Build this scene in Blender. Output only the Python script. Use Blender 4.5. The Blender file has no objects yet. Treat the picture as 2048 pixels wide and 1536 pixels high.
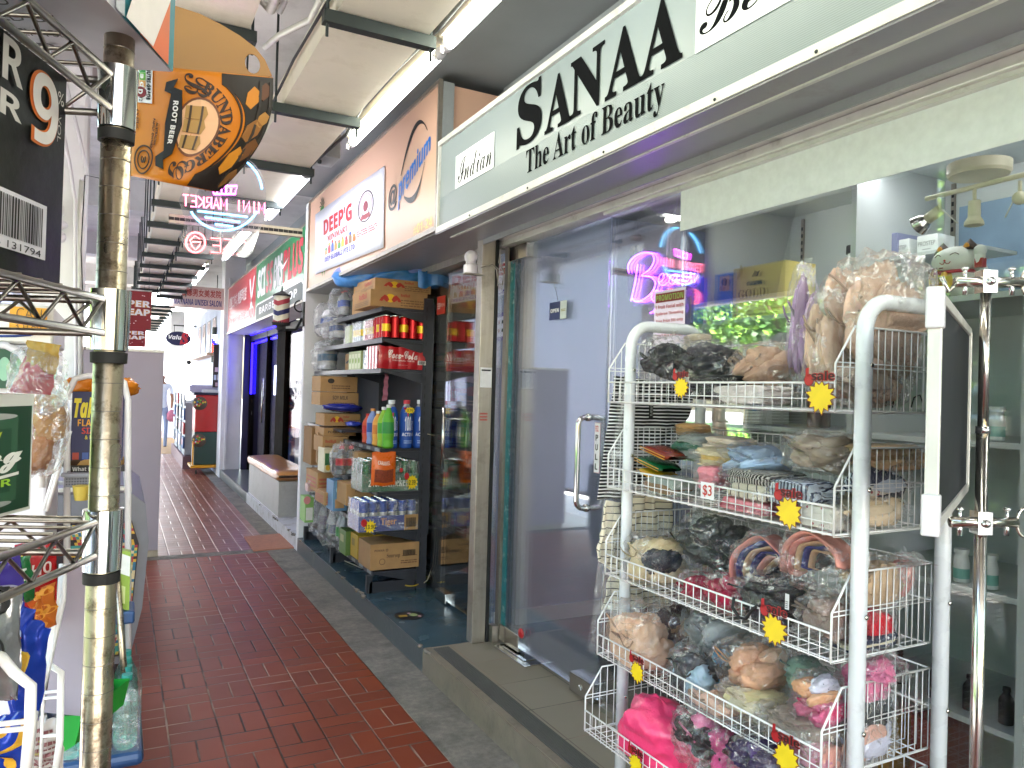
import bpy, bmesh, math, random
from mathutils import Vector, Matrix, noise
from mathutils.geometry import tessellate_polygon
V = Vector
SC = bpy.context.scene
COL = SC.collection
# ------------------------------------------------------------ camera, world, sun, exposure
CAM_H, CAM_F, ROLL = 1.5, 1500.0, 0.028
YAW, PITCH = math.radians(27.649), math.radians(0.6114)
fw = V((math.sin(YAW) * math.cos(PITCH), math.cos(YAW) * math.cos(PITCH), math.sin(PITCH)))
rt = V((math.cos(YAW), -math.sin(YAW), 0))
up = rt.cross(fw)
cd = bpy.data.cameras.new('camera')
co = bpy.data.objects.new('camera', cd)
COL.objects.link(co)
cr, sr = math.cos(ROLL), math.sin(ROLL)
R_ = rt * cr + up * (sr)
U_ = -rt * sr + up * cr
co.matrix_world = Matrix(((R_.x, U_.x, -fw.x, 0), (R_.y, U_.y, -fw.y, 0), (R_.z, U_.z, -fw.z, CAM_H), (0, 0, 0, 1)))
cd.sensor_fit = 'HORIZONTAL'; cd.sensor_width = 36; cd.lens = CAM_F / 2048 * 36
cd.clip_start = 0.02; cd.clip_end = 400
SC.camera = co
SUN_EL, SUN_AZ = math.radians(56), math.radians(158)      # azimuth from +Y towards +X
wd = bpy.data.worlds.new('World'); SC.world = wd; wd.use_nodes = True
nt = wd.node_tree
sky = nt.nodes.new('ShaderNodeTexSky'); sky.sky_type = 'NISHITA'; sky.sun_disc = False
sky.sun_elevation = SUN_EL; sky.sun_rotation = SUN_AZ; sky.air_density = 1.6; sky.dust_density = 2.5
nt.links.new(sky.outputs[0], nt.nodes['Background'].inputs[0])
nt.nodes['Background'].inputs[1].default_value = 0.15
sd = bpy.data.lights.new('sun', 'SUN'); sd.energy = 5.0; sd.angle = math.radians(0.5); sd.color = (1, .965, .93)
so = bpy.data.objects.new('sun', sd); COL.objects.link(so)
sdir = V((math.sin(SUN_AZ) * math.cos(SUN_EL), math.cos(SUN_AZ) * math.cos(SUN_EL), math.sin(SUN_EL)))
so.rotation_euler = sdir.to_track_quat('Z', 'Y').to_euler()
SC.view_settings.view_transform = 'Standard'; SC.view_settings.look = 'None'
SC.view_settings.exposure = 3.4; SC.view_settings.gamma = 1
SC.render.engine = 'CYCLES'
SC.cycles.max_bounces = 10; SC.cycles.diffuse_bounces = 5; SC.cycles.glossy_bounces = 4
SC.cycles.transparent_max_bounces = 24; SC.cycles.transmission_bounces = 4
SC.cycles.caustics_reflective = False; SC.cycles.caustics_refractive = False
SC.cycles.sample_clamp_indirect = 4.0; SC.cycles.use_denoising = True

def ray(px, py):
    dx, dy = px - 1024, py - 768
    return rt * (cr * dx + sr * dy) - up * (-sr * dx + cr * dy) + fw * CAM_F
CP = V((0, 0, CAM_H))
def W(px, py, x=None, y=None, z=None, f=None):
    """world point where a sight line of the survey photograph meets the plane x=, y=, z= or a distance f"""
    r = ray(px, py)
    if x is not None: t = x / r.x
    elif y is not None: t = y / r.y
    elif z is not None: t = (z - CAM_H) / r.z
    else: t = f / CAM_F
    return CP + r * t
# ------------------------------------------------------------ materials
MATS = {}
def lin(h):
    h = h.lstrip('#'); c = [int(h[i:i + 2], 16) / 255 for i in (0, 2, 4)]
    return tuple((v / 12.92 if v <= .04045 else ((v + .055) / 1.055) ** 2.4) for v in c)
def mat(name, col='#808080', rough=.5, metal=0, var=.08, scale=12, bump=0, bscale=60, emit=None, es=1, spec=.5, coat=0, stretch=None):
    m = bpy.data.materials.new(name); m.use_nodes = True; MATS[name] = m
    t = m.node_tree; b = t.nodes['Principled BSDF']
    c = lin(col) if isinstance(col, str) else col
    b.inputs['Roughness'].default_value = rough; b.inputs['Metallic'].default_value = metal
    b.inputs['Specular IOR Level'].default_value = spec; b.inputs['Coat Weight'].default_value = coat
    tc = t.nodes.new('ShaderNodeTexCoord'); src = tc.outputs['Object']
    if stretch:
        mp = t.nodes.new('ShaderNodeMapping'); mp.inputs['Scale'].default_value = stretch
        t.links.new(src, mp.inputs[0]); src = mp.outputs[0]
    if var > 0:
        n = t.nodes.new('ShaderNodeTexNoise'); n.inputs['Scale'].default_value = scale; n.inputs['Detail'].default_value = 5
        t.links.new(src, n.inputs['Vector'])
        r = t.nodes.new('ShaderNodeValToRGB'); e = r.color_ramp.elements
        e[0].position = .3; e[1].position = .7
        e[0].color = tuple(max(0, v * (1 - var)) for v in c) + (1,); e[1].color = tuple(min(1, v * (1 + var)) for v in c) + (1,)
        t.links.new(n.outputs[0], r.inputs[0]); t.links.new(r.outputs[0], b.inputs['Base Color'])
        mr = t.nodes.new('ShaderNodeMapRange'); mr.inputs['To Min'].default_value = max(.02, rough * .8); mr.inputs['To Max'].default_value = min(1, rough * 1.25)
        t.links.new(n.outputs[0], mr.inputs[0]); t.links.new(mr.outputs[0], b.inputs['Roughness'])
    else:
        b.inputs['Base Color'].default_value = tuple(c) + (1,)
    if bump > 0:
        n2 = t.nodes.new('ShaderNodeTexNoise'); n2.inputs['Scale'].default_value = bscale; n2.inputs['Detail'].default_value = 6
        t.links.new(src, n2.inputs['Vector'])
        bp = t.nodes.new('ShaderNodeBump'); bp.inputs['Strength'].default_value = bump; bp.inputs['Distance'].default_value = .01
        t.links.new(n2.outputs[0], bp.inputs['Height']); t.links.new(bp.outputs[0], b.inputs['Normal'])
    if emit:
        b.inputs['Emission Color'].default_value = lin(emit) + (1,); b.inputs['Emission Strength'].default_value = es
    return m
def dirt(name, amt=.5, col='#4a4036', scale=3, thr=(.5, .75)):
    """lay grime blotches over an existing material"""
    m = MATS[name]; t = m.node_tree; b = t.nodes['Principled BSDF']
    n = t.nodes.new('ShaderNodeTexNoise'); n.inputs['Scale'].default_value = scale; n.inputs['Detail'].default_value = 9; n.inputs['Roughness'].default_value = .7
    tc = t.nodes.new('ShaderNodeTexCoord'); t.links.new(tc.outputs['Object'], n.inputs['Vector'])
    mr = t.nodes.new('ShaderNodeMapRange'); mr.inputs[1].default_value = thr[0]; mr.inputs[2].default_value = thr[1]; mr.inputs[4].default_value = amt
    t.links.new(n.outputs[0], mr.inputs[0])
    mx = t.nodes.new('ShaderNodeMix'); mx.data_type = 'RGBA'; t.links.new(mr.outputs[0], mx.inputs[0])
    i = b.inputs['Base Color']
    if i.links: t.links.new(i.links[0].from_socket, mx.inputs[6])
    else: mx.inputs[6].default_value = i.default_value
    mx.inputs[7].default_value = lin(col) + (1,)
    t.links.new(mx.outputs[2], i)
    return m
def K(h, rough=.5):
    k = h if rough == .5 else h + '_' + str(rough)
    return MATS.get(k) or mat(k, h[:7], rough, var=.05, scale=40)
def film(name, tint=(1, 1, 1), gloss=.16, bs=55, strength=.5, haze=.1, rough=.12):
    """clear crinkled plastic or flat glass: transparent, with glossy reflections and a little milky haze"""
    m = bpy.data.materials.new(name); m.use_nodes = True; MATS[name] = m; t = m.node_tree; t.nodes.clear()
    out = t.nodes.new('ShaderNodeOutputMaterial'); tr = t.nodes.new('ShaderNodeBsdfTransparent'); gl = t.nodes.new('ShaderNodeBsdfGlossy')
    df = t.nodes.new('ShaderNodeBsdfDiffuse'); df.inputs[0].default_value = (.62, .68, .92, 1) if name == 'glass_door' else (.85, .85, .88, 1)
    tr.inputs[0].default_value = tuple(tint) + (1,); gl.inputs['Roughness'].default_value = rough; gl.inputs[0].default_value = (1, 1, 1, 1)
    lw = t.nodes.new('ShaderNodeFresnel'); lw.inputs[0].default_value = 1.45
    ad = t.nodes.new('ShaderNodeMath'); ad.operation = 'ADD'; ad.inputs[1].default_value = gloss; ad.use_clamp = True
    fm = t.nodes.new('ShaderNodeMath'); fm.operation = 'MULTIPLY'; fm.inputs[1].default_value = .35 if strength > .5 else (.7 if strength >= 0 else .25); t.links.new(lw.outputs[0], fm.inputs[0]); t.links.new(fm.outputs[0], ad.inputs[0])
    if strength > 0:
        tc = t.nodes.new('ShaderNodeTexCoord'); vo = t.nodes.new('ShaderNodeTexNoise'); vo.inputs['Scale'].default_value = bs; vo.inputs['Detail'].default_value = 4
        vo.inputs['Distortion'].default_value = 2.2
        t.links.new(tc.outputs['Object'], vo.inputs['Vector'])
        bp = t.nodes.new('ShaderNodeBump'); bp.inputs['Strength'].default_value = strength; bp.inputs['Distance'].default_value = .02
        t.links.new(vo.outputs[0], bp.inputs['Height'])
        t.links.new(bp.outputs[0], gl.inputs['Normal']); t.links.new(bp.outputs[0], lw.inputs['Normal'])
    m1 = t.nodes.new('ShaderNodeMixShader'); m1.inputs[0].default_value = haze
    if strength > .5:   # white glints painted along noise creases, in haze and gloss
        cn = t.nodes.new('ShaderNodeTexNoise'); cn.inputs['Scale'].default_value = bs * 1.1; cn.inputs['Detail'].default_value = 3; cn.inputs['Distortion'].default_value = 2.8; t.links.new(tc.outputs['Object'], cn.inputs['Vector'])
        xx = NX(t); ln = xx.m('POWER', xx.m('SUBTRACT', 1, xx.m('MINIMUM', 1, xx.m('MULTIPLY', xx.m('ABSOLUTE', xx.m('SUBTRACT', cn.outputs[0], .5)), 16))), 2)
        c2 = t.nodes.new('ShaderNodeTexNoise'); c2.inputs['Scale'].default_value = bs * .5; t.links.new(tc.outputs['Object'], c2.inputs['Vector'])
        gate = xx.m('MULTIPLY', ln, xx.m('GREATER_THAN', c2.outputs[0], .48)); t.links.new(xx.m('ADD', haze, xx.m('MULTIPLY', gate, .20)), m1.inputs[0]); t.links.new(xx.m('ADD', gloss, xx.m('MULTIPLY', gate, .34)), ad.inputs[1])
    t.links.new(tr.outputs[0], m1.inputs[1]); t.links.new(df.outputs[0], m1.inputs[2])
    m2 = t.nodes.new('ShaderNodeMixShader'); t.links.new(ad.outputs[0], m2.inputs[0]); t.links.new(m1.outputs[0], m2.inputs[1]); t.links.new(gl.outputs[0], m2.inputs[2])
    t.links.new(m2.outputs[0], out.inputs[0]); return m
class NX:
    """small helper to write math-node expressions"""
    def __init__(s, t): s.t = t
    def m(s, op, a, b=0, c=0):
        n = s.t.nodes.new('ShaderNodeMath'); n.operation = op
        for i, v in enumerate((a, b, c)):
            if isinstance(v, (int, float)): n.inputs[i].default_value = v
            else: s.t.links.new(v, n.inputs[i])
        return n.outputs[0]
def tile_mat(name, kind, c1, c2, grout, size, gw, rough, off=(0, 0), axes='XY', bump=.4, patches=0, glint=False):
    """kind 'weave' = basket-weave bricks, 'grid' = square tiles"""
    m = bpy.data.materials.new(name); m.use_nodes = True; MATS[name] = m; t = m.node_tree; b = t.nodes['Principled BSDF']; x = NX(t); b.inputs['Specular IOR Level'].default_value = .3
    tc = t.nodes.new('ShaderNodeTexCoord'); sp = t.nodes.new('ShaderNodeSeparateXYZ'); t.links.new(tc.outputs['Object'], sp.inputs[0])
    ax = {'X': 0, 'Y': 1, 'Z': 2}
    u = x.m('DIVIDE', x.m('SUBTRACT', sp.outputs[ax[axes[0]]], off[0]), size); v = x.m('DIVIDE', x.m('SUBTRACT', sp.outputs[ax[axes[1]]], off[1]), size)
    fu, fv = x.m('FRACT', u), x.m('FRACT', v); iu, iv = x.m('FLOOR', u), x.m('FLOOR', v)
    if kind == 'weave':
        par = x.m('FLOORED_MODULO', x.m('ADD', iu, iv), 2); npar = x.m('SUBTRACT', 1, par)
        half = x.m('ADD', x.m('MULTIPLY', par, fu), x.m('MULTIPLY', npar, fv))
        hf = x.m('FLOOR', x.m('MULTIPLY', half, 2))
        dh = x.m('ABSOLUTE', x.m('SUBTRACT', half, .5))
        cid = x.m('ADD', x.m('ADD', x.m('MULTIPLY', iu, 13.7), x.m('MULTIPLY', iv, 7.31)), x.m('MULTIPLY', hf, 3.13))
    else:
        dh = x.m('ADD', 1, 0); cid = x.m('ADD', x.m('MULTIPLY', iu, 13.7), x.m('MULTIPLY', iv, 7.31))
    eu = x.m('MINIMUM', fu, x.m('SUBTRACT', 1, fu)); ev = x.m('MINIMUM', fv, x.m('SUBTRACT', 1, fv))
    d = x.m('MINIMUM', x.m('MINIMUM', eu, ev), dh)
    nz = t.nodes.new('ShaderNodeTexNoise'); nz.inputs['Scale'].default_value = 9; nz.inputs['Detail'].default_value = 6; t.links.new(tc.outputs['Object'], nz.inputs['Vector'])
    dd = x.m('ADD', d, x.m('MULTIPLY', x.m('SUBTRACT', nz.outputs[0], .5), gw / size * .9))
    mr = t.nodes.new('ShaderNodeMapRange'); mr.inputs[1].default_value = gw / size * .35; mr.inputs[2].default_value = gw / size * .8; t.links.new(dd, mr.inputs[0])
    wn = t.nodes.new('ShaderNodeTexWhiteNoise'); wn.noise_dimensions = '1D'; t.links.new(cid, wn.inputs['W'])
    n2 = t.nodes.new('ShaderNodeTexNoise'); n2.inputs['Scale'].default_value = 2.2; n2.inputs['Detail'].default_value = 8; t.links.new(tc.outputs['Object'], n2.inputs['Vector'])
    f = x.m('ADD', x.m('MULTIPLY', wn.outputs[0], .45), x.m('MULTIPLY', n2.outputs[0], .75))
    mx = t.nodes.new('ShaderNodeMix'); mx.data_type = 'RGBA'; mx.clamp_factor = True; t.links.new(x.m('SUBTRACT', f, .1), mx.inputs[0])
    mx.inputs[6].default_value = lin(c1) + (1,); mx.inputs[7].default_value = lin(c2) + (1,)
    mg = t.nodes.new('ShaderNodeMix'); mg.data_type = 'RGBA'; t.links.new(mr.outputs[0], mg.inputs[0])
    g2 = t.nodes.new('ShaderNodeMix'); g2.data_type = 'RGBA'; g2.inputs[6].default_value = lin(grout) + (1,); g2.inputs[7].default_value = lin('#a08474') + (1,)
    mr3 = t.nodes.new('ShaderNodeMapRange'); mr3.inputs[1].default_value = .45; mr3.inputs[2].default_value = .62; t.links.new(n2.outputs[0], mr3.inputs[0])
    t.links.new(mr3.outputs[0], g2.inputs[0])
    t.links.new(g2.outputs[2], mg.inputs[6]); t.links.new(mx.outputs[2], mg.inputs[7]); t.links.new(mg.outputs[2], b.inputs['Base Color'])
    r = t.nodes.new('ShaderNodeMapRange'); r.inputs[3].default_value = rough * .75; r.inputs[4].default_value = rough * 1.35; t.links.new(n2.outputs[0], r.inputs[0]); t.links.new(r.outputs[0], b.inputs['Roughness'])
    bp = t.nodes.new('ShaderNodeBump'); bp.inputs['Strength'].default_value = bump; bp.inputs['Distance'].default_value = .003
    t.links.new(x.m('ADD', mr.outputs[0], x.m('MULTIPLY', nz.outputs[0], .15)), bp.inputs['Height']); t.links.new(bp.outputs[0], b.inputs['Normal'])
    return m
def MM(k):
    if not isinstance(k, str): return k
    if k in MATS: return MATS[k]
    if k.startswith('#'): return K(k)
    raise KeyError(k)
# ------------------------------------------------------------ text
def _map(s, A, a, d=None):
    o = ''
    for ch in s:
        if 'A' <= ch <= 'Z': o += chr(A + ord(ch) - 65)
        elif 'a' <= ch <= 'z': o += chr(a + ord(ch) - 97)
        elif d and ch.isdigit(): o += chr(d + int(ch))
        else: o += ch
    return o
def serif(s): return _map(s, 0x1D400, 0x1D41A, 0x1D7CE)
def serifi(s): return _map(s, 0x1D468, 0x1D482)
def script(s): return _map(s, 0x1D4D0, 0x1D4EA)
def bold(s): return _map(s, 0x1D5D4, 0x1D5EE, 0x1D7EC)
def boldi(s): return _map(s, 0x1D63C, 0x1D656, 0x1D7EC)
TXT = {}
def text_geo(s, off=0):
    k = (s, off)
    if k not in TXT:
        c = bpy.data.curves.new('t', 'FONT'); c.body = s; c.offset = off; c.resolution_u = 2 if len(s) > 8 else 4
        o = bpy.data.objects.new('t', c); me = bpy.data.meshes.new_from_object(o)
        vs = [(v.co.x, v.co.y) for v in me.vertices]; fs = [tuple(p.vertices) for p in me.polygons]
        bpy.data.meshes.remove(me); bpy.data.objects.remove(o); bpy.data.curves.remove(c)
        if not vs: vs = [(0, 0), (1, 1)]
        xs = [v[0] for v in vs]; ys = [v[1] for v in vs]
        x0, x1, y0, y1 = min(xs), max(xs), min(ys), max(ys)
        TXT[k] = ([((v[0] - x0) / max(x1 - x0, 1e-6), (v[1] - y0) / max(y1 - y0, 1e-6)) for v in vs], fs, (x1 - x0) / max(y1 - y0, 1e-6))
    return TXT[k]
# ------------------------------------------------------------ mesh builder
class MB:
    def __init__(s): s.v = []; s.f = []; s.m = []; s.s = []; s.mats = []
    def mi(s, m):
        m = MM(m)
        if m not in s.mats: s.mats.append(m)
        return s.mats.index(m)
    def add(s, vs, fs, m, smooth=False):
        k = len(s.v); s.v += [tuple(v) for v in vs]; i = s.mi(m)
        for f in fs: s.f.append(tuple(k + j for j in f)); s.m.append(i); s.s.append(smooth)
        return s
    def obox(s, c, a, b, d, m):
        c, a, b, d = V(c), V(a), V(b), V(d)
        if a.cross(b).dot(d) < 0: d = -d
        vs = [c + a * i + b * j + d * k for i in (-1, 1) for j in (-1, 1) for k in (-1, 1)]
        return s.add(vs, [(0, 1, 3, 2), (4, 6, 7, 5), (0, 4, 5, 1), (2, 3, 7, 6), (0, 2, 6, 4), (1, 5, 7, 3)], m)
    def box(s, x0, x1, y0, y1, z0, z1, m):
        return s.obox(((x0 + x1) / 2, (y0 + y1) / 2, (z0 + z1) / 2), (abs(x1 - x0) / 2, 0, 0), (0, abs(y1 - y0) / 2, 0), (0, 0, abs(z1 - z0) / 2), m)
    def bar(s, p, q, w, h, m, upv=(0, 0, 1)):
        p, q = V(p), V(q); d = (q - p); u = V(upv)
        if abs(d.normalized().dot(u)) > .98: u = V((0, 1, 0))
        a = d.cross(u).normalized() * w / 2; b = a.cross(d).normalized() * h / 2
        return s.obox((p + q) / 2, d / 2, a, b, m)
    def tube(s, pts, r, m, seg=8, closed=False, caps=True):
        pts = [V(p) for p in pts]; n = len(pts); rs = r if isinstance(r, (list, tuple)) else [r] * n
        vs = []; t0 = None; nrm = None
        for i, p in enumerate(pts):
            if closed: t = (pts[(i + 1) % n] - pts[i - 1]).normalized()
            else: t = ((pts[min(i + 1, n - 1)] - pts[max(i - 1, 0)])).normalized()
            if nrm is None:
                a = V((0, 0, 1)) if abs(t.z) < .9 else V((1, 0, 0)); nrm = t.cross(a).normalized()
            else:
                nrm = (nrm - t * nrm.dot(t))
                nrm = nrm.normalized() if nrm.length > 1e-6 else t.orthogonal().normalized()
            bn = t.cross(nrm)
            for k in range(seg):
                an = 2 * math.pi * k / seg; vs.append(p + (nrm * math.cos(an) + bn * math.sin(an)) * rs[i])
        fs = []
        for i in range(n if closed else n - 1):
            j = (i + 1) % n
            for k in range(seg): fs.append((i * seg + k, i * seg + (k + 1) % seg, j * seg + (k + 1) % seg, j * seg + k))
        if caps and not closed: fs += [tuple(range(seg))[::-1], tuple((n - 1) * seg + k for k in range(seg))]
        return s.add(vs, fs, m, True)
    def cyl(s, p, q, r, m, seg=16, r2=None): return s.tube([p, q], [r, r if r2 is None else r2], m, seg)
    def lathe(s, o, prof, m, seg=20, axis=(0, 0, 1), ang=0):
        """prof: (r, h[, mat]) list; mat applies to the band that starts there"""
        o = V(o); ax = V(axis).normalized(); a = ax.orthogonal().normalized(); b = ax.cross(a); cur = m
        for i in range(len(prof) - 1):
            if len(prof[i]) > 2: cur = prof[i][2]
            r0, h0, r1, h1 = prof[i][0], prof[i][1], prof[i + 1][0], prof[i + 1][1]
            vs = []
            for (r, h) in ((r0, h0), (r1, h1)):
                for k in range(seg):
                    an = 2 * math.pi * k / seg + ang; vs.append(o + ax * h + (a * math.cos(an) + b * math.sin(an)) * r)
            s.add(vs, [(k, (k + 1) % seg, seg + (k + 1) % seg, seg + k) for k in range(seg)], cur, True)
        return s
    def sphere(s, c, r, m, seg=20, rings=12, sc=(1, 1, 1)):
        def f(u, v):
            th = u * 2 * math.pi; ph = v * math.pi
            return V(c) + V((math.cos(th) * math.sin(ph) * r * sc[0], math.sin(th) * math.sin(ph) * r * sc[1], -math.cos(ph) * r * sc[2]))
        return s.grid(f, seg, rings, m, True)
    def grid(s, f, nu, nv, m, smooth=True, skip=None):
        vs = [f(i / nu, j / nv) for j in range(nv + 1) for i in range(nu + 1)]
        fs = [(j * (nu + 1) + i, j * (nu + 1) + i + 1, (j + 1) * (nu + 1) + i + 1, (j + 1) * (nu + 1) + i) for j in range(nv) for i in range(nu) if not (skip and skip((i + .5) / nu, (j + .5) / nv))]
        return s.add(vs, fs, m, smooth)
    def poly(s, pts, m): return s.add(pts, [tuple(range(len(pts)))], m)
    def prism(s, pts2, O, U, Vv, depth, m, holes=()):
        """extrude a 2D outline; front face at O, thickness goes against the normal"""
        O, U, Vv = V(O), V(U), V(Vv); n = U.cross(Vv).normalized()
        loops = [list(pts2)] + [list(h) for h in holes]
        tris = tessellate_polygon([[V((p[0], p[1], 0)) for p in l] for l in loops]); flat = [p for l in loops for p in l]
        F = [O + U * p[0] + Vv * p[1] for p in flat]; B = [p - n * depth for p in F]; k = len(flat)
        s.add(F + B, [tuple(t) for t in tris] + [tuple(j + k for j in t[::-1]) for t in tris], m)
        base = 0; fs = []
        for l in loops:
            L = len(l)
            for i in range(L): fs.append((base + i, base + (i + 1) % L, k + base + (i + 1) % L, k + base + i))
            base += L
        return s.add(F + B, fs, m)
    def build(s, name, parent=None, label=None, bevel=0, smooth_all=False, solid=0):
        me = bpy.data.meshes.new(name); off = V((0, 0, 0)); p = parent
        while p is not None: off += p.location; p = p.parent
        me.from_pydata([tuple(V(v) - off) for v in s.v], [], s.f)
        for m in s.mats: me.materials.append(m)
        me.polygons.foreach_set('material_index', s.m); me.polygons.foreach_set('use_smooth', [True] * len(s.m) if smooth_all else s.s)
        me.update(); o = bpy.data.objects.new(name, me); COL.objects.link(o)
        if parent is not None: o.parent = parent
        if label: o['label'] = label
        if bevel:
            b = o.modifiers.new('b', 'BEVEL'); b.width = bevel; b.segments = 2; b.limit_method = 'ANGLE'; b.angle_limit = math.radians(40)
        if solid:
            b = o.modifiers.new('s', 'SOLIDIFY'); b.thickness = solid; b.offset = 0
        return o
class Panel:
    """a printed face: O = lower left corner, U = to its right edge, W = to its top edge, as seen from in front"""
    def __init__(s, mb, O=None, U=None, Vv=None, f=None, eps=.0015):
        s.mb = mb; s.eps = eps; s.lv = 0
        if f: s.f = f
        else:
            O, U, Vv = V(O), V(U), V(Vv); s.f = lambda u, v: O + U * u + Vv * v
    def P(s, u, v, k=1):
        a = s.f(u, v); n = (s.f(u + .01, v) - s.f(u - .01, v)).cross(s.f(u, v + .01) - s.f(u, v - .01)).normalized()
        return a + n * s.eps * k
    def rect(s, u0, v0, u1, v1, m, k=1, n=1):
        s.mb.grid(lambda a, b: s.P(u0 + (u1 - u0) * a, v0 + (v1 - v0) * b, k), n, n, m, False); return s
    def poly(s, pts, m, k=1.5): s.mb.poly([s.P(u, v, k) for u, v in pts], m); return s
    def text(s, t, u0, v0, u1, v1, m, k=2, off=0, arc=None, rot=False, slant=0, g=None):
        vs, fs, _ = text_geo(t, off)
        out = []
        for a, b in vs:
            if g: u, v = g(a, b)
            elif rot: u, v = u0 + (u1 - u0) * b, v1 - (v1 - v0) * a
            else: u, v = u0 + (u1 - u0) * a + slant * b, v0 + (v1 - v0) * b
            if arc: v += arc * (1 - (2 * a - 1) ** 2)
            out.append(s.P(u, v, k))
        s.mb.add(out, fs, m); return s
    def ell(s, u, v, ru, rv, m, k=1.5, n=28, a0=0, a1=360):
        s.mb.poly([s.P(u + ru * math.cos(math.radians(a0 + (a1 - a0) * i / n)), v + rv * math.sin(math.radians(a0 + (a1 - a0) * i / n)), k) for i in range(n)], m); return s
    def ring(s, u, v, ru, rv, wdt, m, k=2, n=32, a0=0, a1=360):
        def f(a, b):
            an = math.radians(a0 + (a1 - a0) * a); q = 1 - wdt * b
            return s.P(u + ru * q * math.cos(an), v + rv * q * math.sin(an), k)
        s.mb.grid(f, n, 1, m, False); return s
    def star(s, u, v, ru, rv, m, n=14, inner=.68, k=2, seed=0):
        r = random.Random(seed); pts = []
        for i in range(2 * n):
            q = (1 + r.uniform(-.12, .12)) if i % 2 == 0 else inner
            pts.append((u + ru * q * math.cos(math.pi * i / n), v + rv * q * math.sin(math.pi * i / n)))
        c = s.P(u, v, k); vs = [c] + [s.P(a, b, k) for a, b in pts]; L = len(pts)
        s.mb.add(vs, [(0, i + 1, (i + 1) % L + 1) for i in range(L)], m); return s
    def bars(s, u0, v0, u1, v1, m='#111111', n=26, k=2, seed=1):
        r = random.Random(seed); u = u0; st = (u1 - u0) / n
        while u < u1 - st:
            w = st * r.choice((.3, .5, .8)); s.rect(u, v0, u + w, v1, m, k); u += w + st * r.choice((.3, .5))
        return s
    def lines(s, u0, v0, u1, v1, m, n=3, k=2, seed=1):
        """blocks of small print too small to read"""
        r = random.Random(seed); h = (v1 - v0) / n
        for j in range(n):
            u = u0
            while u < u1 - .01:
                w = min(r.uniform(.03, .09), u1 - u); s.rect(u, v0 + h * j, u + w, v0 + h * j + h * .5, m, k); u += w + .012
            if r.random() < .3: pass
        return s
# ------------------------------------------------------------ things
def thing(name, label, cat, loc, group=None):
    o = bpy.data.objects.new(name, None); COL.objects.link(o); o.empty_display_size = .05; o.location = loc
    return tag(o, label, cat, group)
def tag(o, label, cat, group=None):
    o['label'] = label; o['category'] = cat
    if group: o['group'] = group
    return o
def struct(name, mb, kind='structure', **k):
    o = mb.build(name, **k); o['kind'] = kind; return o
def dup(root, loc, label=None):
    r = root.copy(); COL.objects.link(r); r.location = loc
    if label: r['label'] = label
    def kids(a, b):
        for ch in [c for c in a.children]:
            c = ch.copy(); COL.objects.link(c); c.parent = b; kids(ch, c)
    kids(root, r); return r
# ------------------------------------------------------------ material library
mat('white_paint', '#e6e6e8', .55, var=.06, scale=3, bump=.08, bscale=40); dirt('white_paint', .25, '#9d958b', 2.2, (.52, .8))
mat('grey_wall', '#949a9c', .6, var=.07, scale=3, bump=.1, bscale=30); dirt('grey_wall', .4, '#6e6c66', 2.5)
mat('ceiling_paint', '#d3d0cf', .7, var=.1, scale=2, bump=.15, bscale=25); dirt('ceiling_paint', .45, '#77706c', 1.6)
mat('ceiling_dark', '#7d8083', .7, var=.12, scale=2, bump=.15, bscale=25)  # ceiling grey darkened to carry the shade above the signs
mat('tray', '#ece4d2', .38, metal=.15, var=.06, scale=4, bump=.05, bscale=30); dirt('tray', .35, '#9a8a68', 4)
mat('bracket', '#39403f', .5, metal=.5, var=.15)
mat('alu', '#a59d93', .38, metal=.75, var=.12, scale=30, stretch=(1, 1, .1)); dirt('alu', .5, '#5a5148', 8)
mat('alu_white', '#d5d3ce', .42, metal=.25, var=.08, scale=10); dirt('alu_white', .5, '#7e766c', 9, (.56, .72))
mat('steel', '#c8c4bd', .16, metal=1, var=.12, scale=8, stretch=(1, 1, 4)); 
mat('post_steel', '#b5a994', .28, metal=1, var=.2, scale=30, bump=.06, bscale=200); dirt('post_steel', .8, '#4a3a26', 60, (.5, .66))
mat('wire_steel', '#8f8a84', .3, metal=1, var=.2, scale=30); dirt('wire_steel', .6, '#55483a', 40)
mat('chrome', '#d8d8d8', .08, metal=1, var=.04)
mat('sign_grey', '#848e91', .38, var=.03, scale=2, bump=0)
mat('sign_rib', '#929da0', .5, var=0); mat('ink_black', '#0c0d0f', .9, var=0, spec=.08)
mat('sign_peach', '#d6ae96', .4, var=.03, scale=2)
mat('soffit', '#949399', .32, metal=.3, var=.08, scale=3); dirt('soffit', .5, '#6d605c', 6, (.55, .75))
mat('black_matte', '#141517', .6, var=.2); mat('rubber', '#161616', .7, var=.2)
mat('rack_white', '#eeeeef', .3, var=.05, scale=10, coat=.3); mat('post_white', '#e2e6ec', .26, var=.04, coat=.3); dirt('post_white', .3, '#7e8288', 14, (.58, .7))
mat('kraft', '#a98357', .75, var=.1, scale=14, bump=.06, bscale=120); mat('kraft_dark', '#8d6b45', .8, var=.1, bump=.06)
mat('shelf_dark', '#33353d', .42, metal=.3, var=.12, scale=8)
mat('teal_edge', '#1d6b72', .3, var=.25, scale=20); dirt('teal_edge', .6, '#9db6b4', 30, (.55, .65))
mat('room_wall', '#9ca5c2', .6, var=.04, scale=1.5); mat('room_white', '#c6ccca', .5, var=.04, scale=2)
mat('room_floor', '#3f3833', .45, var=.2, scale=6, stretch=(1, 8, 1)); mat('mart_floor', '#3f5560', .25, var=.1, scale=5, bump=.05)
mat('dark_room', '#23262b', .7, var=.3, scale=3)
mat('step_dark', '#55595b', .3, var=.12, scale=8, bump=.1, bscale=50); dirt('step_dark', .5, '#8b8577', 5, (.58, .75))
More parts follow.
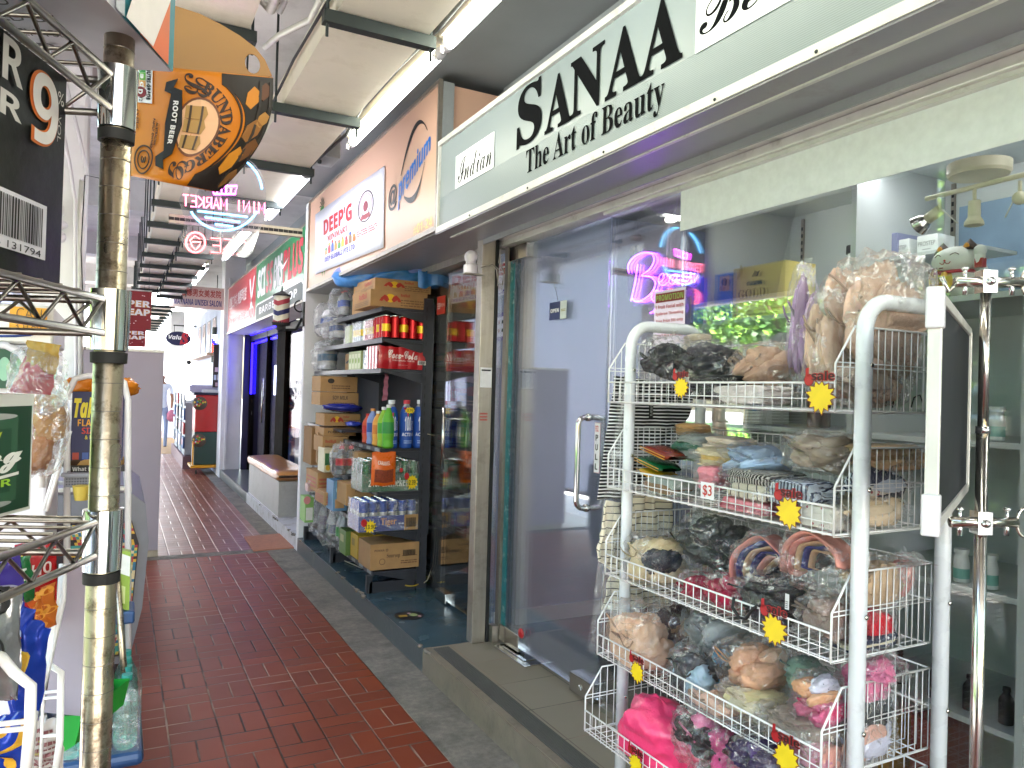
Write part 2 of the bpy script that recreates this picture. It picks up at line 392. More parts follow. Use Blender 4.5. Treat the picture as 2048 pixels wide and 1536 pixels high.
mat('concrete', '#7f786f', .8, var=.22, scale=35, bump=.5, bscale=160); dirt('concrete', .75, '#4f4b46', 5, (.42, .66))
mat('white_step', '#cbcbd2', .5, var=.08, scale=8, bump=.1); dirt('white_step', .7, '#857d72', 9, (.5, .68))
mat('tan_plaster', '#7d7163', .6, var=.14, scale=10, bump=.15); dirt('tan_plaster', .6, '#4c4238', 6, (.5, .72))
mat('asphalt', '#8f8c88', .85, var=.2, scale=60, bump=.4, bscale=200); mat('grass', '#3d5a2a', .9, var=.35, scale=20, bump=.6, bscale=90)
mat('paving', '#cfcac0', .8, var=.1, scale=8, bump=.2)
mat('leaf', '#3f6a24', .55, var=.35, scale=3); mat('leaf_light', '#86b83d', .5, var=.3, scale=3); mat('bark', '#5d4a38', .85, var=.3, scale=20, bump=.4)
mat('facade', '#8f877b', .7, var=.06, scale=1); mat('facade_blue', '#7f98b0', .5, var=.1)
mat('tan_leather', '#b67f45', .33, var=.16, scale=7, bump=.12, bscale=50, coat=.3); dirt('tan_leather', .5, '#83552b', 6)
mat('plastic_white', '#d8d6dc', .4, var=.04, scale=6); mat('fridge_side', '#9b93a0', .42, var=.04, scale=2)
mat('nosing', '#55534f', .7, var=.15); mat('plastic_grey', '#7e808a', .45, var=.08); mat('plastic_blue', '#24456f', .4, var=.15)
mat('red_gloss', '#b3121f', .3, var=.05, coat=.5); mat('green_dark', '#0d3b37', .3, var=.06, coat=.5); mat('yellow_gloss', '#e2a010', .35, var=.08, coat=.4)
mat('tarp', '#3f7fc4', .35, var=.15, scale=14, bump=.5, bscale=26); mat('tarp2', '#7d84cf', .35, var=.1, scale=14, bump=.5, bscale=26)
mat('tube_light', '#ffffff', .4, var=0, emit='#fbfff2', es=3.0); mat('tube_cool', '#ffffff', .4, var=0, emit='#f2f4ff', es=3.4)
mat('neon_pink', '#ffffff', .4, var=0, emit='#ff4a86', es=.6); mat('neon_red', '#ffffff', .4, var=0, emit='#ff3a4c', es=.6)
mat('neon_blue', '#ffffff', .4, var=0, emit='#39b8ff', es=.6); mat('neon_violet', '#ffffff', .4, var=0, emit='#a444ff', es=2.6)
mat('neon_glow', '#9010ff', .4, var=0, emit='#6a10ff', es=2.2); mat('neon_magenta', '#ffffff', .4, var=0, emit='#ff40ff', es=1.6)
mat('led_blue', '#2010ff', .4, var=0, emit='#2212ff', es=1.0); mat('led_warm', '#ffd070', .4, var=0, emit='#ffc860', es=1.2); mat('led_red', '#ff2010', .4, var=0, emit='#ff3418', es=1.2)
mat('led_white', '#ffffff', .4, var=0, emit='#cfdcff', es=1.0); mat('screen', '#4050a0', .3, var=0, emit='#6f78d8', es=.3)
mat('cab_led', '#ffffff', .4, var=0, emit='#fdfdff', es=4.0)
film('glass', (.97, .98, .98), gloss=.0, strength=0, haze=.0, rough=.0)
film('glass_door', (.93, .95, .98), gloss=.04, strength=0, haze=.09, rough=.0)
film('bag', (.985, .985, .985), gloss=.045, bs=16, strength=.9, haze=.015, rough=.07)
film('wrap', (.98, .98, .98), gloss=.05, bs=30, strength=1.0, haze=.05, rough=.10)
mat('post_black', '#16120f', .9, spec=.05)
film('glass_dim', (.8, .8, .82), gloss=.0, strength=-1, haze=.0, rough=.02)
film('acrylic', (.95, .95, 1), gloss=.05, strength=0, haze=.04, rough=.05)
film('acrylic_violet', (.75, .5, 1), gloss=.03, strength=0, haze=.12, rough=.1)
film('pet', (.85, .92, .95), gloss=.12, bs=18, strength=.3, haze=.4, rough=.06)
film('pet_green', (.35, .9, .78), gloss=.12, bs=18, strength=.3, haze=.12, rough=.06)
film('cola', (.06, .02, .015), gloss=.10, bs=18, strength=.1, haze=.0, rough=.05)
tile_mat('quarry_tile', 'weave', '#8b3c1d', '#6a2c1a', '#241510', .2, .0065, .42, off=(1.23, 0), bump=.6)
tile_mat('quarry_far', 'weave', '#8a422c', '#6c3325', '#b49488', .2, .008, .3, off=(1.23, .1), bump=.5)
tile_mat('step_tile', 'grid', '#8f8576', '#84796b', '#4f473f', .3, .004, .42, off=(1.62, 3.73 - .3 * 10), bump=.3)
tile_mat('interior_tile', 'grid', '#6f7a80', '#66717a', '#3f474c', .3, .004, .2, bump=.3)
# ------------------------------------------------------------ ground and building shell
struct('ground', MB().box(-60, 60, -40, 90, -.30, -.16, 'asphalt'))
struct('grass_verge', MB().box(-30, -7.2, -30, 60, -.159, -.11, 'grass'), kind='structure')
struct('pavement', MB().box(-3.0, -1.25, -12, 60, -.159, -.03, 'paving'))
b = MB().box(-1.25, 1.23, -3, 6.985, -.10, 0, 'quarry_tile'); struct('walkway_floor', b)
b = MB().box(-1.25, 1.30, 7.13, 40, -.10, 0, 'quarry_far'); struct('walkway_floor_far', b)
b = MB(); b.box(-1.25, 1.476, 6.985, 7.13, -.1, .002, 'concrete'); b.box(1.2305, 1.476, -3, 6.984, -.1, .001, 'concrete'); b.box(1.3005, 1.476, 7.131, 40, -.1, .001, 'concrete')
struct('concrete_strip', b)
def chipped(x, y0, y1, z, m, seed, n=60):
    """broken lip along a step edge"""
    r = random.Random(seed); mb = MB()
    for i in range(n):
        y = y0 + (y1 - y0) * r.random() ** 1.0
        if noise.noise((y * 2.3, seed, 0)) < .12: continue
        s = r.uniform(.006, .02)
        mb.sphere((x + r.uniform(-.004, .01), y, z - s * .25), s, m, 6, 4, (1, r.uniform(1, 2.2), .7))
    return mb
b = MB(); b.box(1.476, 3.6, -3, 3.735, -.05, .128, 'step_tile'); b.box(1.468, 1.4758, -3, 3.735, .001, .126, 'tan_plaster'); b.box(1.4765, 1.512, -3, 3.734, .1285, .1305, 'tan_plaster')
st = struct('threshold_step', b)
b = MB()
for i in range(7): b.box(1.514 + i * .0125, 1.5235 + i * .0125, -3, 3.70, .1285, .1335, 'nosing')
b.box(1.512, 1.604, -3, 3.70, .1283, .1297, 'black_matte')
struct('step_nosing', b)
struct('step_edge_chips', chipped(1.474, .8, 3.72, .128, 'concrete', 3, 90))
for k, y in enumerate([3.40, 2.55, 1.7]):
    pass
b = MB().box(1.476, 5.5, 3.7355, 6.90, -.05, .128, 'mart_floor'); b.box(1.470, 1.4755, 3.7355, 6.9, .001, .127, 'step_dark'); struct('minimart_step', b)
struct('minimart_step_chips', chipped(1.474, 3.75, 6.8, .127, 'tan_plaster', 8, 60))
b = MB().box(1.476, 2.6, 6.99, 10.0, -.05, .130, 'white_step'); struct('white_step', b)
b = MB().box(1.476, 5.5, 10.0005, 12.80, -.05, .128, 'step_dark'); b.box(2.0, 5.5, 7.0, 9.999, -.05, .134, 'step_dark'); struct('barber_step', b)
struct('white_step_chips', chipped(1.474, 7.0, 9.9, .128, 'concrete', 5, 50))
# ceiling, beams, upper wall
b = MB(); b.box(-1.3, 5.6, -7, 22, 3.56, 3.75, 'ceiling_paint'); struct('ceiling', b)
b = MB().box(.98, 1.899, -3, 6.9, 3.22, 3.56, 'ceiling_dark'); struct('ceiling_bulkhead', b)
for k, y in enumerate((-1.4, 2.05, 5.35, 8.6, 11.9, 15.2, 18.5)):
    struct('ceiling_beam', MB().box(-1.28, .975, y, y + .28, 3.25, 3.56, 'ceiling_paint'))
b = MB(); b.box(1.9, 2.1, -3, 22, 2.40, 3.56, 'grey_wall'); b.box(1.86, 1.8995, -3, 3.75, 3.14, 3.2, 'grey_wall'); b.box(1.88, 1.8995, -3, 3.75, 3.08, 3.138, 'grey_wall'); struct('upper_wall', b)
b = MB(); b.box(-1.3, -1.1, -7, 22, 3.15, 3.56, 'white_paint'); struct('edge_beam', b)
# walls between the shops
b = MB().box(1.95, 5.5, 3.90, 3.98, .1285, 3.5, 'room_wall'); b.box(1.95, 5.5, 3.885, 3.8995, .1285, .22, 'white_paint'); struct('party_wall', b)
b = MB().box(1.476, 5.6, 6.90, 6.99, -.02, 3.17, 'white_paint'); struct('pillar_wall', b, bevel=.004)
b = MB().box(1.46, 1.77, 12.8, 13.25, -.02, 3.55, 'white_paint'); b.box(1.52, 1.56, 12.76, 12.7995, 0, 3.2, 'white_paint'); struct('pillar', b, bevel=.006)
b = MB().box(5.5, 5.6, -3, 13, 0, 3.5, 'room_white'); b.box(1.95, 5.6, -3.1, -3, 0, 3.5, 'room_white'); struct('back_wall', b)
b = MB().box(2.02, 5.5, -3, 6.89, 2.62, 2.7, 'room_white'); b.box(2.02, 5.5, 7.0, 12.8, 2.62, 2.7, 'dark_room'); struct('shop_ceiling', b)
# far end
b = MB()
b.box(1.47, 1.62, 13.3, 18.5, 0, 2.9, 'room_wall'); struct('far_shopfront', b)
b = MB(); b.box(.9, 3.2, 24.5, 24.7, -.1, 4.2, 'white_paint'); b.box(-3.5, .55, 24.5, 24.7, -.1, 4.2, 'white_paint'); b.box(.55, .9, 24.5, 24.7, 2.0, 4.2, 'white_paint')
struct('end_wall', b)
struct('end_pier', MB().box(1.05, 1.35, 19.5, 24.4, 0, 3.2, 'white_paint'))
b = MB()
b.add([(.55, 17.3, .002), (1.35, 17.3, .002), (1.35, 19.3, .2), (.55, 19.3, .2), (.55, 19.3, -.05), (1.35, 19.3, -.05)], [(0, 1, 2, 3), (0, 3, 4), (1, 5, 2), (2, 5, 4, 3)], 'kraft')
b.box(-1.2, 1.35, 19.3, 24.4, -.05, .2, 'quarry_far'); struct('ramp', b)
# columns on the street side
for k, (x0, x1, y) in enumerate([(-.46, -.20, 5.0), (-1.0, -.72, 9.2), (-1.0, -.7, 13.5), (-1.0, -.7, 17.5)]):
    c = thing('column', ['white round-edged column with a security camera behind the wire shelf', 'white column standing behind the display fridge', 'white column farther down the covered walkway', 'farthest white column by the bright end of the walkway'][k], 'column', (x0, y, 0), 'columns along the walkway')
    MB().box(x0, x1, y, y + .28, 0, 3.55, 'white_paint').build('shaft', c, bevel=.02)
    MB().box(x0 - .02, x1 + .02, y - .02, y + .30, 0, .12, 'white_paint').build('base', c, bevel=.01)
# street buildings opposite and behind the walkway's open side
def facade(x0, x1, y, h, name, label, m='facade', axis='x'):
    t = thing(name, label, 'building', (x0, y, 0), 'buildings across the road')
    MB().box(x0 - 6, x0, y, y + x1, -.2, h, m).build('wall', t)
    MB().box(x0 - 6.2, x0 + .2, y - .2, y + x1 + .2, h + .001, h + .3, 'white_paint').build('roof', t)
    for fl in range(int(h // 3)):
        for i in range(int(x1 // 2.4)):
            yy = y + .6 + i * 2.4; zz = .9 + fl * 3
            w = MB().box(x0 + .002, x0 + .06, yy, yy + 1.3, zz, zz + 1.4, 'white_paint').build('window', t)
            MB().box(x0 + .062, x0 + .075, yy + .06, yy + 1.24, zz + .06, zz + 1.34, 'facade_blue').build('pane', w)
facade(-24, 22, -20, 6, 'block', 'cream low apartment block across the road')
facade(-26, 26, 4, 6, 'block', 'pale long housing block beyond the trees')

CANV = mat('canvas', '#b9b6cc', .8, var=.05, scale=2); _t = CANV.node_tree; _tl = _t.nodes.new('ShaderNodeBsdfTranslucent'); _tl.inputs[0].default_value = (.62, .60, .74, 1); _mx = _t.nodes.new('ShaderNodeMixShader'); _mx.inputs[0].default_value = .45
_t.links.new(_t.nodes['Principled BSDF'].outputs[0], _mx.inputs[1]); _t.links.new(_tl.outputs[0], _mx.inputs[2]); _t.links.new(_mx.outputs[0], _t.nodes['Material Output'].inputs[0])
for i, (y0, y1, z0) in enumerate(((1.3, 3.2, 2.4), (3.25, 5.95, 2.4), (6.0, 9.25, .3), (9.3, 13.2, .4))):  # unseen blinds added to control reflections in the shop glass
    t = thing('canvas_blind', ['grey canvas blind rolled halfway down opposite the shop window', 'grey canvas blind rolled halfway down opposite the glass door', 'long grey canvas blind lowered beside the tall fridge', 'grey canvas blind lowered past the display fridge, farther down'][i], 'blind', (-1.2, y0, z0), 'canvas blinds on the street side'); b = MB()
    b.grid(lambda u, v: V((-1.2 + .012 * math.sin(u * 40), y0 + (y1 - y0) * u, z0 + (3.2 - z0) * v)), 60, 4, CANV); b.build('canvas', t); MB().cyl((-1.2, y0, z0), (-1.2, y1, z0), .025, 'alu_white').build('bottom_bar', t)
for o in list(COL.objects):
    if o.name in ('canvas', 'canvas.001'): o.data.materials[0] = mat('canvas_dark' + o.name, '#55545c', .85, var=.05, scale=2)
# ------------------------------------------------------------ signs over the shops
X0 = 1.476
t = thing('shop_sign', 'long pale grey sign box with tall black serif lettering over the glass shop front', 'sign', (X0, 1.2, 2.345))
b = MB(); b.box(X0 + .012, 1.86, -1.2, 3.735, 2.36, 2.81, 'sign_grey')
for i in range(26): b.box(X0 + .0113, X0 + .0125, -1.2, 3.73, 2.375 + i * .0058, 2.3775 + i * .0058, 'sign_rib')
b.build('panel', t)
b = MB()
b.box(X0 - .004, X0 + .03, -1.2, 3.74, 2.335, 2.366, 'alu_white'); b.box(X0 - .004, X0 + .03, -1.2, 3.74, 2.800, 2.826, 'alu_white'); b.box(X0 - .002, X0 + .03, 3.728, 3.742, 2.366, 2.8, 'alu_white')
for y in (3.3, 2.72, 2.17, 1.62, 1.27, .7): b.sphere((X0 - .004, y, 2.345), .005, 'bracket', 8, 6)
b.build('frame', t)
def sgn(b, y0, z0, y1, z1, x=X0 + .011): return Panel(b, (x, y0, z0), (0, y1 - y0, 0), (0, 0, z1 - z0), eps=.0012)
def yzr(b, s, y0, z0, y1, z1, m, x=X0 + .009, off=0, slant=0, eps=0):
    Panel(b, (x, y0, z0), (0, y1 - y0, 0), (0, 0, z1 - z0), eps=eps or .0002).text(s, 0, 0, 1, 1, m, 1, off, slant=slant)
b = MB()
for ch, y0, y1, z0, z1 in (('S', 2.855, 2.64, 2.540, 2.792), ('A', 2.615, 2.412, 2.535, 2.75), ('N', 2.425, 2.200, 2.532, 2.755), ('A', 2.192, 1.978, 2.530, 2.755), ('A', 1.988, 1.780, 2.530, 2.757)):
    yzr(b, serif(ch), y0, z0, y1, z1, 'ink_black', off=.012)
yzr(b, serif('The Art of Beauty'), 2.765, 2.386, 1.862, 2.515, 'ink_black')
b.build('lettering', t)
for nm, y0, y1, z0, z1, s_, a in (('sticker', 3.515, 3.075, 2.522, 2.688, 'Indian', (3.48, 2.542, 3.095, 2.662)), ('sticker', 1.722, .95, 2.517, 2.68, 'Beauty', (1.705, 2.505, 1.02, 2.668))):
    b = MB(); b.box(X0 + .0075, X0 + .0092, y1, y0, z0, z1, '#e9edf2'); Panel(b, (X0 + .0073, a[0], a[1]), (0, a[2] - a[0], 0), (0, 0, a[3] - a[1]), eps=.0004).text(script(s_), 0, 0, 1, 1, 'ink_black', 1)
    b.build(nm, t)
# metal soffit, shutter slot and header under the long sign
b = MB(); b.box(X0 + .0, 1.735, -1.2, 3.742, 2.3275, 2.3345, 'soffit'); b.box(1.56, 1.575, -1.2, 3.742, 2.3225, 2.3274, 'alu_white'); b.box(1.7355, 1.745, -1.2, 3.742, 2.30, 2.345, 'soffit')
b.box(1.746, 1.8595, -1.2, 3.742, 2.40, 2.41, 'dark_room'); struct('sign_soffit', b)
t = thing('door_header', 'cream metal header rail above the glass door and shop window', 'header rail', (1.86, 1.2, 2.3))
b = MB(); b.box(1.79, 1.95, -1.2, 3.735, 2.365, 2.399, 'alu_white'); b.box(1.815, 1.95, -1.2, 3.735, 2.335, 2.364, 'alu_white'); b.box(1.85, 1.95, -1.2, 3.735, 2.302, 2.334, 'alu_white'); b.build('rail', t, bevel=.004)
b = MB(); b.box(1.868, 1.932, -1.2, 2.74, 2.289, 2.3015, 'alu_white'); b.build('trim', t)
# minimart sign
t = thing('shop_sign', 'peach sign box with a white banner and blue lettering over the minimart', 'sign', (X0, 5.2, 2.36))
b = MB(); b.box(X0 + .012, 1.86, 3.765, 6.86, 2.375, 3.155, 'sign_peach'); b.build('panel', t)
b = MB(); b.box(X0 - .002, X0 + .02, 3.75, 6.88, 2.352, 2.378, 'alu'); b.box(X0 - .002, X0 + .02, 3.75, 6.88, 3.152, 3.172, 'alu'); b.box(X0 - .002, X0 + .02, 3.748, 3.768, 2.378, 3.152, 'alu'); b.box(X0 - .002, X0 + .02, 6.865, 6.885, 2.378, 3.152, 'alu')
b.box(X0 + .021, 1.56, 3.744, 3.764, 2.35, 3.16, 'grey_wall'); b.box(X0 + .02, 1.86, 3.75, 6.88, 2.346, 2.352, 'soffit'); b.build('frame', t)
b = MB(); x = X0 + .011
p = Panel(b, (x, 6.86, 2.375), (0, -3.095, 0), (0, 0, .78), eps=.0012)
def uy(y): return (6.86 - y) / 3.095
def vz(z): return (z - 2.375) / .78
p.text(bold('@'), uy(4.60), vz(2.615), uy(4.43), vz(2.78), '#17181c', 2, off=.02)
b_ = b
# the word climbs to the right along its swoosh
def slope(y0, z0, y1, z1, h0, h1): return lambda a, c: (uy(y0 + (y1 - y0) * a), vz(z0 + (z1 - z0) * a + (h0 + (h1 - h0) * a) * c))
p.text(bold('premium'), 0, 0, 1, 1, '#1f6fc9', 2, off=.012, g=slope(4.405, 2.59, 3.885, 2.79, .21, .15))
def swoosh(pts, m):
    global b; b = MB()
    n = 24; q = []
    for i in range(n + 1):
        a = i / n; p0, p1, p2 = [V(k + (0,)) for k in pts]; c = (1 - a) ** 2 * p0 + 2 * a * (1 - a) * p1 + a * a * p2; d = (2 * (1 - a) * (p1 - p0) + 2 * a * (p2 - p1)).normalized()
        w = .016 * math.sin(math.pi * min(1, a * 1.1 + .05)) + .003; q.append((c, V((-d.y, d.x, 0)) * w))
    L = [(c + w) for c, w in q] + [(c - w) for c, w in q[::-1]]
    for i in range(n):
        (c, w), (c2, w2) = q[i], q[i + 1]
        b.add([(x - .002, k.x, k.y) for k in (c + w, c - w, c2 - w2, c2 + w2)], [(0, 1, 2, 3)], m)
    b.build('swoosh', t)
swoosh([(4.37, 2.80), (4.13, 3.18), (3.94, 2.95)], '#17181c'); swoosh([(4.30, 2.655), (4.08, 2.52), (3.97, 2.78)], '#17181c')
b = b_
b.build('lettering', t); b = MB(); p.mb = b
p.text(bold('#01-24'), uy(4.12), vz(2.388), uy(3.826), vz(2.448), '#e8d890', 2); b.build('unit_number', t); b = MB(); p.mb = b
for k in range(6):
    a = math.pi * (k + .3) / 6; p.poly([(uy(6.40), vz(3.03)), (uy(6.40 + .10 * math.cos(a) + .01), vz(3.03 + .09 * math.sin(a))), (uy(6.40 + .07 * math.cos(a + .2)), vz(3.03 + .06 * math.sin(a + .2)))], '#1c2a1c', 2)
p.poly([(uy(6.46), vz(3.03)), (uy(6.34), vz(3.03)), (uy(6.33), vz(2.97)), (uy(6.47), vz(2.97))], '#3b7a34', 2)
for d in (0, .075): p.poly([(uy(6.34 - d + .02), vz(2.50)), (uy(6.28 - d + .02), vz(2.50)), (uy(6.295 - d + .02), vz(2.41))], '#6f9a3c', 2)
b.build('plant_motif', t)
b = MB()
bf = lambda u, v: V((X0 + .004 - .006 * math.sin(u * 3.1), (6.56 + .07 * v) + u * ((4.655 + .03 * v) - (6.56 + .07 * v)), (2.47 + v * .535) * (1 - u) + (2.405 + v * .535) * u))
b.grid(lambda u, v: bf(u, v), 24, 6, '#dfe1ee')
p = Panel(b, f=bf, eps=.0015)
def minimart_art(p, full=True):
    """company banner: red name, small word, row of groceries, blue line, round seal"""
    e = .75 if full else 1
    p.text(bold("DEEP'G"), .17 if full else .02, .56 if full else .62, .62 if full else 1.35, .80 if full else .92, '#c3202e', 2, off=.02)
    p.text(serif('MINIMART'), .24 if full else .16, .43 if full else .46, .56 if full else 1.2, .52 if full else .58, '#c3302e', 2)
    cols = ['#b98c50', '#d4243a', '#2c50b4', '#e08a20', '#3f8a3c', '#e4b020', '#cc3a2c', '#8a6a4a', '#e46a20']
    u0, u1 = (.19, .68) if full else (.02, 1.4)
    for i in range(9):
        u = u0 + (u1 - u0) * (i + .5) / 9; w = (u1 - u0) / 24; h = (.05, .08, .09, .07, .06, .075, .06, .08, .05)[i]
        p.poly([(u - w, .24), (u + w, .24), (u + w, .24 + h), (u + w * .4, .26 + h * 1.5), (u - w * .4, .26 + h * 1.5), (u - w, .24 + h)], cols[i], 2)
        p.ell(u, .24 + h * 1.7, w * .7, .022, cols[(i + 4) % 9], 2.5)
    p.text(bold('DEEP GLOBALZ PTE LTD'), .19 if full else .02, .13 if full else .06, .66 if full else 1.45, .205 if full else .17, '#4338a8', 2)
minimart_art(p)
p.ring(.795, .63, .095, .205, .09, '#3a2430', 2); p.ring(.795, .63, .075, .17, .05, '#c06068', 2); p.ell(.795, .63, .028, .07, '#7d1c34', 2)
p.ring(.795, .60, .05, .12, .16, '#4a5878', 2.2, a0=190, a1=350); p.poly([(.735, .47), (.855, .47), (.84, .53), (.75, .53)], '#8a2034', 2.4)
p.lines(.69, .27, .93, .36, '#b05a60', 3, 2)
b.build('banner', t, solid=.001)
# ------------------------------------------------------------ aluminium posts and glass of the long shop
t = thing('door_post', 'worn aluminium post between the two shops with small stickers', 'post', (1.80, 3.735, .13))
q0, q1 = W(949, 1274, z=.13), W(972, 471, y=3.735)
b = MB(); b.box(1.735, 1.815, 3.70, 3.77, .128, 2.36, 'alu'); b.box(1.8155, 1.835, 3.695, 3.77, .128, 2.36, 'black_matte'); b.build('post', t, bevel=.003)
b = MB(); p = Panel(b, (1.74, 3.6985, 1.52), (.07, 0, 0), (0, 0, .11)); p.rect(0, 0, 1, 1, '#e6e6ea'); p.rect(.1, .82, .9, .9, '#20202a', 2); b.build('sticker', t)
b = MB(); p = Panel(b, (1.745, 3.6985, 1.34), (.045, 0, 0), (0, 0, .05)); p.lines(0, 0, 1, 1, '#c2504a', 3); b.build('sticker', t)
t = thing('door_frame', 'slim grey aluminium frame beside the teal edged glass door', 'door frame', (1.9, 3.72, .13))
MB().box(1.875, 1.935, 3.665, 3.705, .1285, 2.30, 'alu').box(1.9351, 1.945, 3.64, 3.70, .1285, 2.30, 'black_matte').build('jamb', t)
MB().box(1.84, 1.874, 3.665, 3.72, .1285, .22, 'alu').build('shoe', t)
# glass door
t = thing('glass_door', 'frameless glass door with a long steel pull handle and a red PULL sticker', 'door', (1.9, 3.2, .14))
MB().box(1.894, 1.906, 2.735, 3.655, .16, 2.285, 'glass_door').build('pane', t)
MB().box(1.890, 1.912, 3.656, 3.664, .16, 2.285, 'teal_edge').box(1.888, 1.8935, 3.615, 3.655, .16, 2.2, 'teal_edge').build('edge_strip', t)
b = MB(); b.box(1.878, 1.922, 3.46, 3.66, 2.215, 2.295, 'steel'); b.build('patch_fitting', t, bevel=.004)
b = MB(); b.box(1.878, 1.922, 3.44, 3.655, .145, .235, 'steel'); b.build('patch_fitting', t, bevel=.004)
b = MB(); b.box(1.876, 1.924, 2.745, 2.93, .138, .225, 'steel'); b.cyl((1.875, 2.84, .18), (1.87, 2.84, .18), .012, 'chrome'); b.build('lock', t, bevel=.004)
def pull(x, y, z0, z1, r, proj, m='chrome', rr=.035):
    pts = [(x, y, z1)]; pts = []
    for i in range(7):
        a = math.pi / 2 * i / 6; pts.append((x - proj + rr - rr * math.sin(a), y, z1 - rr + rr * math.cos(a)))
    for i in range(7):
        a = math.pi / 2 * i / 6; pts.append((x - proj + rr - rr * math.cos(a), y, z0 + rr - rr * math.sin(a)))
    return [(x, y, z1)] + pts + [(x, y, z0)]
b = MB(); b.tube(pull(1.894, 2.845, .985, 1.395, .0125, .062), .0125, 'chrome', 12); b.tube([(1.906 + (1.894 - p[0]), p[1], p[2]) for p in pull(1.894, 2.845, .985, 1.395, .0125, .062)], .0125, 'chrome', 12)
for z in (.985, 1.395): b.cyl((1.878, 2.845, z), (1.893, 2.845, z), .018, 'chrome')
b.build('handle', t)
b = MB(); p = Panel(b, (1.8925, 2.80, 1.15), (0, -.045, 0), (0, 0, .225)); p.rect(0, 0, 1, 1, '#c9a8b0'); p.rect(.06, .015, .94, .985, '#ecebf2', 1.5)
p.text('拉', .2, .82, .8, .95, '#c42030', 3, off=.01)
for i, ch in enumerate('PULL'): p.text(bold(ch), .28, .64 - i * .19, .72, .76 - i * .19, '#16161a', 3)
b.build('pull_sticker', t)
b = MB(); b.sphere((1.885, 3.42, .25), .02, 'red_gloss', 10, 8, (.5, 1.4, 1.3)); b.build('door_wedge_tape', t)
t = thing('door_closer', 'steel floor hinge plate set under the glass door corner', 'hinge plate', (1.9, 3.4, .13))
b = MB(); b.box(1.83, 1.965, 3.28, 3.62, .1285, .1345, 'steel'); b.box(1.86, 1.94, 3.34, 3.58, .1346, .140, 'chrome'); b.build('plate', t, bevel=.003)
t = thing('open_sign', 'small blue and white OPEN card hanging on the glass door', 'open sign', W(1115, 622, x=1.89))
b = MB(); q = W(1099, 641, x=1.889); q2 = W(1134, 600, x=1.889); p = Panel(b, (1.889, q.y, q.z), (0, q2.y - q.y, 0), (0, 0, q2.z - q.z)); p.rect(0, 0, .64, 1, '#23305e'); p.rect(.64, 0, 1, 1, '#cdd6d2'); p.text(bold('OPEN'), .1, .4, .58, .62, '#f0f0f4', 3); p.lines(.7, .42, .95, .58, '#a09a60', 2); b.build('card', t, solid=.001)
b = MB(); b.tube([(1.888, (q.y + q2.y) / 2, q2.z), (1.888, (q.y + q2.y) / 2 + .03, q2.z + .07)], .001, 'bracket', 5); b.sphere((1.889, (q.y + q2.y) / 2 + .03, q2.z + .08), .012, 'glass', 8, 6); b.build('hook', t)
# fixed glass
t = thing('window_pane', 'fixed clear glass panel between the glass door and the display window', 'window', (1.9, 2.49, .14))
MB().box(1.896, 1.905, 2.265, 2.727, .14, 2.288, 'glass').build('pane', t)
MB().box(1.888, 1.912, -1.2, 2.70, .1285, .15, 'alu').build('channel', t)
t = thing('display_window', 'large display window with a frosted white band along its top', 'window', (1.9, .8, .15))
MB().box(1.896, 1.905, -1.2, 2.255, .1505, 2.288, 'glass').build('pane', t)
MB().box(1.8905, 1.8945, -1.2, 2.254, 2.135, 2.288, '#dfe3e4').build('frosted_band', t)
# ------------------------------------------------------------ interior of the long shop, behind the glass
struct('interior_floor', MB().box(1.945, 5.5, -3, 3.885, .1284, .1315, 'room_floor'))
t = thing('partition', 'white display cabinet wall behind the shop window', 'cabinet', (2.62, 1, .13))
MB().box(2.60, 2.64, -1.0, 2.60, .1316, 2.35, 'room_white').build('back_panel', t)
MB().box(2.02, 2.60, -1.0, 2.60, 2.30, 2.345, 'room_white').build('top', t)
sh = []
for z in (.62, .985, 1.40, 1.815):
    MB().box(2.14, 2.599, (-1.0 if z > 1 else -1.0), 2.36, z - .018, z, 'room_white').build('shelf', t, bevel=.002)
for y in (2.36, 1.66, 1.12, .62): MB().box(2.13, 2.598, y, y + .02, .14, 2.299, 'room_white').build('divider', t)
for y in (2.28, 1.71, 1.62, 1.17):
    b = MB(); b.box(2.590, 2.5985, y, y + .014, 1.83, 2.28, 'alu')
    for i in range(14): b.box(2.5885, 2.5899, y + .003, y + .011, 1.84 + i * .03, 1.855 + i * .03, 'black_matte')
    b.build('slotted_rail', t)
MB().box(2.585, 2.5895, 1.185, 1.60, 1.87, 2.19, 'facade_blue').build('mirror', t)
def bottle(b, c, h, r, body, cap, neck=.35, seg=16, lab=None):
    x, y, z = c
    pr = [(0, 0, body), (r * .92, 0), (r, h * .02)]
    if lab: pr += [(r, h * lab[1], body), (r * 1.012, h * lab[1] + .0001, lab[0]), (r * 1.012, h * lab[2], lab[0]), (r, h * lab[2] + .0001, body)]
    pr += [(r, h * .62), (r * .9, h * .70), (r * neck, h * .84), (r * neck, h * .88, cap), (r * neck * 1.25, h * .881), (r * neck * 1.2, h * .995), (0, h)]
    return b.lathe(c, pr, body, seg)
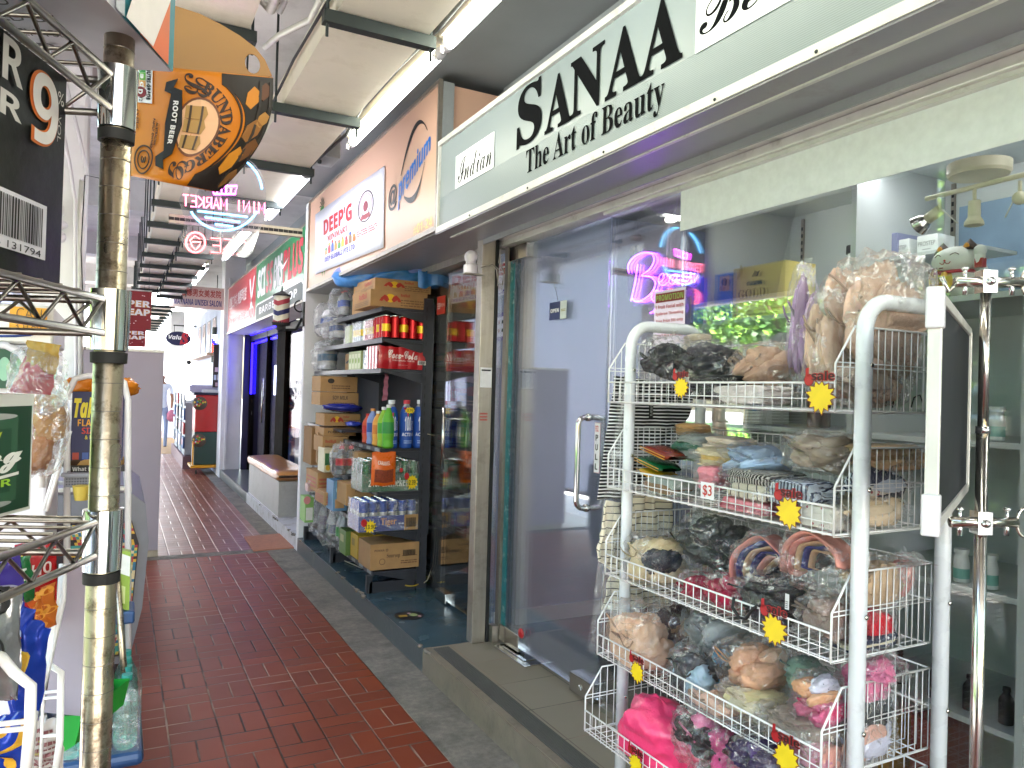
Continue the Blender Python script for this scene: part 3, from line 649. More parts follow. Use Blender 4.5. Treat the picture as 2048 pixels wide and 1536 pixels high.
# things on the display shelves
def prod_box(q0, q1, zb, h, m, label, name='product_box', cat='box', art=None, group=None, x=2.17, dep=.16):
    """box standing on a shelf; q0,q1 = y of its left and right edge"""
    t = thing(name, label, cat, (x, (q0 + q1) / 2, zb), group)
    b = MB(); b.box(x, x + dep, q1, q0, zb, zb + h, m); p = Panel(b, (x, q0, zb), (0, q1 - q0, 0), (0, 0, h))
    if art: art(p)
    b.build('carton', t, bevel=.0015); return t
def art_blue(p):
    p.rect(0, 0, 1, .28, '#1c4f9c'); p.ell(.45, .55, .16, .2, '#6fa6dc'); p.poly([(.37, .60), (.53, .60), (.45, .48)], '#1b3a5c'); p.rect(.72, .62, .96, .94, '#d8c8a8'); p.ell(.84, .80, .07, .09, '#2c2018')
    p.ell(.8, .68, .08, .06, '#c89878', 2); p.text(serif('DIAMOND'), .2, .32, .72, .38, '#dfe8f4'); p.ell(.45, .86, .05, .06, '#d0a040'); p.rect(.55, .08, .62, .2, '#dfe8f4')
def art_gold(p):
    p.ell(.08, .93, .12, .16, '#b9a23a', 1.2, a0=-90, a1=60); p.text(serif('GOLD'), .12, .38, .66, .55, '#7c6a30'); p.text('FACIAL KIT', .10, .27, .68, .33, '#8c7a3c'); p.rect(.28, .62, .58, .70, '#2c4a44'); p.text('Pure', .36, .64, .50, .68, '#d9cf9a', 3)
    p.poly([(.38, .78), (.44, .90), (.50, .86), (.54, .90), (.50, .78)], '#2c2418'); p.lines(.05, .04, .9, .08, '#8c7a3c', 1); p.rect(0, .12, 1, .14, '#c9ad4c')
mat('gold_foil', '#f0dc84', .3, metal=.0, var=.06)
prod_box(2.50, 2.265, 1.818, .19, '#4c98dc', 'blue boxed facial kit with a portrait, left on the upper display shelf', art=art_blue)
prod_box(2.255, 1.99, 1.818, .20, 'gold_foil', 'shiny gold facial kit box on the upper display shelf', art=art_gold)
prod_box(2.34, 2.20, 1.403, .16, '#c8d2cf', 'tall pale facial care tin under the blue boxed kit', art=lambda p: (p.rect(.1, .7, .6, .86, '#2a7ca8'), p.text(script('Facial'), .1, .35, .9, .55, '#4a4e50')))
prod_box(2.18, 2.10, 1.403, .17, '#dfe2dc', 'white and yellow skin care box with a blue panel', art=lambda p: (p.rect(.15, .3, .85, .8, '#2f7fc0'), p.rect(0, 0, .1, 1, '#d9b84a')))
for i, (y, s) in enumerate(((1.60, 'white step cream box, farther of the two by the mirror'), (1.50, 'white step cream box, nearer of the two by the mirror'))):
    prod_box(y + .075, y + .005, 1.99, .06, '#e3e6e4', s, art=lambda p: (p.text('PROSTEP', .08, .42, .92, .66, '#7a7c7c'), p.lines(.3, .2, .7, .3, '#9a9c9c', 1)), x=2.32, dep=.09)
t = thing('ledge', 'narrow glass ledge holding the step cream boxes', 'ledge', (2.30, 1.5, 1.98)); MB().box(2.28, 2.5, 1.36, 1.72, 1.978, 1.9885, 'room_white').build('board', t)
prod_box(1.73, 1.64, 1.99, .085, '#8e93b4', 'lilac cream box at the ledge end', x=2.31, dep=.12)
def jar(c, label, body, cap, h=.12, r=.028, cat='bottle', name='bottle', lab=None, neck=.8, group=None):
    t = thing(name, label, cat, c, group); b = MB(); bottle(b, c, h, r, body, cap, neck, lab=lab); b.build('body', t); return t
jar((2.42, 2.40, 1.818), 'turquoise tub standing behind the blue boxed kit', '#2f9fb4', '#2f9fb4', .22, .05, 'tub', 'tub', neck=.95)
jar((2.40, 1.87, 1.818), 'white lotion bottle with a black cap behind the gold box', '#d9dcda', 'black_matte', .26, .045, neck=.6)
jar((2.26, 1.90, 1.403), 'brown lotion bottle on the middle display shelf', '#5a4436', '#5a4436', .2, .04, neck=.5)
for i, (y, zz) in enumerate(((1.10, 1.402), (1.23, 1.402), (1.02, 1.402), (1.14, 1.0), (1.24, .987), (1.03, .987), (1.32, .987))):
    s = ['white gel bottle with a tall cap right of the steel pole, upper shelf', 'white gel bottle with a tall cap left of the steel pole, upper shelf', 'white gel bottle at the picture edge, upper shelf', 'white gel bottle on the middle shelf below the steel clamp', 'second white gel bottle on the middle shelf, left of the steel clamp', 'white gel bottle on the middle shelf at the picture edge', 'white gel bottle on the middle shelf, nearest the whiteboard corner'][i]
    jar((2.18, y, zz if zz > 1.1 else .987), s, '#dfe2e0', '#dfe2e0', .095, .021, lab=('#7fb8ac', .12, .42), group='white gel bottles on the display shelves')
for i, (y, x) in enumerate(((1.40, 2.19), (1.30, 2.2), (1.20, 2.2), (1.13, 2.19), (1.05, 2.2), (.98, 2.18), (1.52, 2.2))):
    s = ['black nail varnish bottle, second from the rack', 'black nail varnish bottle in the middle of the lower shelf row', 'black nail varnish bottle just left of the steel pole', 'black nail varnish bottle right behind the steel pole', 'black nail varnish bottle right of the steel pole', 'black nail varnish bottle at the picture edge', 'black nail varnish bottle behind the rack basket wires'][i]
    jar((x, y, .622), s, 'black_gloss' if 0 else '#141416', '#0c0c0e', .10, .019, neck=.42, group='black nail varnish bottles on the lower display shelf')
# track of spotlights under the cabinet top
t = thing('spotlight_bar', 'cream ceiling spotlight bar with adjustable lamps above the lucky cat', 'light fitting', (2.10, 1.33, 2.28))
c0 = W(1958, 345, x=2.12); b = MB(); b.lathe((2.12, c0.y, c0.z - .01), [(0, 0), (.075, 0), (.08, .008), (.08, .035), (0, .036)], '#cfc9ae', 32); b.build('canopy', t)
p0, p1 = W(1852, 398, x=2.10), W(2060, 346, x=2.10); b = MB(); b.cyl(p0, p1, .007, '#cfc9ae', 10); b.build('bar', t)
for (a, bb, cc, dd) in (((1878, 395), (1880, 420), (1865, 425), (1835, 453)),):
    pa, pb, pc, pd = [W(*k, x=2.10) for k in (a, bb, cc, dd)]
    b = MB(); b.cyl(pa, pb, .005, '#cfc9ae', 8); b.cyl(pb, pd + (pb - pd) * .45, .016, '#cfc9ae', 14); b.build('spot_head', t)
    b = MB(); b.lathe(pb + (pd - pb) * .5, [(.012, 0), (.025, .018), (.031, .038), (.028, .04), (.010, .012)], 'steel', 18, axis=(pd - pb)); b.build('bulb', t)
pa, pb = W(1949, 375, x=2.10), W(1949, 402, x=2.10); b = MB(); b.cyl(pa, pb, .005, '#cfc9ae', 8); b.lathe(pb, [(0, 0), (.015, 0), (.016, -.045), (.024, -.058), (.025, -.068), (.02, -.07), (0, -.066)], '#cfc9ae', 18); b.build('spot_head', t)
b = MB(); b.cyl(W(1885, 420, x=2.10), W(1915, 446, x=2.10), .0018, '#d8d5c8', 6); b.build('aiming_rod', t)
pa = W(2040, 362, x=2.10); b = MB(); b.cyl(pa, pa - V((0, 0, .03)), .005, '#cfc9ae', 8); b.sphere(pa - V((0, 0, .045)), .018, '#cfc9ae', 12, 8); b.cyl(W(2035, 385, x=2.1), W(2010, 435, x=2.1), .0018, '#d8d5c8', 6); b.build('spot_head', t)
# lucky cat figurine
cc = W(1925, 600, x=2.20); zb = 1.818; S = 1.0
t = thing('lucky_cat_figurine', 'white ceramic beckoning cat with a red collar and raised paw on the display shelf', 'figurine', (2.20, cc.y, zb))
hx, hy = 2.16, cc.y; hz = W(1925, 520, x=2.16).z
b = MB(); b.sphere((2.20, hy, zb + .065), .062, '#e6e6e2', 24, 16, (1, 1.05, 1.1)); b.sphere((hx, hy, hz), .058, '#e6e6e2', 28, 18, (.85, 1.12, .72))
b.build('body', t)
for s_, m in ((1, '#33241a'), (-1, '#33241a')):
    b = MB(); b.lathe((hx + .005, hy + s_ * .04, hz + .025), [(.024, 0), (.016, .018), (0, .036)], m, 12); b.sphere((hx - .012, hy + s_ * .04, hz + .036), .009, '#c9872a', 8, 6, (.4, 1, 1.2)); b.build('ear', t)
b = MB(); b.tube([(hx + .045 * math.cos(a) * .85 - .005, hy + .055 * math.sin(a), hz - .036) for a in [i * math.pi / 10 for i in range(20)]], .005, 'red_gloss', 8, True); b.sphere((hx - .05, hy, hz - .045), .009, '#e0b030', 10, 8); b.build('collar', t)
b = MB()
def facept(dy, dz): # on the face ellipsoid, towards the street
    k = max(.01, 1 - (dy / (.058 * 1.12)) ** 2 - (dz / (.058 * .72)) ** 2); return V((hx - .058 * .85 * math.sqrt(k) - .001, hy + dy, hz + dz))
for s_ in (-1, 1):
    b.tube([facept(s_ * (.014 + .022 * i / 6), .010 + .006 * math.sin(math.pi * i / 6)) for i in range(7)], .0011, '#4a2018', 6)
    b.tube([facept(s_ * .016 * i / 6, -.008 - .006 * math.sin(math.pi * i / 6)) for i in range(7)], .0011, '#a02018', 6)
b.sphere(facept(0, -.004), .003, '#b0281c', 8, 6); b.build('face', t)
b = MB(); b.tube([(2.17, hy - .055, zb + .08), (2.155, hy - .075, hz - .02), (2.15, hy - .078, hz + .012)], [.014, .013, .014], '#e6e6e2', 12); b.sphere((2.15, hy - .078, hz + .018), .017, '#e6e6e2', 14, 10); b.box(2.142, 2.162, hy - .089, hy - .067, hz - .03, hz - .004, 'red_gloss'); b.build('raised_paw', t)
b = MB(); b.sphere((2.145, hy + .03, zb + .05), .042, '#caa02c', 16, 12, (.5, .9, 1.1))
pp = Panel(b, (2.12, hy + .062, zb + .02), (0, -.06, 0), (0, 0, .07)); pp.text('招福', .1, .1, .9, .9, '#6a1a10', 2); b.build('gold_coin', t)
# waste bin and colourful goods low in the window
prod_box(1.75, 1.62, .1325, .30, '#b58a1e', 'yellow cardboard carton on the floor inside the window', x=2.3)
prod_box(1.58, 1.47, .1325, .34, '#8b2b22', 'red carton on the floor inside the window', x=2.35)
t = thing('globe_ornament', 'small glass globe ornament on the floor of the window', 'ornament', (2.16, 1.36, .14)); b = MB(); b.sphere((2.16, 1.36, .26), .06, '#7a5a36', 16, 12); b.sphere((2.15, 1.36, .34), .022, '#dcdcdc', 12, 8); b.lathe((2.16, 1.36, .1325), [(0, 0), (.04, 0), (.03, .06), (0, .07)], '#3c7c9c', 14); b.build('globe', t)
t = thing('waste_bin', 'pale grey bin just inside the glass behind the wire rack', 'bin', (2.04, 2.02, .13)); MB().lathe((2.06, 1.98, .1325), [(0, 0), (.10, 0), (.125, .42), (.118, .42), (.09, .02), (0, .02)], '#a8b2ac', 24).build('tub', t)
t = thing('shoe', 'dark blue shoe on the dark floor behind the glass door', 'shoe', (2.2, 2.98, .1316)); b = MB(); b.sphere((2.12, 2.98, .165), .05, '#1a2236', 16, 10, (1.9, .8, .75)); b.sphere((2.19, 2.98, .19), .04, '#1a2236', 14, 8, (1, .9, .9)); b.build('upper', t)
# neon sign and wind chime
NZ = 1.975
t = thing('neon_sign', 'purple neon sign in looping handwriting glowing behind the glass', 'neon sign', (1.97, 2.42, 2.0))
def NP(px, py): return W(px, py, x=NZ)
def curve(pts, n=6):
    P = [NP(*p) for p in pts]; out = []
    for i in range(len(P) - 1):
        p0, p1, p2, p3 = P[max(i - 1, 0)], P[i], P[i + 1], P[min(i + 2, len(P) - 1)]
        for k in range(n):
            a = k / n; out.append(.5 * ((2 * p1) + (p2 - p0) * a + (2 * p0 - 5 * p1 + 4 * p2 - p3) * a * a + (3 * p1 - p0 - 3 * p2 + p3) * a ** 3))
    return out + [P[-1]]
Bs = [(1258, 546), (1256, 532), (1266, 516), (1285, 506), (1303, 507), (1308, 522), (1298, 540), (1283, 551), (1300, 553), (1311, 566), (1303, 586), (1285, 600), (1272, 603), (1264, 596)]
stem = [(1275, 528), (1272, 555), (1267, 580), (1262, 602)]
e_ = [(1318, 566), (1328, 556), (1326, 547), (1319, 552), (1318, 565), (1326, 571), (1335, 565)]
a_ = [(1352, 548), (1341, 552), (1338, 564), (1346, 568), (1354, 555), (1355, 548), (1354, 562), (1360, 567)]
u_ = [(1368, 546), (1367, 562), (1376, 562), (1382, 545), (1382, 563)]
s_ = [(1316, 581), (1306, 584), (1303, 596), (1311, 608), (1308, 622), (1300, 626)]
h_ = [(1326, 580), (1320, 606), (1318, 625), (1324, 606), (1331, 604), (1332, 624)]
o_ = [(1346, 604), (1339, 612), (1344, 622), (1352, 614), (1346, 604)]
for c in (Bs, stem, e_, a_, u_, s_, h_, o_):
    MB().tube(curve(c), .0031 if c in (Bs, stem, s_) else .0023, 'neon_violet', 8).build('tube', t)
b = MB(); out = [(1250, 540), (1256, 512), (1285, 498), (1312, 502), (1320, 530), (1345, 536), (1388, 536), (1388, 580), (1360, 600), (1356, 634), (1296, 634), (1290, 610), (1262, 612), (1252, 590)]
q = [NP(*p) for p in out]; b.add([V((NZ + .012, k.y, k.z)) for k in q] + [V((NZ + .016, k.y, k.z)) for k in q], [tuple(range(len(q)))[::-1], tuple(len(q) + i for i in range(len(q)))] + [(i, (i + 1) % len(q), len(q) + (i + 1) % len(q), len(q) + i) for i in range(len(q))], 'acrylic_violet'); b.build('backing', t)
b = MB(); b.tube([NP(*p) for p in ((1356, 392), (1352, 420), (1340, 440), (1336, 470), (1333, 540))], .0045, '#d8d0f0', 8); b.build('cable', t)
t = thing('wind_chime', 'dark wooden wind chime with silver tubes hanging by the neon sign', 'wind chime', W(1273, 470, x=2.05))
c = W(1272, 475, x=2.05); b = MB(); b.lathe((c.x, c.y, c.z - .012), [(0, 0), (.022, .0), (.030, .012), (.020, .024), (0, .026)], '#3a1c28', 8); b.build('top_disc', t)
b = MB()
for k in range(6):
    a = k * math.pi / 3 + .3; b.tube([(c.x, c.y, c.z + .09), (c.x + .022 * math.cos(a), c.y + .022 * math.sin(a), c.z + .01)], .0008, 'bracket', 4); b.tube([(c.x + .022 * math.cos(a), c.y + .022 * math.sin(a), c.z), (c.x + .022 * math.cos(a), c.y + .022 * math.sin(a), c.z - .04)], .0008, 'bracket', 4)
b.build('cord', t)
for k in range(6):
    a = k * math.pi / 3 + .3; MB().cyl((c.x + .022 * math.cos(a), c.y + .022 * math.sin(a), c.z - .04), (c.x + .022 * math.cos(a), c.y + .022 * math.sin(a), c.z - .15 - .012 * k), .0035, 'steel', 8).build('tube', t)
b = MB(); q0, q1 = W(1318, 652, x=1.91), W(1382, 575, x=1.91)
t = thing('promotion_poster', 'white promotion price poster with a dark red heading taped to the window', 'poster', (1.91, q0.y, q1.z))
p = Panel(b, (1.884, q0.y, W(1322, 690, x=1.91).z), (0, q1.y - q0.y, 0), (0, 0, q1.z - W(1322, 690, x=1.91).z)); p.rect(0, 0, 1, 1, '#dfd3e8', 0); p.rect(.05, .78, .97, .95, '#7c1a24', 1); p.text(bold('PROMOTION'), .08, .81, .95, .92, '#8fae50', 2)
for i, s in enumerate(('1 Fruit Facial with', 'Eyebrow Threading', 'Free Price 55$ only', '2 Honey Full Arm Wax', '(Half Wax Price 10$)')): p.text(bold(s), .06 + .02 * i, .66 - i * .135, .96, .73 - i * .135, '#a82838', 2)
b.build('sheet', t)

# unseen ceiling lamps, added to brighten the shop interior
for i, (x, y, l_) in enumerate(((2.9, 3.0, 'long tube lamp on the ceiling of the beauty shop, near the party wall'), (3.4, .9, 'long tube lamp on the ceiling of the beauty shop, behind the display cabinet'))):
    t = thing('fluorescent_lamp', l_, 'fluorescent lamp', (x, y, 2.58), 'interior tube lamps'); MB().box(x - .05, x + .05, y - .62, y + .62, 2.59, 2.619, 'plastic_white').build('housing', t, bevel=.004); MB().cyl((x, y - .58, 2.565), (x, y + .58, 2.565), .016, 'tube_light', 12).build('tube', t)
t = thing('cabinet_light', 'slim strip lamp under the top of the display cabinet', 'lamp', (2.2, .6, 2.28)); MB().box(2.16, 2.19, -.9, 2.2, 2.285, 2.298, 'plastic_white').build('housing', t); MB().box(2.163, 2.187, -.88, 2.18, 2.28, 2.2845, 'cab_led').build('tube', t)  # unseen glowing strip added to brighten the display shelves
# ------------------------------------------------------------ cloth and bags
def stripe_mat(name, c1, c2, period, duty, axis='Z', wob=.004, rough=.8):
    m = bpy.data.materials.new(name); m.use_nodes = True; MATS[name] = m; t = m.node_tree; b = t.nodes['Principled BSDF']; x = NX(t)
    tc = t.nodes.new('ShaderNodeTexCoord'); sp = t.nodes.new('ShaderNodeSeparateXYZ'); t.links.new(tc.outputs['Object'], sp.inputs[0])
    nz = t.nodes.new('ShaderNodeTexNoise'); nz.inputs['Scale'].default_value = 14; t.links.new(tc.outputs['Object'], nz.inputs['Vector'])
    a = x.m('ADD', sp.outputs['XYZ'.index(axis)], x.m('MULTIPLY', nz.outputs[0], wob))
    s = x.m('LESS_THAN', x.m('FRACT', x.m('DIVIDE', a, period)), duty)
    mx = t.nodes.new('ShaderNodeMix'); mx.data_type = 'RGBA'; t.links.new(s, mx.inputs[0]); mx.inputs[6].default_value = lin(c1) + (1,); mx.inputs[7].default_value = lin(c2) + (1,)
    t.links.new(mx.outputs[2], b.inputs['Base Color']); b.inputs['Roughness'].default_value = rough; return m
def dot_mat(name, c1, c2, scale, thr):
    m = bpy.data.materials.new(name); m.use_nodes = True; MATS[name] = m; t = m.node_tree; b = t.nodes['Principled BSDF']
    tc = t.nodes.new('ShaderNodeTexCoord'); vo = t.nodes.new('ShaderNodeTexVoronoi'); vo.inputs['Scale'].default_value = scale; t.links.new(tc.outputs['Object'], vo.inputs['Vector'])
    x = NX(t); s = x.m('LESS_THAN', vo.outputs['Distance'], thr)
    mx = t.nodes.new('ShaderNodeMix'); mx.data_type = 'RGBA'; t.links.new(s, mx.inputs[0]); mx.inputs[6].default_value = lin(c1) + (1,); mx.inputs[7].default_value = lin(c2) + (1,)
    t.links.new(mx.outputs[2], b.inputs['Base Color']); b.inputs['Roughness'].default_value = .8; return m
stripe_mat('stripe_black', '#17181c', '#f2f2f4', .0115, .36, wob=.006); stripe_mat('stripe_cream', '#efe6d0', '#16161a', .0235, .13, wob=.004)
stripe_mat('stripe_navy', '#c3cede', '#2a3450', .010, .45, 'Y', .02); stripe_mat('stripe_zig', '#16171a', '#c8c6c0', .009, .4, 'Y', .02); stripe_mat('stripe_thin', '#d8cdb8', '#3a2c30', .03, .12, 'Y', .01)
dot_mat('floral', '#dcd8d0', '#a8384c', 55, .22); dot_mat('dots_white', '#dcd8ea', '#3c3850', 90, .14); dot_mat('dots_pink', '#e77aa4', '#5c2440', 90, .14); dot_mat('dots_navy', '#28304c', '#d8d8dc', 60, .25)
def cloth(c, h, var=.1): 
    k = 'cloth' + c
    return MATS.get(k) or mat(k, c, .8, var=var, scale=9, bump=.35, bscale=90)
def blob(mb, c, s, m, seed=0, fold=.16, fine=.05, nu=44, nv=30, squash=1.0, tilt=0, box=2.6, ff=1):
    """bunched cloth: a rounded bale covered in long creases"""
    if isinstance(m, str) and m.startswith('#'): m = cloth(m, 0)
    o = V((seed * 3.7, seed * 1.3, seed * 7.1)); ct, st_ = math.cos(tilt), math.sin(tilt); rr = random.Random(int(seed * 100)); ax = V((rr.uniform(-1, 1), rr.uniform(-1, 1), rr.uniform(-1, 1))).normalized()
    def rg(n, k=2.2): return (1 - min(1, abs(n) * 1.7)) ** k
    def f(u, v):
        th = u * 2 * math.pi; ph = (v - .5) * math.pi
        d = V((math.cos(th) * math.cos(ph), math.sin(th) * math.cos(ph), math.sin(ph)))
        k = (abs(d.x) ** box + abs(d.y) ** box + abs(d.z) ** box) ** (-1 / box)
        q = d * k; w = noise.noise_vector(q * 1.1 + o) * .55; p1 = (q - ax * q.dot(ax) * .72) * 1.5 * ff + w
        n1 = rg(noise.noise(p1 + o)); n2 = rg(noise.noise(p1 * 2.3 + o * 2), 3); n3 = noise.noise(q * .9 + o); n4 = rg(noise.noise(p1 * 5.1 + o), 3)
        r = 1 + fold * (n3 * 1.3 + n1 * .85 - .5) + fold * .55 * (n2 - .3) + fold * .22 * n4
        p = V((q.x * s[0], q.y * s[1], q.z * s[2])) * r
        return V(c) + V((p.x, p.y * ct - p.z * st_, p.y * st_ + p.z * ct))
    return mb.grid(f, nu, nv, m)
def bagfilm(mb, c, s, seed=0, m='bag', tail=None, nu=30, nv=20, tilt=0):
    o = V((seed * 5.1, seed * 2.9, seed * 1.7)); ct, st_ = math.cos(tilt), math.sin(tilt); rr = random.Random(int(seed * 10))
    def f(u, v):
        th = u * 2 * math.pi; ph = (v - .5) * math.pi
        q = V((math.cos(th) * math.cos(ph), math.sin(th) * math.cos(ph), math.sin(ph)))
        k = (abs(q.x) ** 3 + abs(q.y) ** 3 + abs(q.z) ** 3) ** (-1 / 3); q = q * k
        r = 1 + .20 * (1 - 2 * abs(noise.noise(q * 1.7 + o))) + .16 * noise.noise(q * 4.3 + o) + .06 * noise.noise(q * 11 + o) - .05
        p = V((q.x * s[0], q.y * s[1], q.z * s[2])) * r
        return V(c) + V((p.x, p.y * ct - p.z * st_, p.y * st_ + p.z * ct))
    mb.grid(f, nu, nv, m, False)
    if tail:
        for j in range(2):
            t = (V(tail) + V((rr.uniform(-.02, .02), rr.uniform(-.03, .03), 0)) * (1 + j)).normalized(); a = t.orthogonal().normalized(); b = t.cross(a); L = max(.035, V(tail).length) * (1 - .3 * j); base = V(c) + V((t.x * s[0], t.y * s[1], t.z * s[2])) * .85
            mb.grid(lambda u, v: base + t * L * v * (1 + .5 * noise.noise(V((u * 4, seed, j)))) + (a * math.cos(u * 5) + b * math.sin(u * 5) * .45) * (.12 + .9 * v ** .8) * L * .6 * (1 + .6 * noise.noise(V((u * 7, v * 3, seed)))), 26, 5, m, False)
    return mb
def shade(h, k):
    h = h.lstrip('#'); k = min(k, 232 / max(int(h[i:i + 2], 16) for i in (0, 2, 4))); return '#%02x%02x%02x' % tuple(max(4, min(245, int(int(h[i:i + 2], 16) * k))) for i in (0, 2, 4))
BZ = [1.478, 1.205, .928, .675, .44]; XFR = [1.392, 1.398, 1.398, 1.375, 1.335]
def bundle(px, py, rx, ry, x, cols, label, seed, name='bagged_garment', cat='bagged clothes', film_='bag', tail=None, tilt=0, group='bagged clothes in the wire baskets', fold=.2, deep=1.0):
    c = W(px, py, x=x); d = (c - CP).dot(fw); sy = rx * d / 1500; sz = ry * d / 1500; sx = min(sy, .105) * deep
    t = thing(name, label, cat, c - V((0, 0, sz)), group); r = random.Random(seed)
    if isinstance(cols, str): cols = [cols]
    n = len(cols); b = MB(); flat = film_ and ry < 26
    nl = (3 if flat else (6 if rx > 50 else 4)) if ry < 90 else 7
    if cols == ['bag_pink']: nl = 1
    for i in range(nl):
        m = cols[i % n]; mm = shade(m, r.choice((1.22, 1.12, 1.3, 1.05))) if m.startswith('#') else m
        if nl == 1: cc, ss, tl = c, (sx * .95, sy * .95, sz * .92), tilt
        elif flat: cc = c + V((r.uniform(-.1, .1) * sx, r.uniform(-.12, .12) * sy, (i - 1) * sz * .55)); ss = (sx * .9, sy * r.uniform(.8, .95), sz * .5); tl = r.uniform(-.05, .05)
        elif ry >= 90: cc = c + V((r.uniform(-.3, .2) * sx, (i - 3) / 3.2 * sy * .62, r.uniform(-.25, .15) * sz)); ss = (sx * .75, sy * .24, sz * r.uniform(.66, .86)); tl = r.uniform(-.2, .2)
        else:
            a = 2 * math.pi * i / nl + seed; cc = c + V((-(.25 if i % 2 else -.1) * sx, math.cos(a) * sy * .42, math.sin(a) * sz * .38)); ss = (sx * r.uniform(.55, .8), sy * r.uniform(.42, .62), sz * r.uniform(.38, .6)); tl = r.uniform(-.7, .7)
        blob(b, cc, ss, mm, seed + i * .37, fold=fold * (.85 if not flat else .7), tilt=tl, ff=r.uniform(.8, 1.6), nu=40, nv=26, box=2.3 if not flat else 4)
    if not flat and nl > 1 and n and cols[0].startswith('#'):
        for j in range(2):   # straps and hems
            p0 = c + V((-sx * .9, r.uniform(-.6, .2) * sy, r.uniform(.1, .6) * sz)); b.tube([p0 + V((.01 * math.sin(k), k * sy * .16, -.25 * sz * math.sin(k * .7 + j))) for k in range(6)], .0028, cloth(shade(cols[0], .8), 0), 5)
    ks = [k for k in range(5) if BZ[k] <= c.z + .03]; bz, fx = (BZ[ks[0]], XFR[ks[0]]) if ks else (.3, 1.3)
    def tuck(b, e):   # the wires hold the heap in
        for i, p in enumerate(b.v):
            x_, y_, z_ = p; lim = fx + e
            if x_ < lim and z_ < bz + .10: x_ = lim + (x_ - lim) * .12
            if x_ > 1.735: x_ = 1.735 + (x_ - 1.735) * .12
            if z_ < bz + e: z_ = bz + e + (z_ - bz - e) * .12
            if y_ < 1.140 and z_ < bz + .2: y_ = 1.140 + (y_ - 1.140) * .12
            b.v[i] = (x_, y_, z_)
    tuck(b, .010); b.build('garment', t)
    if film_ and cols != ['bag_pink']:
        b = MB(); bagfilm(b, c, (sx * 1.02, sy * 1.03, sz * 1.05), seed, film_, tail, tilt=tilt); tuck(b, .005); b.build('bag', t)
    return t
# ------------------------------------------------------------ white wire rack
XF, XB, YN, YL = 1.454, 1.75, 1.105, 1.958
t = rack = thing('wire_rack', 'tall white wire basket rack full of bagged clothes in front of the shop window', 'display rack', (1.66, 1.55, .13))
for k, (y, nm) in enumerate(((YN, 'end_frame'), (YL, 'end_frame'))):
    pts = [(XF, y, .13), (XF, y, 1.2)] + [(XF + .07 - .07 * math.cos(a), y, 1.655 + .07 * math.sin(a)) for a in [i * math.pi / 14 for i in range(8)]] + [(XB - .07 + .07 * math.sin(a), y, 1.655 + .07 * math.cos(a)) for a in [i * math.pi / 14 for i in range(8)]] + [(XB, y, 1.2), (XB, y, .13)]
    MB().tube(pts, .018, 'post_white', 18).build(nm, t)
def basket(z, xf, k):
    ya, yb = YN + .024, YL + .03; b = MB(); r1, r2 = .0022, .0014; H, LIP = .19, .062
    xb = XB - .005; m = 'rack_white'
    # side outlines
    for y in (ya, yb):
        b.tube([(xf, y, z), (xf, y, z + .105), (xf + .06, y, z + H), (xb, y, z + H)], r1 * 1.25, m, 8)
        b.tube([(xf, y, z), (xb, y, z)], r1, m, 8)
        n = 15
        for i in range(1, n):
            x = xf + (xb - xf) * i / n; top = z + (H if x > xf + .06 else .105 + (x - xf) / .06 * (H - .105)); b.tube([(x, y, z), (x, y, top)], r2, m, 6)
        for dz in (.098, .108): b.tube([(xf, y, z + dz), (xb, y, z + dz)], r2, m, 6)
    n = int((yb - ya) / .0295)
    for i in range(n + 1):
        y = ya + (yb - ya) * i / n
        b.tube([(xf, y, z + LIP), (xf, y, z - .004), (xf + .05, y, z - .005), (xb, y, z - .003), (xb, y, z + H)], r2, m, 6)
    for dz, r in ((LIP, r1 * 1.2), (.026, r2), (0, r1)): b.tube([(xf, ya, z + dz), (xf, yb, z + dz)], r, m, 8)
    for dx in (.012, .09, .17, .25, .33, .40):
        if xf + dx < xb: b.tube([(xf + dx, ya, z), (xf + dx, yb, z)], r2 * 1.2, m, 6)
    for dz in (H, .1): b.tube([(xb, ya, z + dz), (xb, yb, z + dz)], r1, m, 8)
    bk = b.build('basket', rack)
    for y in (YN, YL):
        for x in (XF, XB): MB().sphere((x, y - .021, z + .103), .0058, 'steel', 10, 6, (1, .5, 1)).build('bolt', bk)
for k in range(5): basket(BZ[k], XFR[k], k)
mat('bag_pink', '#f8457c', .3, var=.06, scale=8, bump=.3, bscale=60, coat=.3)
# top basket
B1 = [
 (1335, 722, 48, 44, 1.50, ['#17181d', '#1c1d24'], 'bagged black strappy tops at the far end of the top basket', (0, .03, .04)),
 (1395, 690, 26, 20, 1.62, ['#c9b9a4'], 'small knotted cream bag behind the black tops in the top basket', (0, 0, .03)),
 (1428, 722, 62, 36, 1.56, ['#1e1c26', '#2b2d33', '#33313c'], 'bagged charcoal and black garments, second in the top basket', (0, -.02, .03)),
 (1440, 775, 60, 22, 1.47, ['#0f1013', '#1a1a1e'], 'flat black bag lying low against the front wires of the top basket', None),
 (1540, 735, 62, 44, 1.56, ['#b89a86', '#b3917c'], 'bagged pleated beige garment in the middle of the top basket', (0, .02, .04)),
 (1505, 790, 72, 17, 1.45, ['#c9c1bf'], 'flat pale grey folded cloth under the pleated beige bag', None),
 (1604, 650, 24, 105, 1.56, ['#a78bb0'], 'tall lilac bra bag standing upright in the top basket', (0, .02, .05)),
 (1650, 690, 34, 95, 1.52, ['#cdb19c', '#d5bb9e'], 'tall nude bra bag leaning between the lilac and the big beige bag', (0, 0, .03)),
 (1755, 640, 88, 112, 1.62, ['#c3a695', '#c9ab97', '#bfa28f'], 'largest bag, beige moulded bras standing at the near end of the top basket', (0, -.04, .05)),
 (1740, 770, 95, 38, 1.55, ['#b9a090', '#a8988c'], 'beige bundle squashed below the largest bag in the top basket', None)]
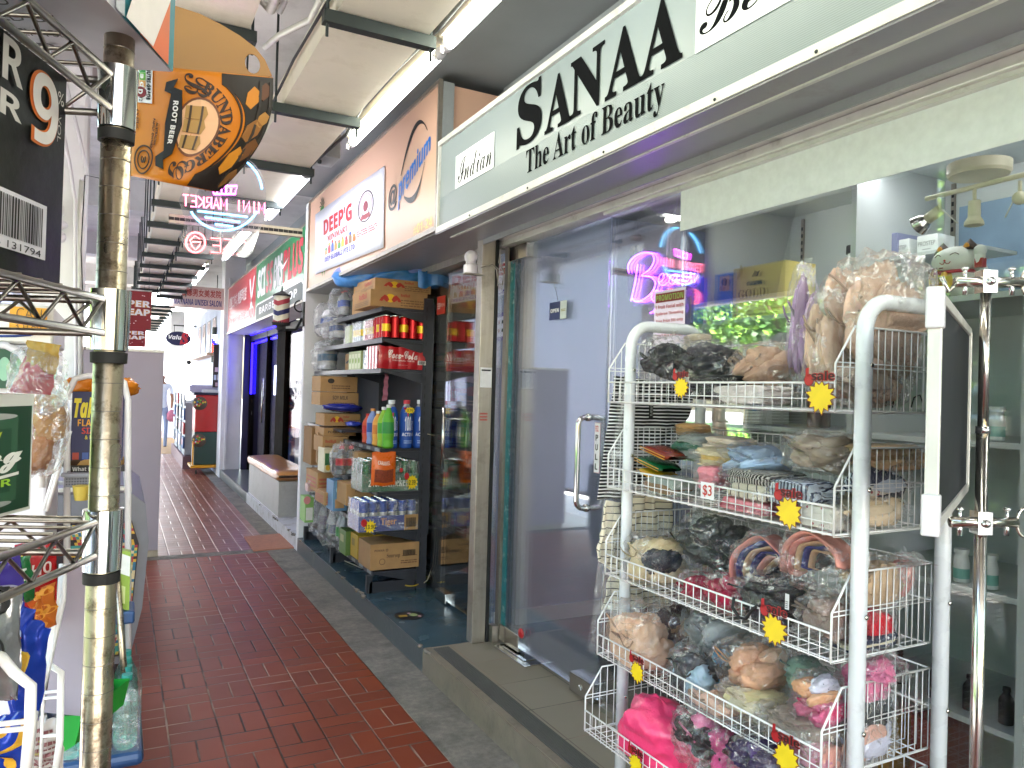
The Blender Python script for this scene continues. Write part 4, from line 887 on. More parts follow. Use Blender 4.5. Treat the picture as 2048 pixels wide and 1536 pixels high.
B2 = [
 (1388, 860, 32, 12, 1.66, ['#b38c5f'], 'rolled tan cloth in plastic at the back of the second basket', None),
 (1400, 893, 46, 24, 1.60, ['#8f9490', '#3a6a58'], 'clear bag with grey and green cloth behind the purses', (0, -.02, .03)),
 (1462, 888, 44, 13, 1.58, ['#c9b7a8'], 'folded pink-beige cloth lying on top in the second basket', None),
 (1465, 915, 62, 18, 1.54, ['#c4b494', '#c9a860'], 'cream and mustard garments in plastic, second basket', None),
 (1520, 922, 66, 30, 1.50, ['#9fb4cf'], 'pale blue knitted garment in a clear bag, second basket', (0, .03, .02)),
 (1430, 955, 32, 22, 1.46, ['#c27682'], 'dusty pink cloth beside the pale blue knit', None),
 (1648, 905, 66, 38, 1.52, ['#a89786', '#9c8c7c'], 'crumpled bag of taupe garments behind the striped cloth', (0, 0, .04)),
 (1525, 955, 70, 15, 1.45, ['stripe_zig'], 'folded black and white patterned cloth in the second basket', None),
 (1510, 982, 64, 15, 1.43, ['stripe_thin'], 'folded cream cloth with thin dark stripes near the price card', None),
 (1605, 985, 62, 24, 1.45, ['stripe_navy'], 'folded blue and white striped cloth in the second basket', None),
 (1500, 1015, 72, 15, 1.43, ['#b96a74', '#a84f5e'], 'pink folded cloth pressed against the front wires of the second basket', None),
 (1640, 1035, 60, 24, 1.43, ['floral'], 'white cloth with small red flowers at the near end of the second basket', None),
 (1785, 915, 90, 24, 1.62, ['#b89c7e', '#b59471'], 'tan garments piled on top at the near end of the second basket', None),
 (1775, 965, 80, 30, 1.58, ['dots_navy', 'stripe_navy', 'floral'], 'navy and white patterned garments behind the near side wires', None),
 (1770, 1025, 95, 26, 1.55, ['#c9b69c', '#d1c0a8'], 'cream cloth stacked at the bottom near end of the second basket', None),
 (1345, 975, 52, 20, 1.46, ['#8f9a94', '#8a6c4c'], 'flat bags of sage and brown cloth under the purses', None)]
B3 = [
 (1318, 1120, 62, 50, 1.50, ['#d9c39a', '#1c1f2b', '#dcc7a4'], 'beige and black bras in a clear bag at the far end of the third basket', (0, .02, .05)),
 (1440, 1090, 78, 58, 1.62, ['#26282a', '#303234'], 'large dark bag leaning at the back of the third basket', (0, .03, .05)),
 (1400, 1182, 38, 34, 1.48, ['#a3103c'], 'left crimson lobe of bagged bras in the third basket', None),
 (1462, 1190, 44, 38, 1.47, ['#a8113f'], 'crimson bagged bra beside the black bag in the third basket', None),
 (1560, 1205, 80, 48, 1.47, ['#101114', '#0e0f12', '#1c1d28'], 'shiny black bag with a white tag in the third basket', None),
 (1665, 1235, 60, 40, 1.44, ['#8e7a70', '#7d6a62'], 'crumpled taupe bag at the near front corner of the third basket', None),
 (1765, 1165, 66, 48, 1.60, ['#b59a7c'], 'tan moulded garment behind the near side wires, third basket', (0, -.03, .03)),
 (1815, 1160, 36, 46, 1.66, ['#cf8d86', '#b86a66'], 'salmon pink garment at the back near corner of the third basket', (0, -.03, .02)),
 (1745, 1245, 48, 42, 1.58, ['#a80f24', '#981024'], 'bright red bagged garment behind the near side wires', None),
 (1760, 1290, 80, 12, 1.55, ['dots_navy', '#d9d2b8'], 'folded navy and cream zigzag cloth at the bottom of the third basket', None)]
B4 = [
 (1285, 1290, 62, 78, 1.45, ['#dcb093', '#dfb89c'], 'peach bras bulging out at the far end of the fourth basket', (0, .05, .05)),
 (1355, 1245, 48, 36, 1.58, ['#b98a66', '#3a1c24'], 'nude and maroon bras behind the peach bag', (0, 0, .04)),
 (1450, 1270, 70, 50, 1.55, ['#6b6e71', '#75787b'], 'grey garments in a clear bag, middle of the fourth basket', (0, .02, .05)),
 (1395, 1352, 56, 52, 1.44, ['#1a1c22', '#8fa8bc', '#2c2f38'], 'black and light blue bras beside the peach bag', (0, -.02, .07)),
 (1445, 1330, 30, 40, 1.5, ['#26262a', '#2f8fc4'], 'black lace garment with a turquoise edge in the fourth basket', None),
 (1520, 1335, 66, 52, 1.50, ['#cf9f7e', '#c7977a'], 'bagged nude bra in the middle of the fourth basket', (0, -.03, .05)),
 (1610, 1345, 54, 38, 1.56, ['#6f8a7c', '#7f9a8a'], 'sage green garment in plastic, fourth basket', (0, 0, .04)),
 (1505, 1400, 66, 28, 1.42, ['#e0d3a0', '#c8bda4'], 'pale yellow garment pressed against the front wires', None),
 (1430, 1410, 60, 26, 1.41, ['#c59c84', '#b89484'], 'clear bag of beige underwear low in the fourth basket', None),
 (1640, 1385, 46, 38, 1.44, ['dots_white', '#d8a078'], 'white dotted bra at the near front of the fourth basket', None),
 (1655, 1415, 58, 30, 1.45, ['#d8386c', '#cf5f86'], 'bright pink bra under the dotted one', None),
 (1745, 1365, 58, 56, 1.56, ['dots_pink'], 'large pink dotted garment bulging over the near side of the fourth basket', (0, -.04, .03)),
 (1600, 1450, 78, 34, 1.42, ['#8c8078', '#80746c'], 'crumpled clear bag of grey-brown underwear at the near front', None),
 (1760, 1440, 70, 40, 1.55, ['#1c1d20', '#2a2b2e'], 'black lace in plastic behind the near side wires of the fourth basket', None)]
B5 = [
 (1318, 1475, 92, 78, 1.42, ['bag_pink'], 'big shiny hot pink bag at the far end of the lowest basket', None),
 (1405, 1470, 48, 56, 1.40, ['#e07aa0', '#1a1216'], 'pink bra with a black inside beside the hot pink bag', None),
 (1460, 1500, 50, 44, 1.42, ['#3a2228', '#c0487c'], 'maroon and pink bagged bras in the lowest basket', (0, 0, .04)),
 (1530, 1520, 60, 40, 1.40, ['#3a2458', '#2a1c40'], 'dark purple bagged bra in the lowest basket', None),
 (1640, 1515, 60, 44, 1.42, ['#d89a8c', '#b8788c'], 'blush pink bag at the near front of the lowest basket', None),
 (1770, 1500, 80, 42, 1.54, ['#d6d6ea', '#c89c8c'], 'white and blush garments behind the near side wires of the lowest basket', None)]
k = 1
for lst in (B1, B2, B3, B4, B5):
    for (px, py, rx, ry, x, cols, lab, tail) in lst:
        flat = tail is None and ry < 26
        bundle(px, py, rx, ry, x, cols, lab, k, tail=tail, name='folded_garment' if flat else 'bagged_garment', cat='folded clothes' if flat else 'bagged clothes', film_='bag', fold=.14 if flat else .22); k += 1
# moulded cups nested in rows
def cups(px, py, rx, ry, x, cols, label, seed):
    c = W(px, py, x=x); d = (c - CP).dot(fw); R = rx * d / 1500; t = thing('nested_bras', label, 'bras', c, 'nested moulded bras'); b = MB()
    for i, m in enumerate(cols):
        q = 1 - i * .125
        def f(u, v, q=q, i=i):
            a = math.pi * (.02 + .96 * u) + .25; w = (v - .5) * .075
            return V((c.x - .02 + i * .012 + w * .8 + .006 * math.sin(u * 9 + seed), c.y - math.cos(a) * R * q, c.z + math.sin(a) * R * q * ry / rx - R * .25 + abs(w) * .25 + .003 * math.sin(u * 17 + i)))
        b.grid(f, 30, 4, cloth(m, 0))
    b.build('cup', t, solid=.004)
    b = MB(); bagfilm(b, c + V((0, 0, R * .1)), (.07, R * 1.02, R * .8 * ry / rx), seed); b.build('bag', t)
cups(1548, 1140, 78, 78, 1.50, ['#dc8f86', '#26307a', '#c9a483', '#24306f', '#dc9c94', '#c39a7a', '#1b1c24'], 'pink, navy and tan bras nested in an arch, farther stack in the third basket', 3)
cups(1645, 1128, 72, 74, 1.48, ['#e09a8e', '#dc8f86', '#c9a483', '#26307a', '#c9a483', '#16171c'], 'salmon and navy bras nested in an arch beside the near rack post', 6)
# purses
for i, (px, py, m, ln) in enumerate(((1330, 905, '#7c2a14', 'brown red'), (1318, 928, '#0d5c34', 'green'), (1322, 950, '#c79a1c', 'yellow'))):
    c = W(px, py, x=1.50); t = thing('purse', f'{ln} zip purse with gold piping stacked at the far end of the second basket', 'purse', c, 'zip purses in the second basket')
    b = MB(); MM(m)
    b.grid(lambda u, v: c + V(((abs(math.cos(u * 6.283)) ** .5 * math.copysign(1, math.cos(u * 6.283))) * .05 * (1 - .25 * abs(2 * v - 1) ** 3), (2 * v - 1) * .062, (abs(math.sin(u * 6.283)) ** .7 * math.copysign(1, math.sin(u * 6.283))) * .0125 * (1 - abs(2 * v - 1) ** 4 * .6) + (2 * v - 1) * .012)), 24, 12, K(m, .22)); b.build('body', t)
    b = MB()
    for z in (-.004, .004): b.tube([c + V((-.051, .06 * a, z + .012 * a)) for a in (-1, -.5, 0, .5, 1)], .0012, 'yellow_gloss', 6)
    b.build('piping', t)
# hanging striped tops left of the rack
def hang(cn, y, m, label, seed, name='hanging_shirt', rip=.012, back=.02, sleeves=None):
    t = thing(name, label, 'striped top', W(*cn[0], y=y), 'striped tops hanging by the rack'); b = MB()
    q = [W(*p, y=y) for p in cn]
    def f(u, v):
        p = (q[0] * (1 - u) + q[1] * u) * (1 - v) + (q[3] * (1 - u) + q[2] * u) * v
        return p + V((0, rip * math.sin(u * 16 + seed + 3 * noise.noise(V((u * 3, v * 4, seed)))) + rip * .8 * noise.noise(V((u * 5, v * 6, seed))), 0))
    b.grid(f, 50, 40, m); b.build('fabric', t, solid=.004); return t
t = hang([(1198, 1000), (1340, 985), (1388, 770), (1232, 752)], 2.05, 'stripe_black', 'black top with fine white stripes in plastic, hanging above the cream one', 1)
b = MB(); q = W(1297, 835, y=2.03); q2 = W(1310, 800, y=2.03); p = Panel(b, (q.x, 2.03, q.z), (.018, 0, 0), (0, 0, .055)); p.rect(0, 0, 1, 1, '#101012'); p.text('esmara', .25, .1, .75, .9, '#c8c8c8', rot=True); b.build('label', t)
hang([(1206, 1222), (1335, 1210), (1345, 975), (1262, 990)], 2.07, 'stripe_cream', 'cream top with thin black stripes hanging below the black striped one', 2)
hang([(1192, 1115), (1232, 1150), (1270, 1010), (1208, 1000)], 2.03, 'stripe_cream', 'sleeve of a cream striped top folded out beside the glass door', 4, 'striped_sleeve')
t = thing('plastic_cover', 'long clear plastic garment cover hanging beside the glass door', 'plastic cover', W(1200, 1310, y=2.03)); b = MB()
q = [W(*p, y=2.03) for p in ((1168, 1300), (1240, 1325), (1262, 760), (1238, 745))]
b.grid(lambda u, v: (q[0] * (1 - u) + q[1] * u) * (1 - v) + (q[3] * (1 - u) + q[2] * u) * v + V((0, -.015 + .012 * math.sin(u * 22 + 4 * noise.noise(V((u * 3, v * 5, 1)))), 0)), 40, 40, 'wrap'); b.build('film', t)
# sale tags
mat('tag_yellow', '#f2d21a', .4, var=.05, scale=30); mat('tag_red', '#b5161f', .4, var=.05)
def sale(px, py, k, label, size=1.0):
    bi = k; x = XFR[bi] - .006; c = W(px, py, x=x); t = thing('sale_tag', label, 'sale tag', c, 'starburst sale tags on the baskets'); b = MB()
    S = .082 * size; p = Panel(b, (x, c.y + S / 2, c.z - S * .6), (0, -S, 0), (0, 0, S * 1.15), eps=.0008)
    b2 = p
    p.star(.52, .36, .50, .42, '#7c1d16', 13, .74, 1, k); p.star(.52, .36, .46, .385, 'tag_yellow', 13, .72, 1.6, k)
    p.ell(.14, .76, .17, .15, '#5a0c10', 2); p.ell(.14, .76, .15, .13, 'tag_red', 2.6); p.poly([(.02, .84), (.14, .84), (.13, 1.06), (.03, 1.04)], 'tag_red', 2.6)
    p.text(bold('sale'), .22, .74, 1.0, .98, '#b01a20', 3, off=.09); p.text(bold('sale'), .24, .755, .98, .965, '#1a0c0c', 4)
    b.build('card', t)
sale(1362, 766, 0, 'yellow starburst sale tag at the far end of the top basket', .8); sale(1640, 780, 0, 'yellow starburst sale tag at the near end of the top basket', 1)
sale(1577, 1012, 1, 'yellow starburst sale tag on the second basket'); sale(1548, 1246, 2, 'yellow starburst sale tag on the third basket'); sale(1274, 1335, 3, 'yellow starburst sale tag at the far end of the fourth basket', .85)
sale(1572, 1503, 3, 'yellow starburst sale tag at the near end of the fourth basket'); sale(1272, 1520, 4, 'yellow starburst sale tag on the lowest basket', .85)
c = W(1418, 982, x=1.39); t = thing('price_card', 'white card reading three dollars in red, clipped to the second basket', 'price card', c); b = MB(); p = Panel(b, (1.39, c.y + .03, c.z - .022), (0, -.06, 0), (0, 0, .044)); p.rect(-.25, -.1, 1, 1, 'wrap', 0); p.rect(0, 0, .85, 1, '#e6e6ea'); p.text('$3', .15, .12, .72, .85, '#c43a2c', 2, off=.01); b.build('card', t)
c = W(1572, 1202, x=1.38); t = thing('garment_tag', 'small white barcode tag on the shiny black bag', 'tag', c); b = MB(); p = Panel(b, (1.385, c.y + .006, c.z - .02), (0, -.012, 0), (0, 0, .036)); p.rect(0, 0, 1, 1, '#dedee2'); p.lines(.2, .1, .8, .6, '#555555', 4); b.build('card', t)
t = thing('black_ribbon', 'black ribbon strap dangling over the wires of the third basket', 'ribbon', W(1480, 1220, x=1.39)); b = MB(); b.tube([W(*p, x=1.39) for p in ((1468, 1195), (1465, 1215), (1478, 1235), (1492, 1238), (1505, 1218), (1512, 1214))], .004, 'black_matte', 8); b.build('ribbon', t)
c = W(1780, 800, x=1.56); t = thing('handwritten_card', 'white card with black marker strokes at the bottom of the top basket', 'card', c); b = MB(); q = [W(*p, y=1.17) for p in ((1735, 815), (1865, 815), (1865, 790), (1745, 765))]
b.poly(q, '#c3cfc6'); 
for s in (((1763, 772), (1785, 780)), ((1775, 776), (1772, 812)), ((1790, 780), (1785, 815)), ((1822, 815), (1828, 795), (1840, 790), (1845, 805))): b.tube([W(*p, y=1.165) for p in s], .0012, 'black_matte', 6)
b.build('card', t, solid=.001)
# ------------------------------------------------------------ whiteboard on the steel stand
A, B_ = V((1.117, .725, 0)), V((1.744, 1.054, 0)); dA = (B_ - A).normalized(); nA = V((dA.y, -dA.x, 0))
zt, zb_ = 1.64, 1.275
t = thing('whiteboard', 'white framed board clamped to the steel stand, seen edge on beside the rack', 'board', (A.x, A.y, zb_))
zt, zb_ = W(1880, 590, f=(A - V((0, 0, 0))).dot(fw)).z, W(1858, 1055, f=A.dot(fw)).z
L = (B_ - A).length
b = MB(); b.obox((A + B_) / 2 + V((0, 0, (zt + zb_) / 2)), dA * L / 2, nA * .004, V((0, 0, (zt - zb_) / 2)), 'dark_room'); b.build('back_panel', t)
b = MB()
for z in (zt, zb_): b.obox((A + B_) / 2 + V((0, 0, z)), dA * (L / 2 + .006), nA * .0085, V((0, 0, .009)), 'alu_white')
for P_ in (A, B_): b.obox(P_ + V((0, 0, (zt + zb_) / 2)), dA * .006, nA * .010, V((0, 0, (zt - zb_) / 2)), 'alu_white')
b.build('frame', t, bevel=.002)
for z in (zt - .02, zb_ + .02): MB().obox(A - dA * .003 + V((0, 0, z)), dA * .012, nA * .013, V((0, 0, .032)), 'plastic_white').build('corner_cap', t, bevel=.003)
PX_, PY_ = 1.63, .953
P0 = W(1965, 900, x=PX_); PX_, PY_ = P0.x, P0.y
t = thing('display_stand', 'tall polished steel stand pole with clamps holding the whiteboard', 'stand', (PX_, PY_, .1285))
b = MB(); b.cyl((PX_, PY_, .13), (PX_, PY_, 1.45), .0125, 'steel', 20); b.cyl((PX_, PY_, 1.45), (PX_, PY_, W(1972, 575, x=PX_).z), .0105, 'steel', 20); b.cyl((PX_, PY_, 1.44), (PX_, PY_, 1.455), .014, 'chrome', 20); b.build('pole', t)
for (py) in (565, 1045):
    z = W(1965, py, x=PX_).z; b = MB(); b.obox((PX_, PY_, z), rt * .015, fw * .016, V((0, 0, .024)), 'chrome')
    u = (rt + V((0, 0, .02))).normalized()
    b.cyl(V((PX_, PY_, z)) - u * .065, V((PX_, PY_, z)) + u * .075, .0115, 'steel', 18); b.sphere(V((PX_, PY_, z)) - fw * .018, .009, 'chrome', 14, 10)
    for s in (-.045, .055): b.cyl(V((PX_, PY_, z)) + u * s + V((0, 0, -.028)), V((PX_, PY_, z)) + u * s, .0055, 'chrome', 10); b.cyl(V((PX_, PY_, z)) + u * s + V((0, 0, .0)), V((PX_, PY_, z)) + u * s + V((0, 0, .028)), .004, 'chrome', 10); b.sphere(V((PX_, PY_, z)) + u * s + V((0, 0, .028)), .008, 'chrome', 12, 8, (1, 1, .6))
    e = V((PX_, PY_, z)) + u * .08; b.tube([e + u * .012 + V((0, 0, .05)) * math.sin(a) * .6 + u * .016 * math.cos(a) for a in [i * 2 * math.pi / 16 for i in range(16)]], .0035, 'steel', 8, True)
    e = V((PX_, PY_, z)) - u * .06; b.tube([e, e - u * .02 + V((0, 0, -.02 if py < 800 else .02)), e - u * .035 + V((0, 0, .01))], .005, 'steel', 8); b.build('clamp', t)
b = MB()
for k in range(3):
    a = k * 2 * math.pi / 3 + .5; b.cyl((PX_, PY_, .30), (PX_ + .17 * math.cos(a), PY_ + .17 * math.sin(a), .137), .008, 'steel', 10)
b.build('tripod_base', t)
# ------------------------------------------------------------ minimart shelf of drinks
YE = 4.87
t = mart = thing('store_shelf', 'dark grey metal shelf unit stacked with drinks under the peach sign', 'shelf unit', (1.75, 5.8, .128))
PYS = [613, 676, 737, 897, 984, 1060, 1142]
SZ = [W(766, p, y=YE).z for p in PYS]; SX = [W(px, p, y=YE).x for px, p in zip((768, 767, 765, 764, 759, 752, 748), PYS)]
SX[5] = min(SX[5], 1.56)
UX = W(862, 900, y=YE).x
for z, x, k in zip(SZ, SX, range(7)):
    if k == 6: x = 1.55
    xl = 1.90
    b = MB(); b.box(x, xl, YE, 6.80, z - .022, z - .002, 'shelf_dark'); b.box(x - .012, x - .0005, YE, 6.80, z - .030, z + .002, 'shelf_dark')
    for yy in (YE + .002, 5.83): b.prism([(x + .02, z - .023), (xl - .02, z - .023), (xl - .02, z - .10), (xl - .12, z - .075)], (0, yy, 0), (1, 0, 0), (0, 0, 1), .006, 'shelf_dark')
    b.build('shelf', t)
    b = MB()
    for j in range(10): b.box(x - .0135, x - .0122, YE + .03 + j * .19, YE + .12 + j * .19, z - .024, z - .004, 'sign_grey')
    if k not in (0, 1, 2): b.build('price_strip', t)
for yy in (YE, 5.83, 6.77):
    b = MB(); b.box(1.85, 1.92, yy - .002, yy + .03, .1285, 2.13, 'shelf_dark')
    for j in range(30): b.box(1.868, 1.874, yy - .004, yy - .0021, .3 + j * .06, .33 + j * .06, 'black_matte')
    b.build('upright', t); MB().box(1.52, 1.84, yy, yy + .03, .1285, .2, 'shelf_dark').box(1.50, 1.54, yy, yy + .03, .1285, SZ[6] - .023, 'shelf_dark').build('foot', t)
MB().box(1.922, 1.93, YE, 6.80, .5, 2.1, 'shelf_dark').build('back_panel', t)
def crt(pl, pr, pt, zb, y, dep, m, label, art=None, side=None, name='carton', cat='carton', group=None, h=None, pm=None):
    """carton standing at height zb whose near end spans px pl..pr at depth y; dep = its length away from the viewer"""
    mid = (pl + pr) / 2; x0, x1 = W(pl, pm or 800, y=y).x, W(pr, pm or 800, y=y).x; zt = zb + h if h else W(mid, pt, y=y).z
    t = thing(name, label, cat, ((x0 + x1) / 2, y + dep / 2, zb), group); b = MB(); b.box(x0, x1, y, y + dep, zb + .001, zt, m)
    if art: art(Panel(b, (x0, y, zb), (x1 - x0, 0, 0), (0, 0, zt - zb)))
    if side: side(Panel(b, (x0, y + dep, zb), (0, -dep, 0), (0, 0, zt - zb)))
    b.build('box', t, bevel=.002); return t
def art_bulls(p):
    p.ell(.34, .55, .08, .26, '#e4b422', 1.5)
    for s in (-1, 1):
        p.poly([(.34 + s * .02, .45), (.34 + s * .05, .66), (.34 + s * .10, .74), (.34 + s * .16, .56), (.34 + s * .19, .36), (.34 + s * .14, .34), (.34 + s * .12, .46), (.34 + s * .06, .30)], '#a8281c', 2)
    p.text(bold('RedBull'), .52, .68, .68, .86, '#a8281c'); p.lines(.52, .12, .96, .58, '#7d5c3c', 3, 2)
def side_bulls(p): p.text(bold('RedBull'), .35, .5, .8, .85, '#a8281c'); p.lines(.1, .1, .9, .4, '#7d5c3c', 3)
z = SZ[0]
crt(741, 855, 583, z, YE + .01, .40, 'kraft', 'energy drink carton with red bulls, lower one standing on the top shelf', art_bulls, side_bulls, pm=600, group='energy drink cartons')
zt = W(795, 582, y=YE).z
crt(750, 862, 560, zt, YE + .03, .36, 'kraft', 'energy drink carton with red bulls, just under the blue tarp', art_bulls, side_bulls, pm=570, group='energy drink cartons')
crt(732, 800, 583, z, YE + .44, .36, 'kraft', 'energy drink carton farther back on the top shelf, lower layer', None, lambda p: (p.bars(.2, .3, .5, .8), p.lines(.6, .2, .95, .8, '#7d5c3c')), pm=600, group='energy drink cartons')
crt(733, 800, 562, zt, YE + .46, .34, 'kraft', 'small open energy drink carton farther back in the upper layer', None, lambda p: p.lines(.2, .3, .8, .6, '#8d6b45', 2), pm=570, group='energy drink cartons')
# blue tarp roll
t = thing('tarp', 'crumpled blue plastic tarp folded on top of the cartons under the sign', 'tarp', W(780, 560, y=5.0)); b = MB()
qa, qb = W(676, 556, x=1.50), W(884, 552, y=4.88)
def tarpf(r0, seed, dz, m):
    def f(u, v):
        c = qa.lerp(qb, v); c = c + V((0, 0, dz + .012 * math.sin(v * 9 + seed))); a = u * 6.283; r = r0 * (1 + .28 * noise.noise(V((math.cos(a) * 1.5, math.sin(a) * 1.5, v * 7 + seed))) + .10 * math.sin(a * 3 + v * 20)) * (.9 - .4 * (2 * v - 1) ** 8)
        return c + V((.95 * math.cos(a) * r * 1.5, .3 * math.cos(a) * r, math.sin(a) * r))
    b.grid(f, 36, 60, m)
tarpf(.075, 2, -.01, 'tarp'); tarpf(.062, 5, .035, 'tarp2')
b.grid(lambda u, v: W(835 + 50 * u, 540 + 34 * v + 4 * math.sin(u * 7), y=4.86) + V((0, -.012 * math.sin(u * 9) - .01, 0)), 14, 8, 'tarp'); b.build('sheet', t)
# cans
def can_mesh(b, c, r, h, m, band=None, top='chrome', seg=18):
    pr = [(0, .002, top), (r * .82, .002), (r * .84, .0), (r, .008, m), (r, h * .3)]
    if band: pr += [(r, h * .3, m), (r * 1.005, h * .31, band), (r * 1.005, h * .62, band), (r, h * .63, m)]
    pr += [(r, h * .92), (r * .86, h * .985, top), (r * .86, h), (r * .80, h), (r * .78, h * .98), (0, h * .98)]
    return b.lathe(c, pr, m, seg)
mat('can_red', '#b8141f', .25, metal=.5, var=.05); mat('can_silver', '#c8ccd2', .25, metal=.7, var=.08); mat('can_blue', '#26479c', .25, metal=.5, var=.05); mat('can_green', '#1c6434', .25, metal=.5, var=.05); mat('can_yellow', '#e8c020', .3, metal=.3, var=.05); mat('can_pale', '#cfd8a8', .3, metal=.3, var=.05)
def can_pack(x0, x1, y0, y1, zb, h, r, m, label, band=None, name='can_pack', tray=None, film_=True, art=None, group='shrink wrapped can packs', alt=None, top='chrome'):
    t = thing(name, label, 'drinks pack', ((x0 + x1) / 2, (y0 + y1) / 2, zb), group); nx = max(1, round((x1 - x0) / (2 * r))); ny = max(1, round((y1 - y0) / (2 * r)))
    for i in range(nx):
        for j in range(min(ny, 4)):
            c = V((x0 + (i + .5) * (x1 - x0) / nx, y0 + (j + .5) * 2 * r, zb + .002)); b = MB(); mm = alt if alt and (i + j) % 2 else m
            can_mesh(b, c, r * .97, h, mm, band if not (alt and (i + j) % 2) else None, top); b.build('can', t)
    y1 = y0 + min(ny, 4) * 2 * r
    if tray:
        b = MB(); hh = h * tray[1]; b.box(x0 - .003, x1 + .003, y0 - .004, y0 - .001, zb + .001, zb + hh, tray[0]); b.box(x0 - .004, x0 - .001, y0 - .004, y1, zb + .001, zb + hh, tray[0])
        if art: art(Panel(b, (x0 - .003, y0 - .0042, zb), (x1 - x0 + .006, 0, 0), (0, 0, hh)))
        b.build('tray', t)
    if film_:
        b = MB(); b.grid(lambda u, v: V((x0 - .006 + .004 * noise.noise(V((u * 8, v * 8, 3))), y0 + (y1 - y0) * u, zb + (h + .006) * v)), 10, 10, 'wrap')
        b.grid(lambda u, v: V((x0 - .004 + (x1 - x0 + .008) * u, y0 - .006 + .003 * noise.noise(V((u * 9, v * 9, 1))), zb + (h + .006) * v)), 12, 8, 'wrap'); b.build('film', t)
    return t
def xof(px, y, py=800): return W(px, py, y=y).x
z = SZ[1]; H1 = W(800, 632, y=YE).z - z
can_pack(xof(767, YE, 650), xof(856, YE, 650), YE + .012, 5.15, z, H1, .030, 'can_red', 'red cans with a yellow slash, near end of the second shelf', 'can_yellow', film_=False, alt='can_red')
can_pack(1.585, 1.70, 5.16, 5.42, z, H1 * .98, .030, 'can_red', 'shrink wrapped red and yellow cans behind the red cans', 'can_yellow')
can_pack(1.585, 1.70, 5.46, 5.72, z, H1 * .98, .030, 'can_silver', 'shrink wrapped silver cans with yellow labels on the second shelf', 'can_yellow')
can_pack(1.585, 1.70, 5.76, 5.94, z, H1 * .95, .030, 'can_pale', 'pale green drink pack on the second shelf', None)
z = SZ[2]; H2 = W(800, 693, y=YE).z - z
t = thing('soda_pack', 'long red shrink wrapped soda pack with white script on the third shelf', 'drinks pack', (1.72, 5.0, z)); x0, x1 = xof(757, YE, 715), xof(855, YE, 715); b = MB()
def cokef(u, v): 
    return V((x0 + (x1 - x0) * u, YE + .012 - .006 * abs(math.sin(u * math.pi * 5)) - .01 * math.sin(v * math.pi), z + .001 + H2 * v * (1 - .10 * u) + (.003 * math.sin(u * 31) if v > .9 else 0)))
b.grid(cokef, 40, 10, 'red_gloss'); b.grid(lambda u, v: cokef(u, 1) + V((0, .26 * v, .004 * math.sin(v * 14))), 20, 8, 'red_gloss'); b.grid(lambda u, v: V((x0 - .004 * abs(math.sin(u * 12)), YE + .012 + .26 * (1 - u), z + H2 * v)), 16, 6, 'red_gloss')
p = Panel(b, f=cokef, eps=.003); p.text(script('Coca-Cola'), .18, .46, .78, .85, '#ecd8d8', 2, off=.02); p.text(bold('ORIGINAL TASTE'), .27, .36, .72, .42, '#e6c8c8', 2); p.rect(.8, .24, .96, .44, '#e4dcdc', 1.5); p.bars(.82, .27, .94, .42, n=14, k=2.4); p.text('LESS SUGAR', .4, .18, .6, .21, '#e6c8c8', 2); b.build('wrapper', t)
can_pack(1.585, 1.68, 5.16, 5.30, z, H2 * .85, .045, 'can_red', 'red soda can pack behind the long one on the third shelf', None)
crt(737, 760, 700, z, 5.34, .14, '#cfd8d4', 'white and grey drink multipack on the third shelf', None, lambda p: (p.ell(.5, .5, .3, .3, '#3c4a8a'), p.ell(.5, .5, .2, .18, '#d4dcdc', 2)), pm=715)
crt(722, 760, 702, z, 5.52, .34, '#b9c48a', 'pale green multipack of drink cans on the third shelf', None, lambda p: [p.rect(.05 + i * .24, .08, .24 + i * .24, .85, '#dfe4c0') for i in range(4)] + [p.ell(.15 + i * .24, .5, .06, .15, '#8cae3c', 2) for i in range(4)], pm=715)
crt(700, 740, 708, z, 5.90, .14, 'kraft', 'small kraft box with a black mark on the third shelf', None, lambda p: p.poly([(.2, .4), (.8, .5), (.8, .65), (.2, .5)], '#1a1a1a'), pm=715)
# bottle prototypes
def bottle2(b, c, h, r, liquid, cap, label, fill=.85, waist=.92, seg=18, lab=(.34, .60)):
    pr = [(0, .004, liquid), (r * .8, 0), (r, h * .04), (r * waist, h * .18), (r, h * .3), (r, h * lab[0]), (r, h * lab[0] + .0002, label), (r * 1.01, h * lab[0] + .0004, label), (r * 1.01, h * lab[1], label), (r, h * lab[1] + .0002, liquid), (r * .96, h * .68), (r * .62, h * .82), (r * .36, h * .90), (r * .36, h * .925, cap), (r * .42, h * .926), (r * .42, h * .995), (0, h)]
    return b.lathe(c, pr, liquid, seg)
def bag_of_bottles(px, py, w, h, x, label, lab='#2c4ca0', n=2, seed=1, cap='#e6e6ea'):
    c = W(px, py, x=x); d = (c - CP).dot(fw); ry, rz = w * d / 1500 / .55, h * d / 1500; t = thing('bottle_bag', label, 'bottle pack', c - V((0, 0, rz)), 'bagged packs of bottles on the shelf unit')
    for i in range(n):
        b = MB(); r = ry / n * .9; bottle2(b, (c.x + .02, c.y + (i - (n - 1) / 2) * r * 2.05, c.z - rz), rz * 1.9, r, 'pet', cap, lab); b.build('bottle', t)
    b = MB(); bagfilm(b, c, (.09, ry * 1.1, rz * 1.02), seed, 'wrap'); b.build('bag', t)
bag_of_bottles(652, 640, 19, 30, 1.60, 'clear bag of large water bottles at the far end of the second shelf', n=3, seed=2)
bag_of_bottles(683, 605, 12, 26, 1.60, 'bag of water bottles with pink caps beside the top cartons', n=2, seed=3, cap='#e68a96')
bag_of_bottles(672, 655, 18, 22, 1.58, 'plastic bag with dark blue printed tetra packs on the second shelf', '#1c3c70', 2, 4)
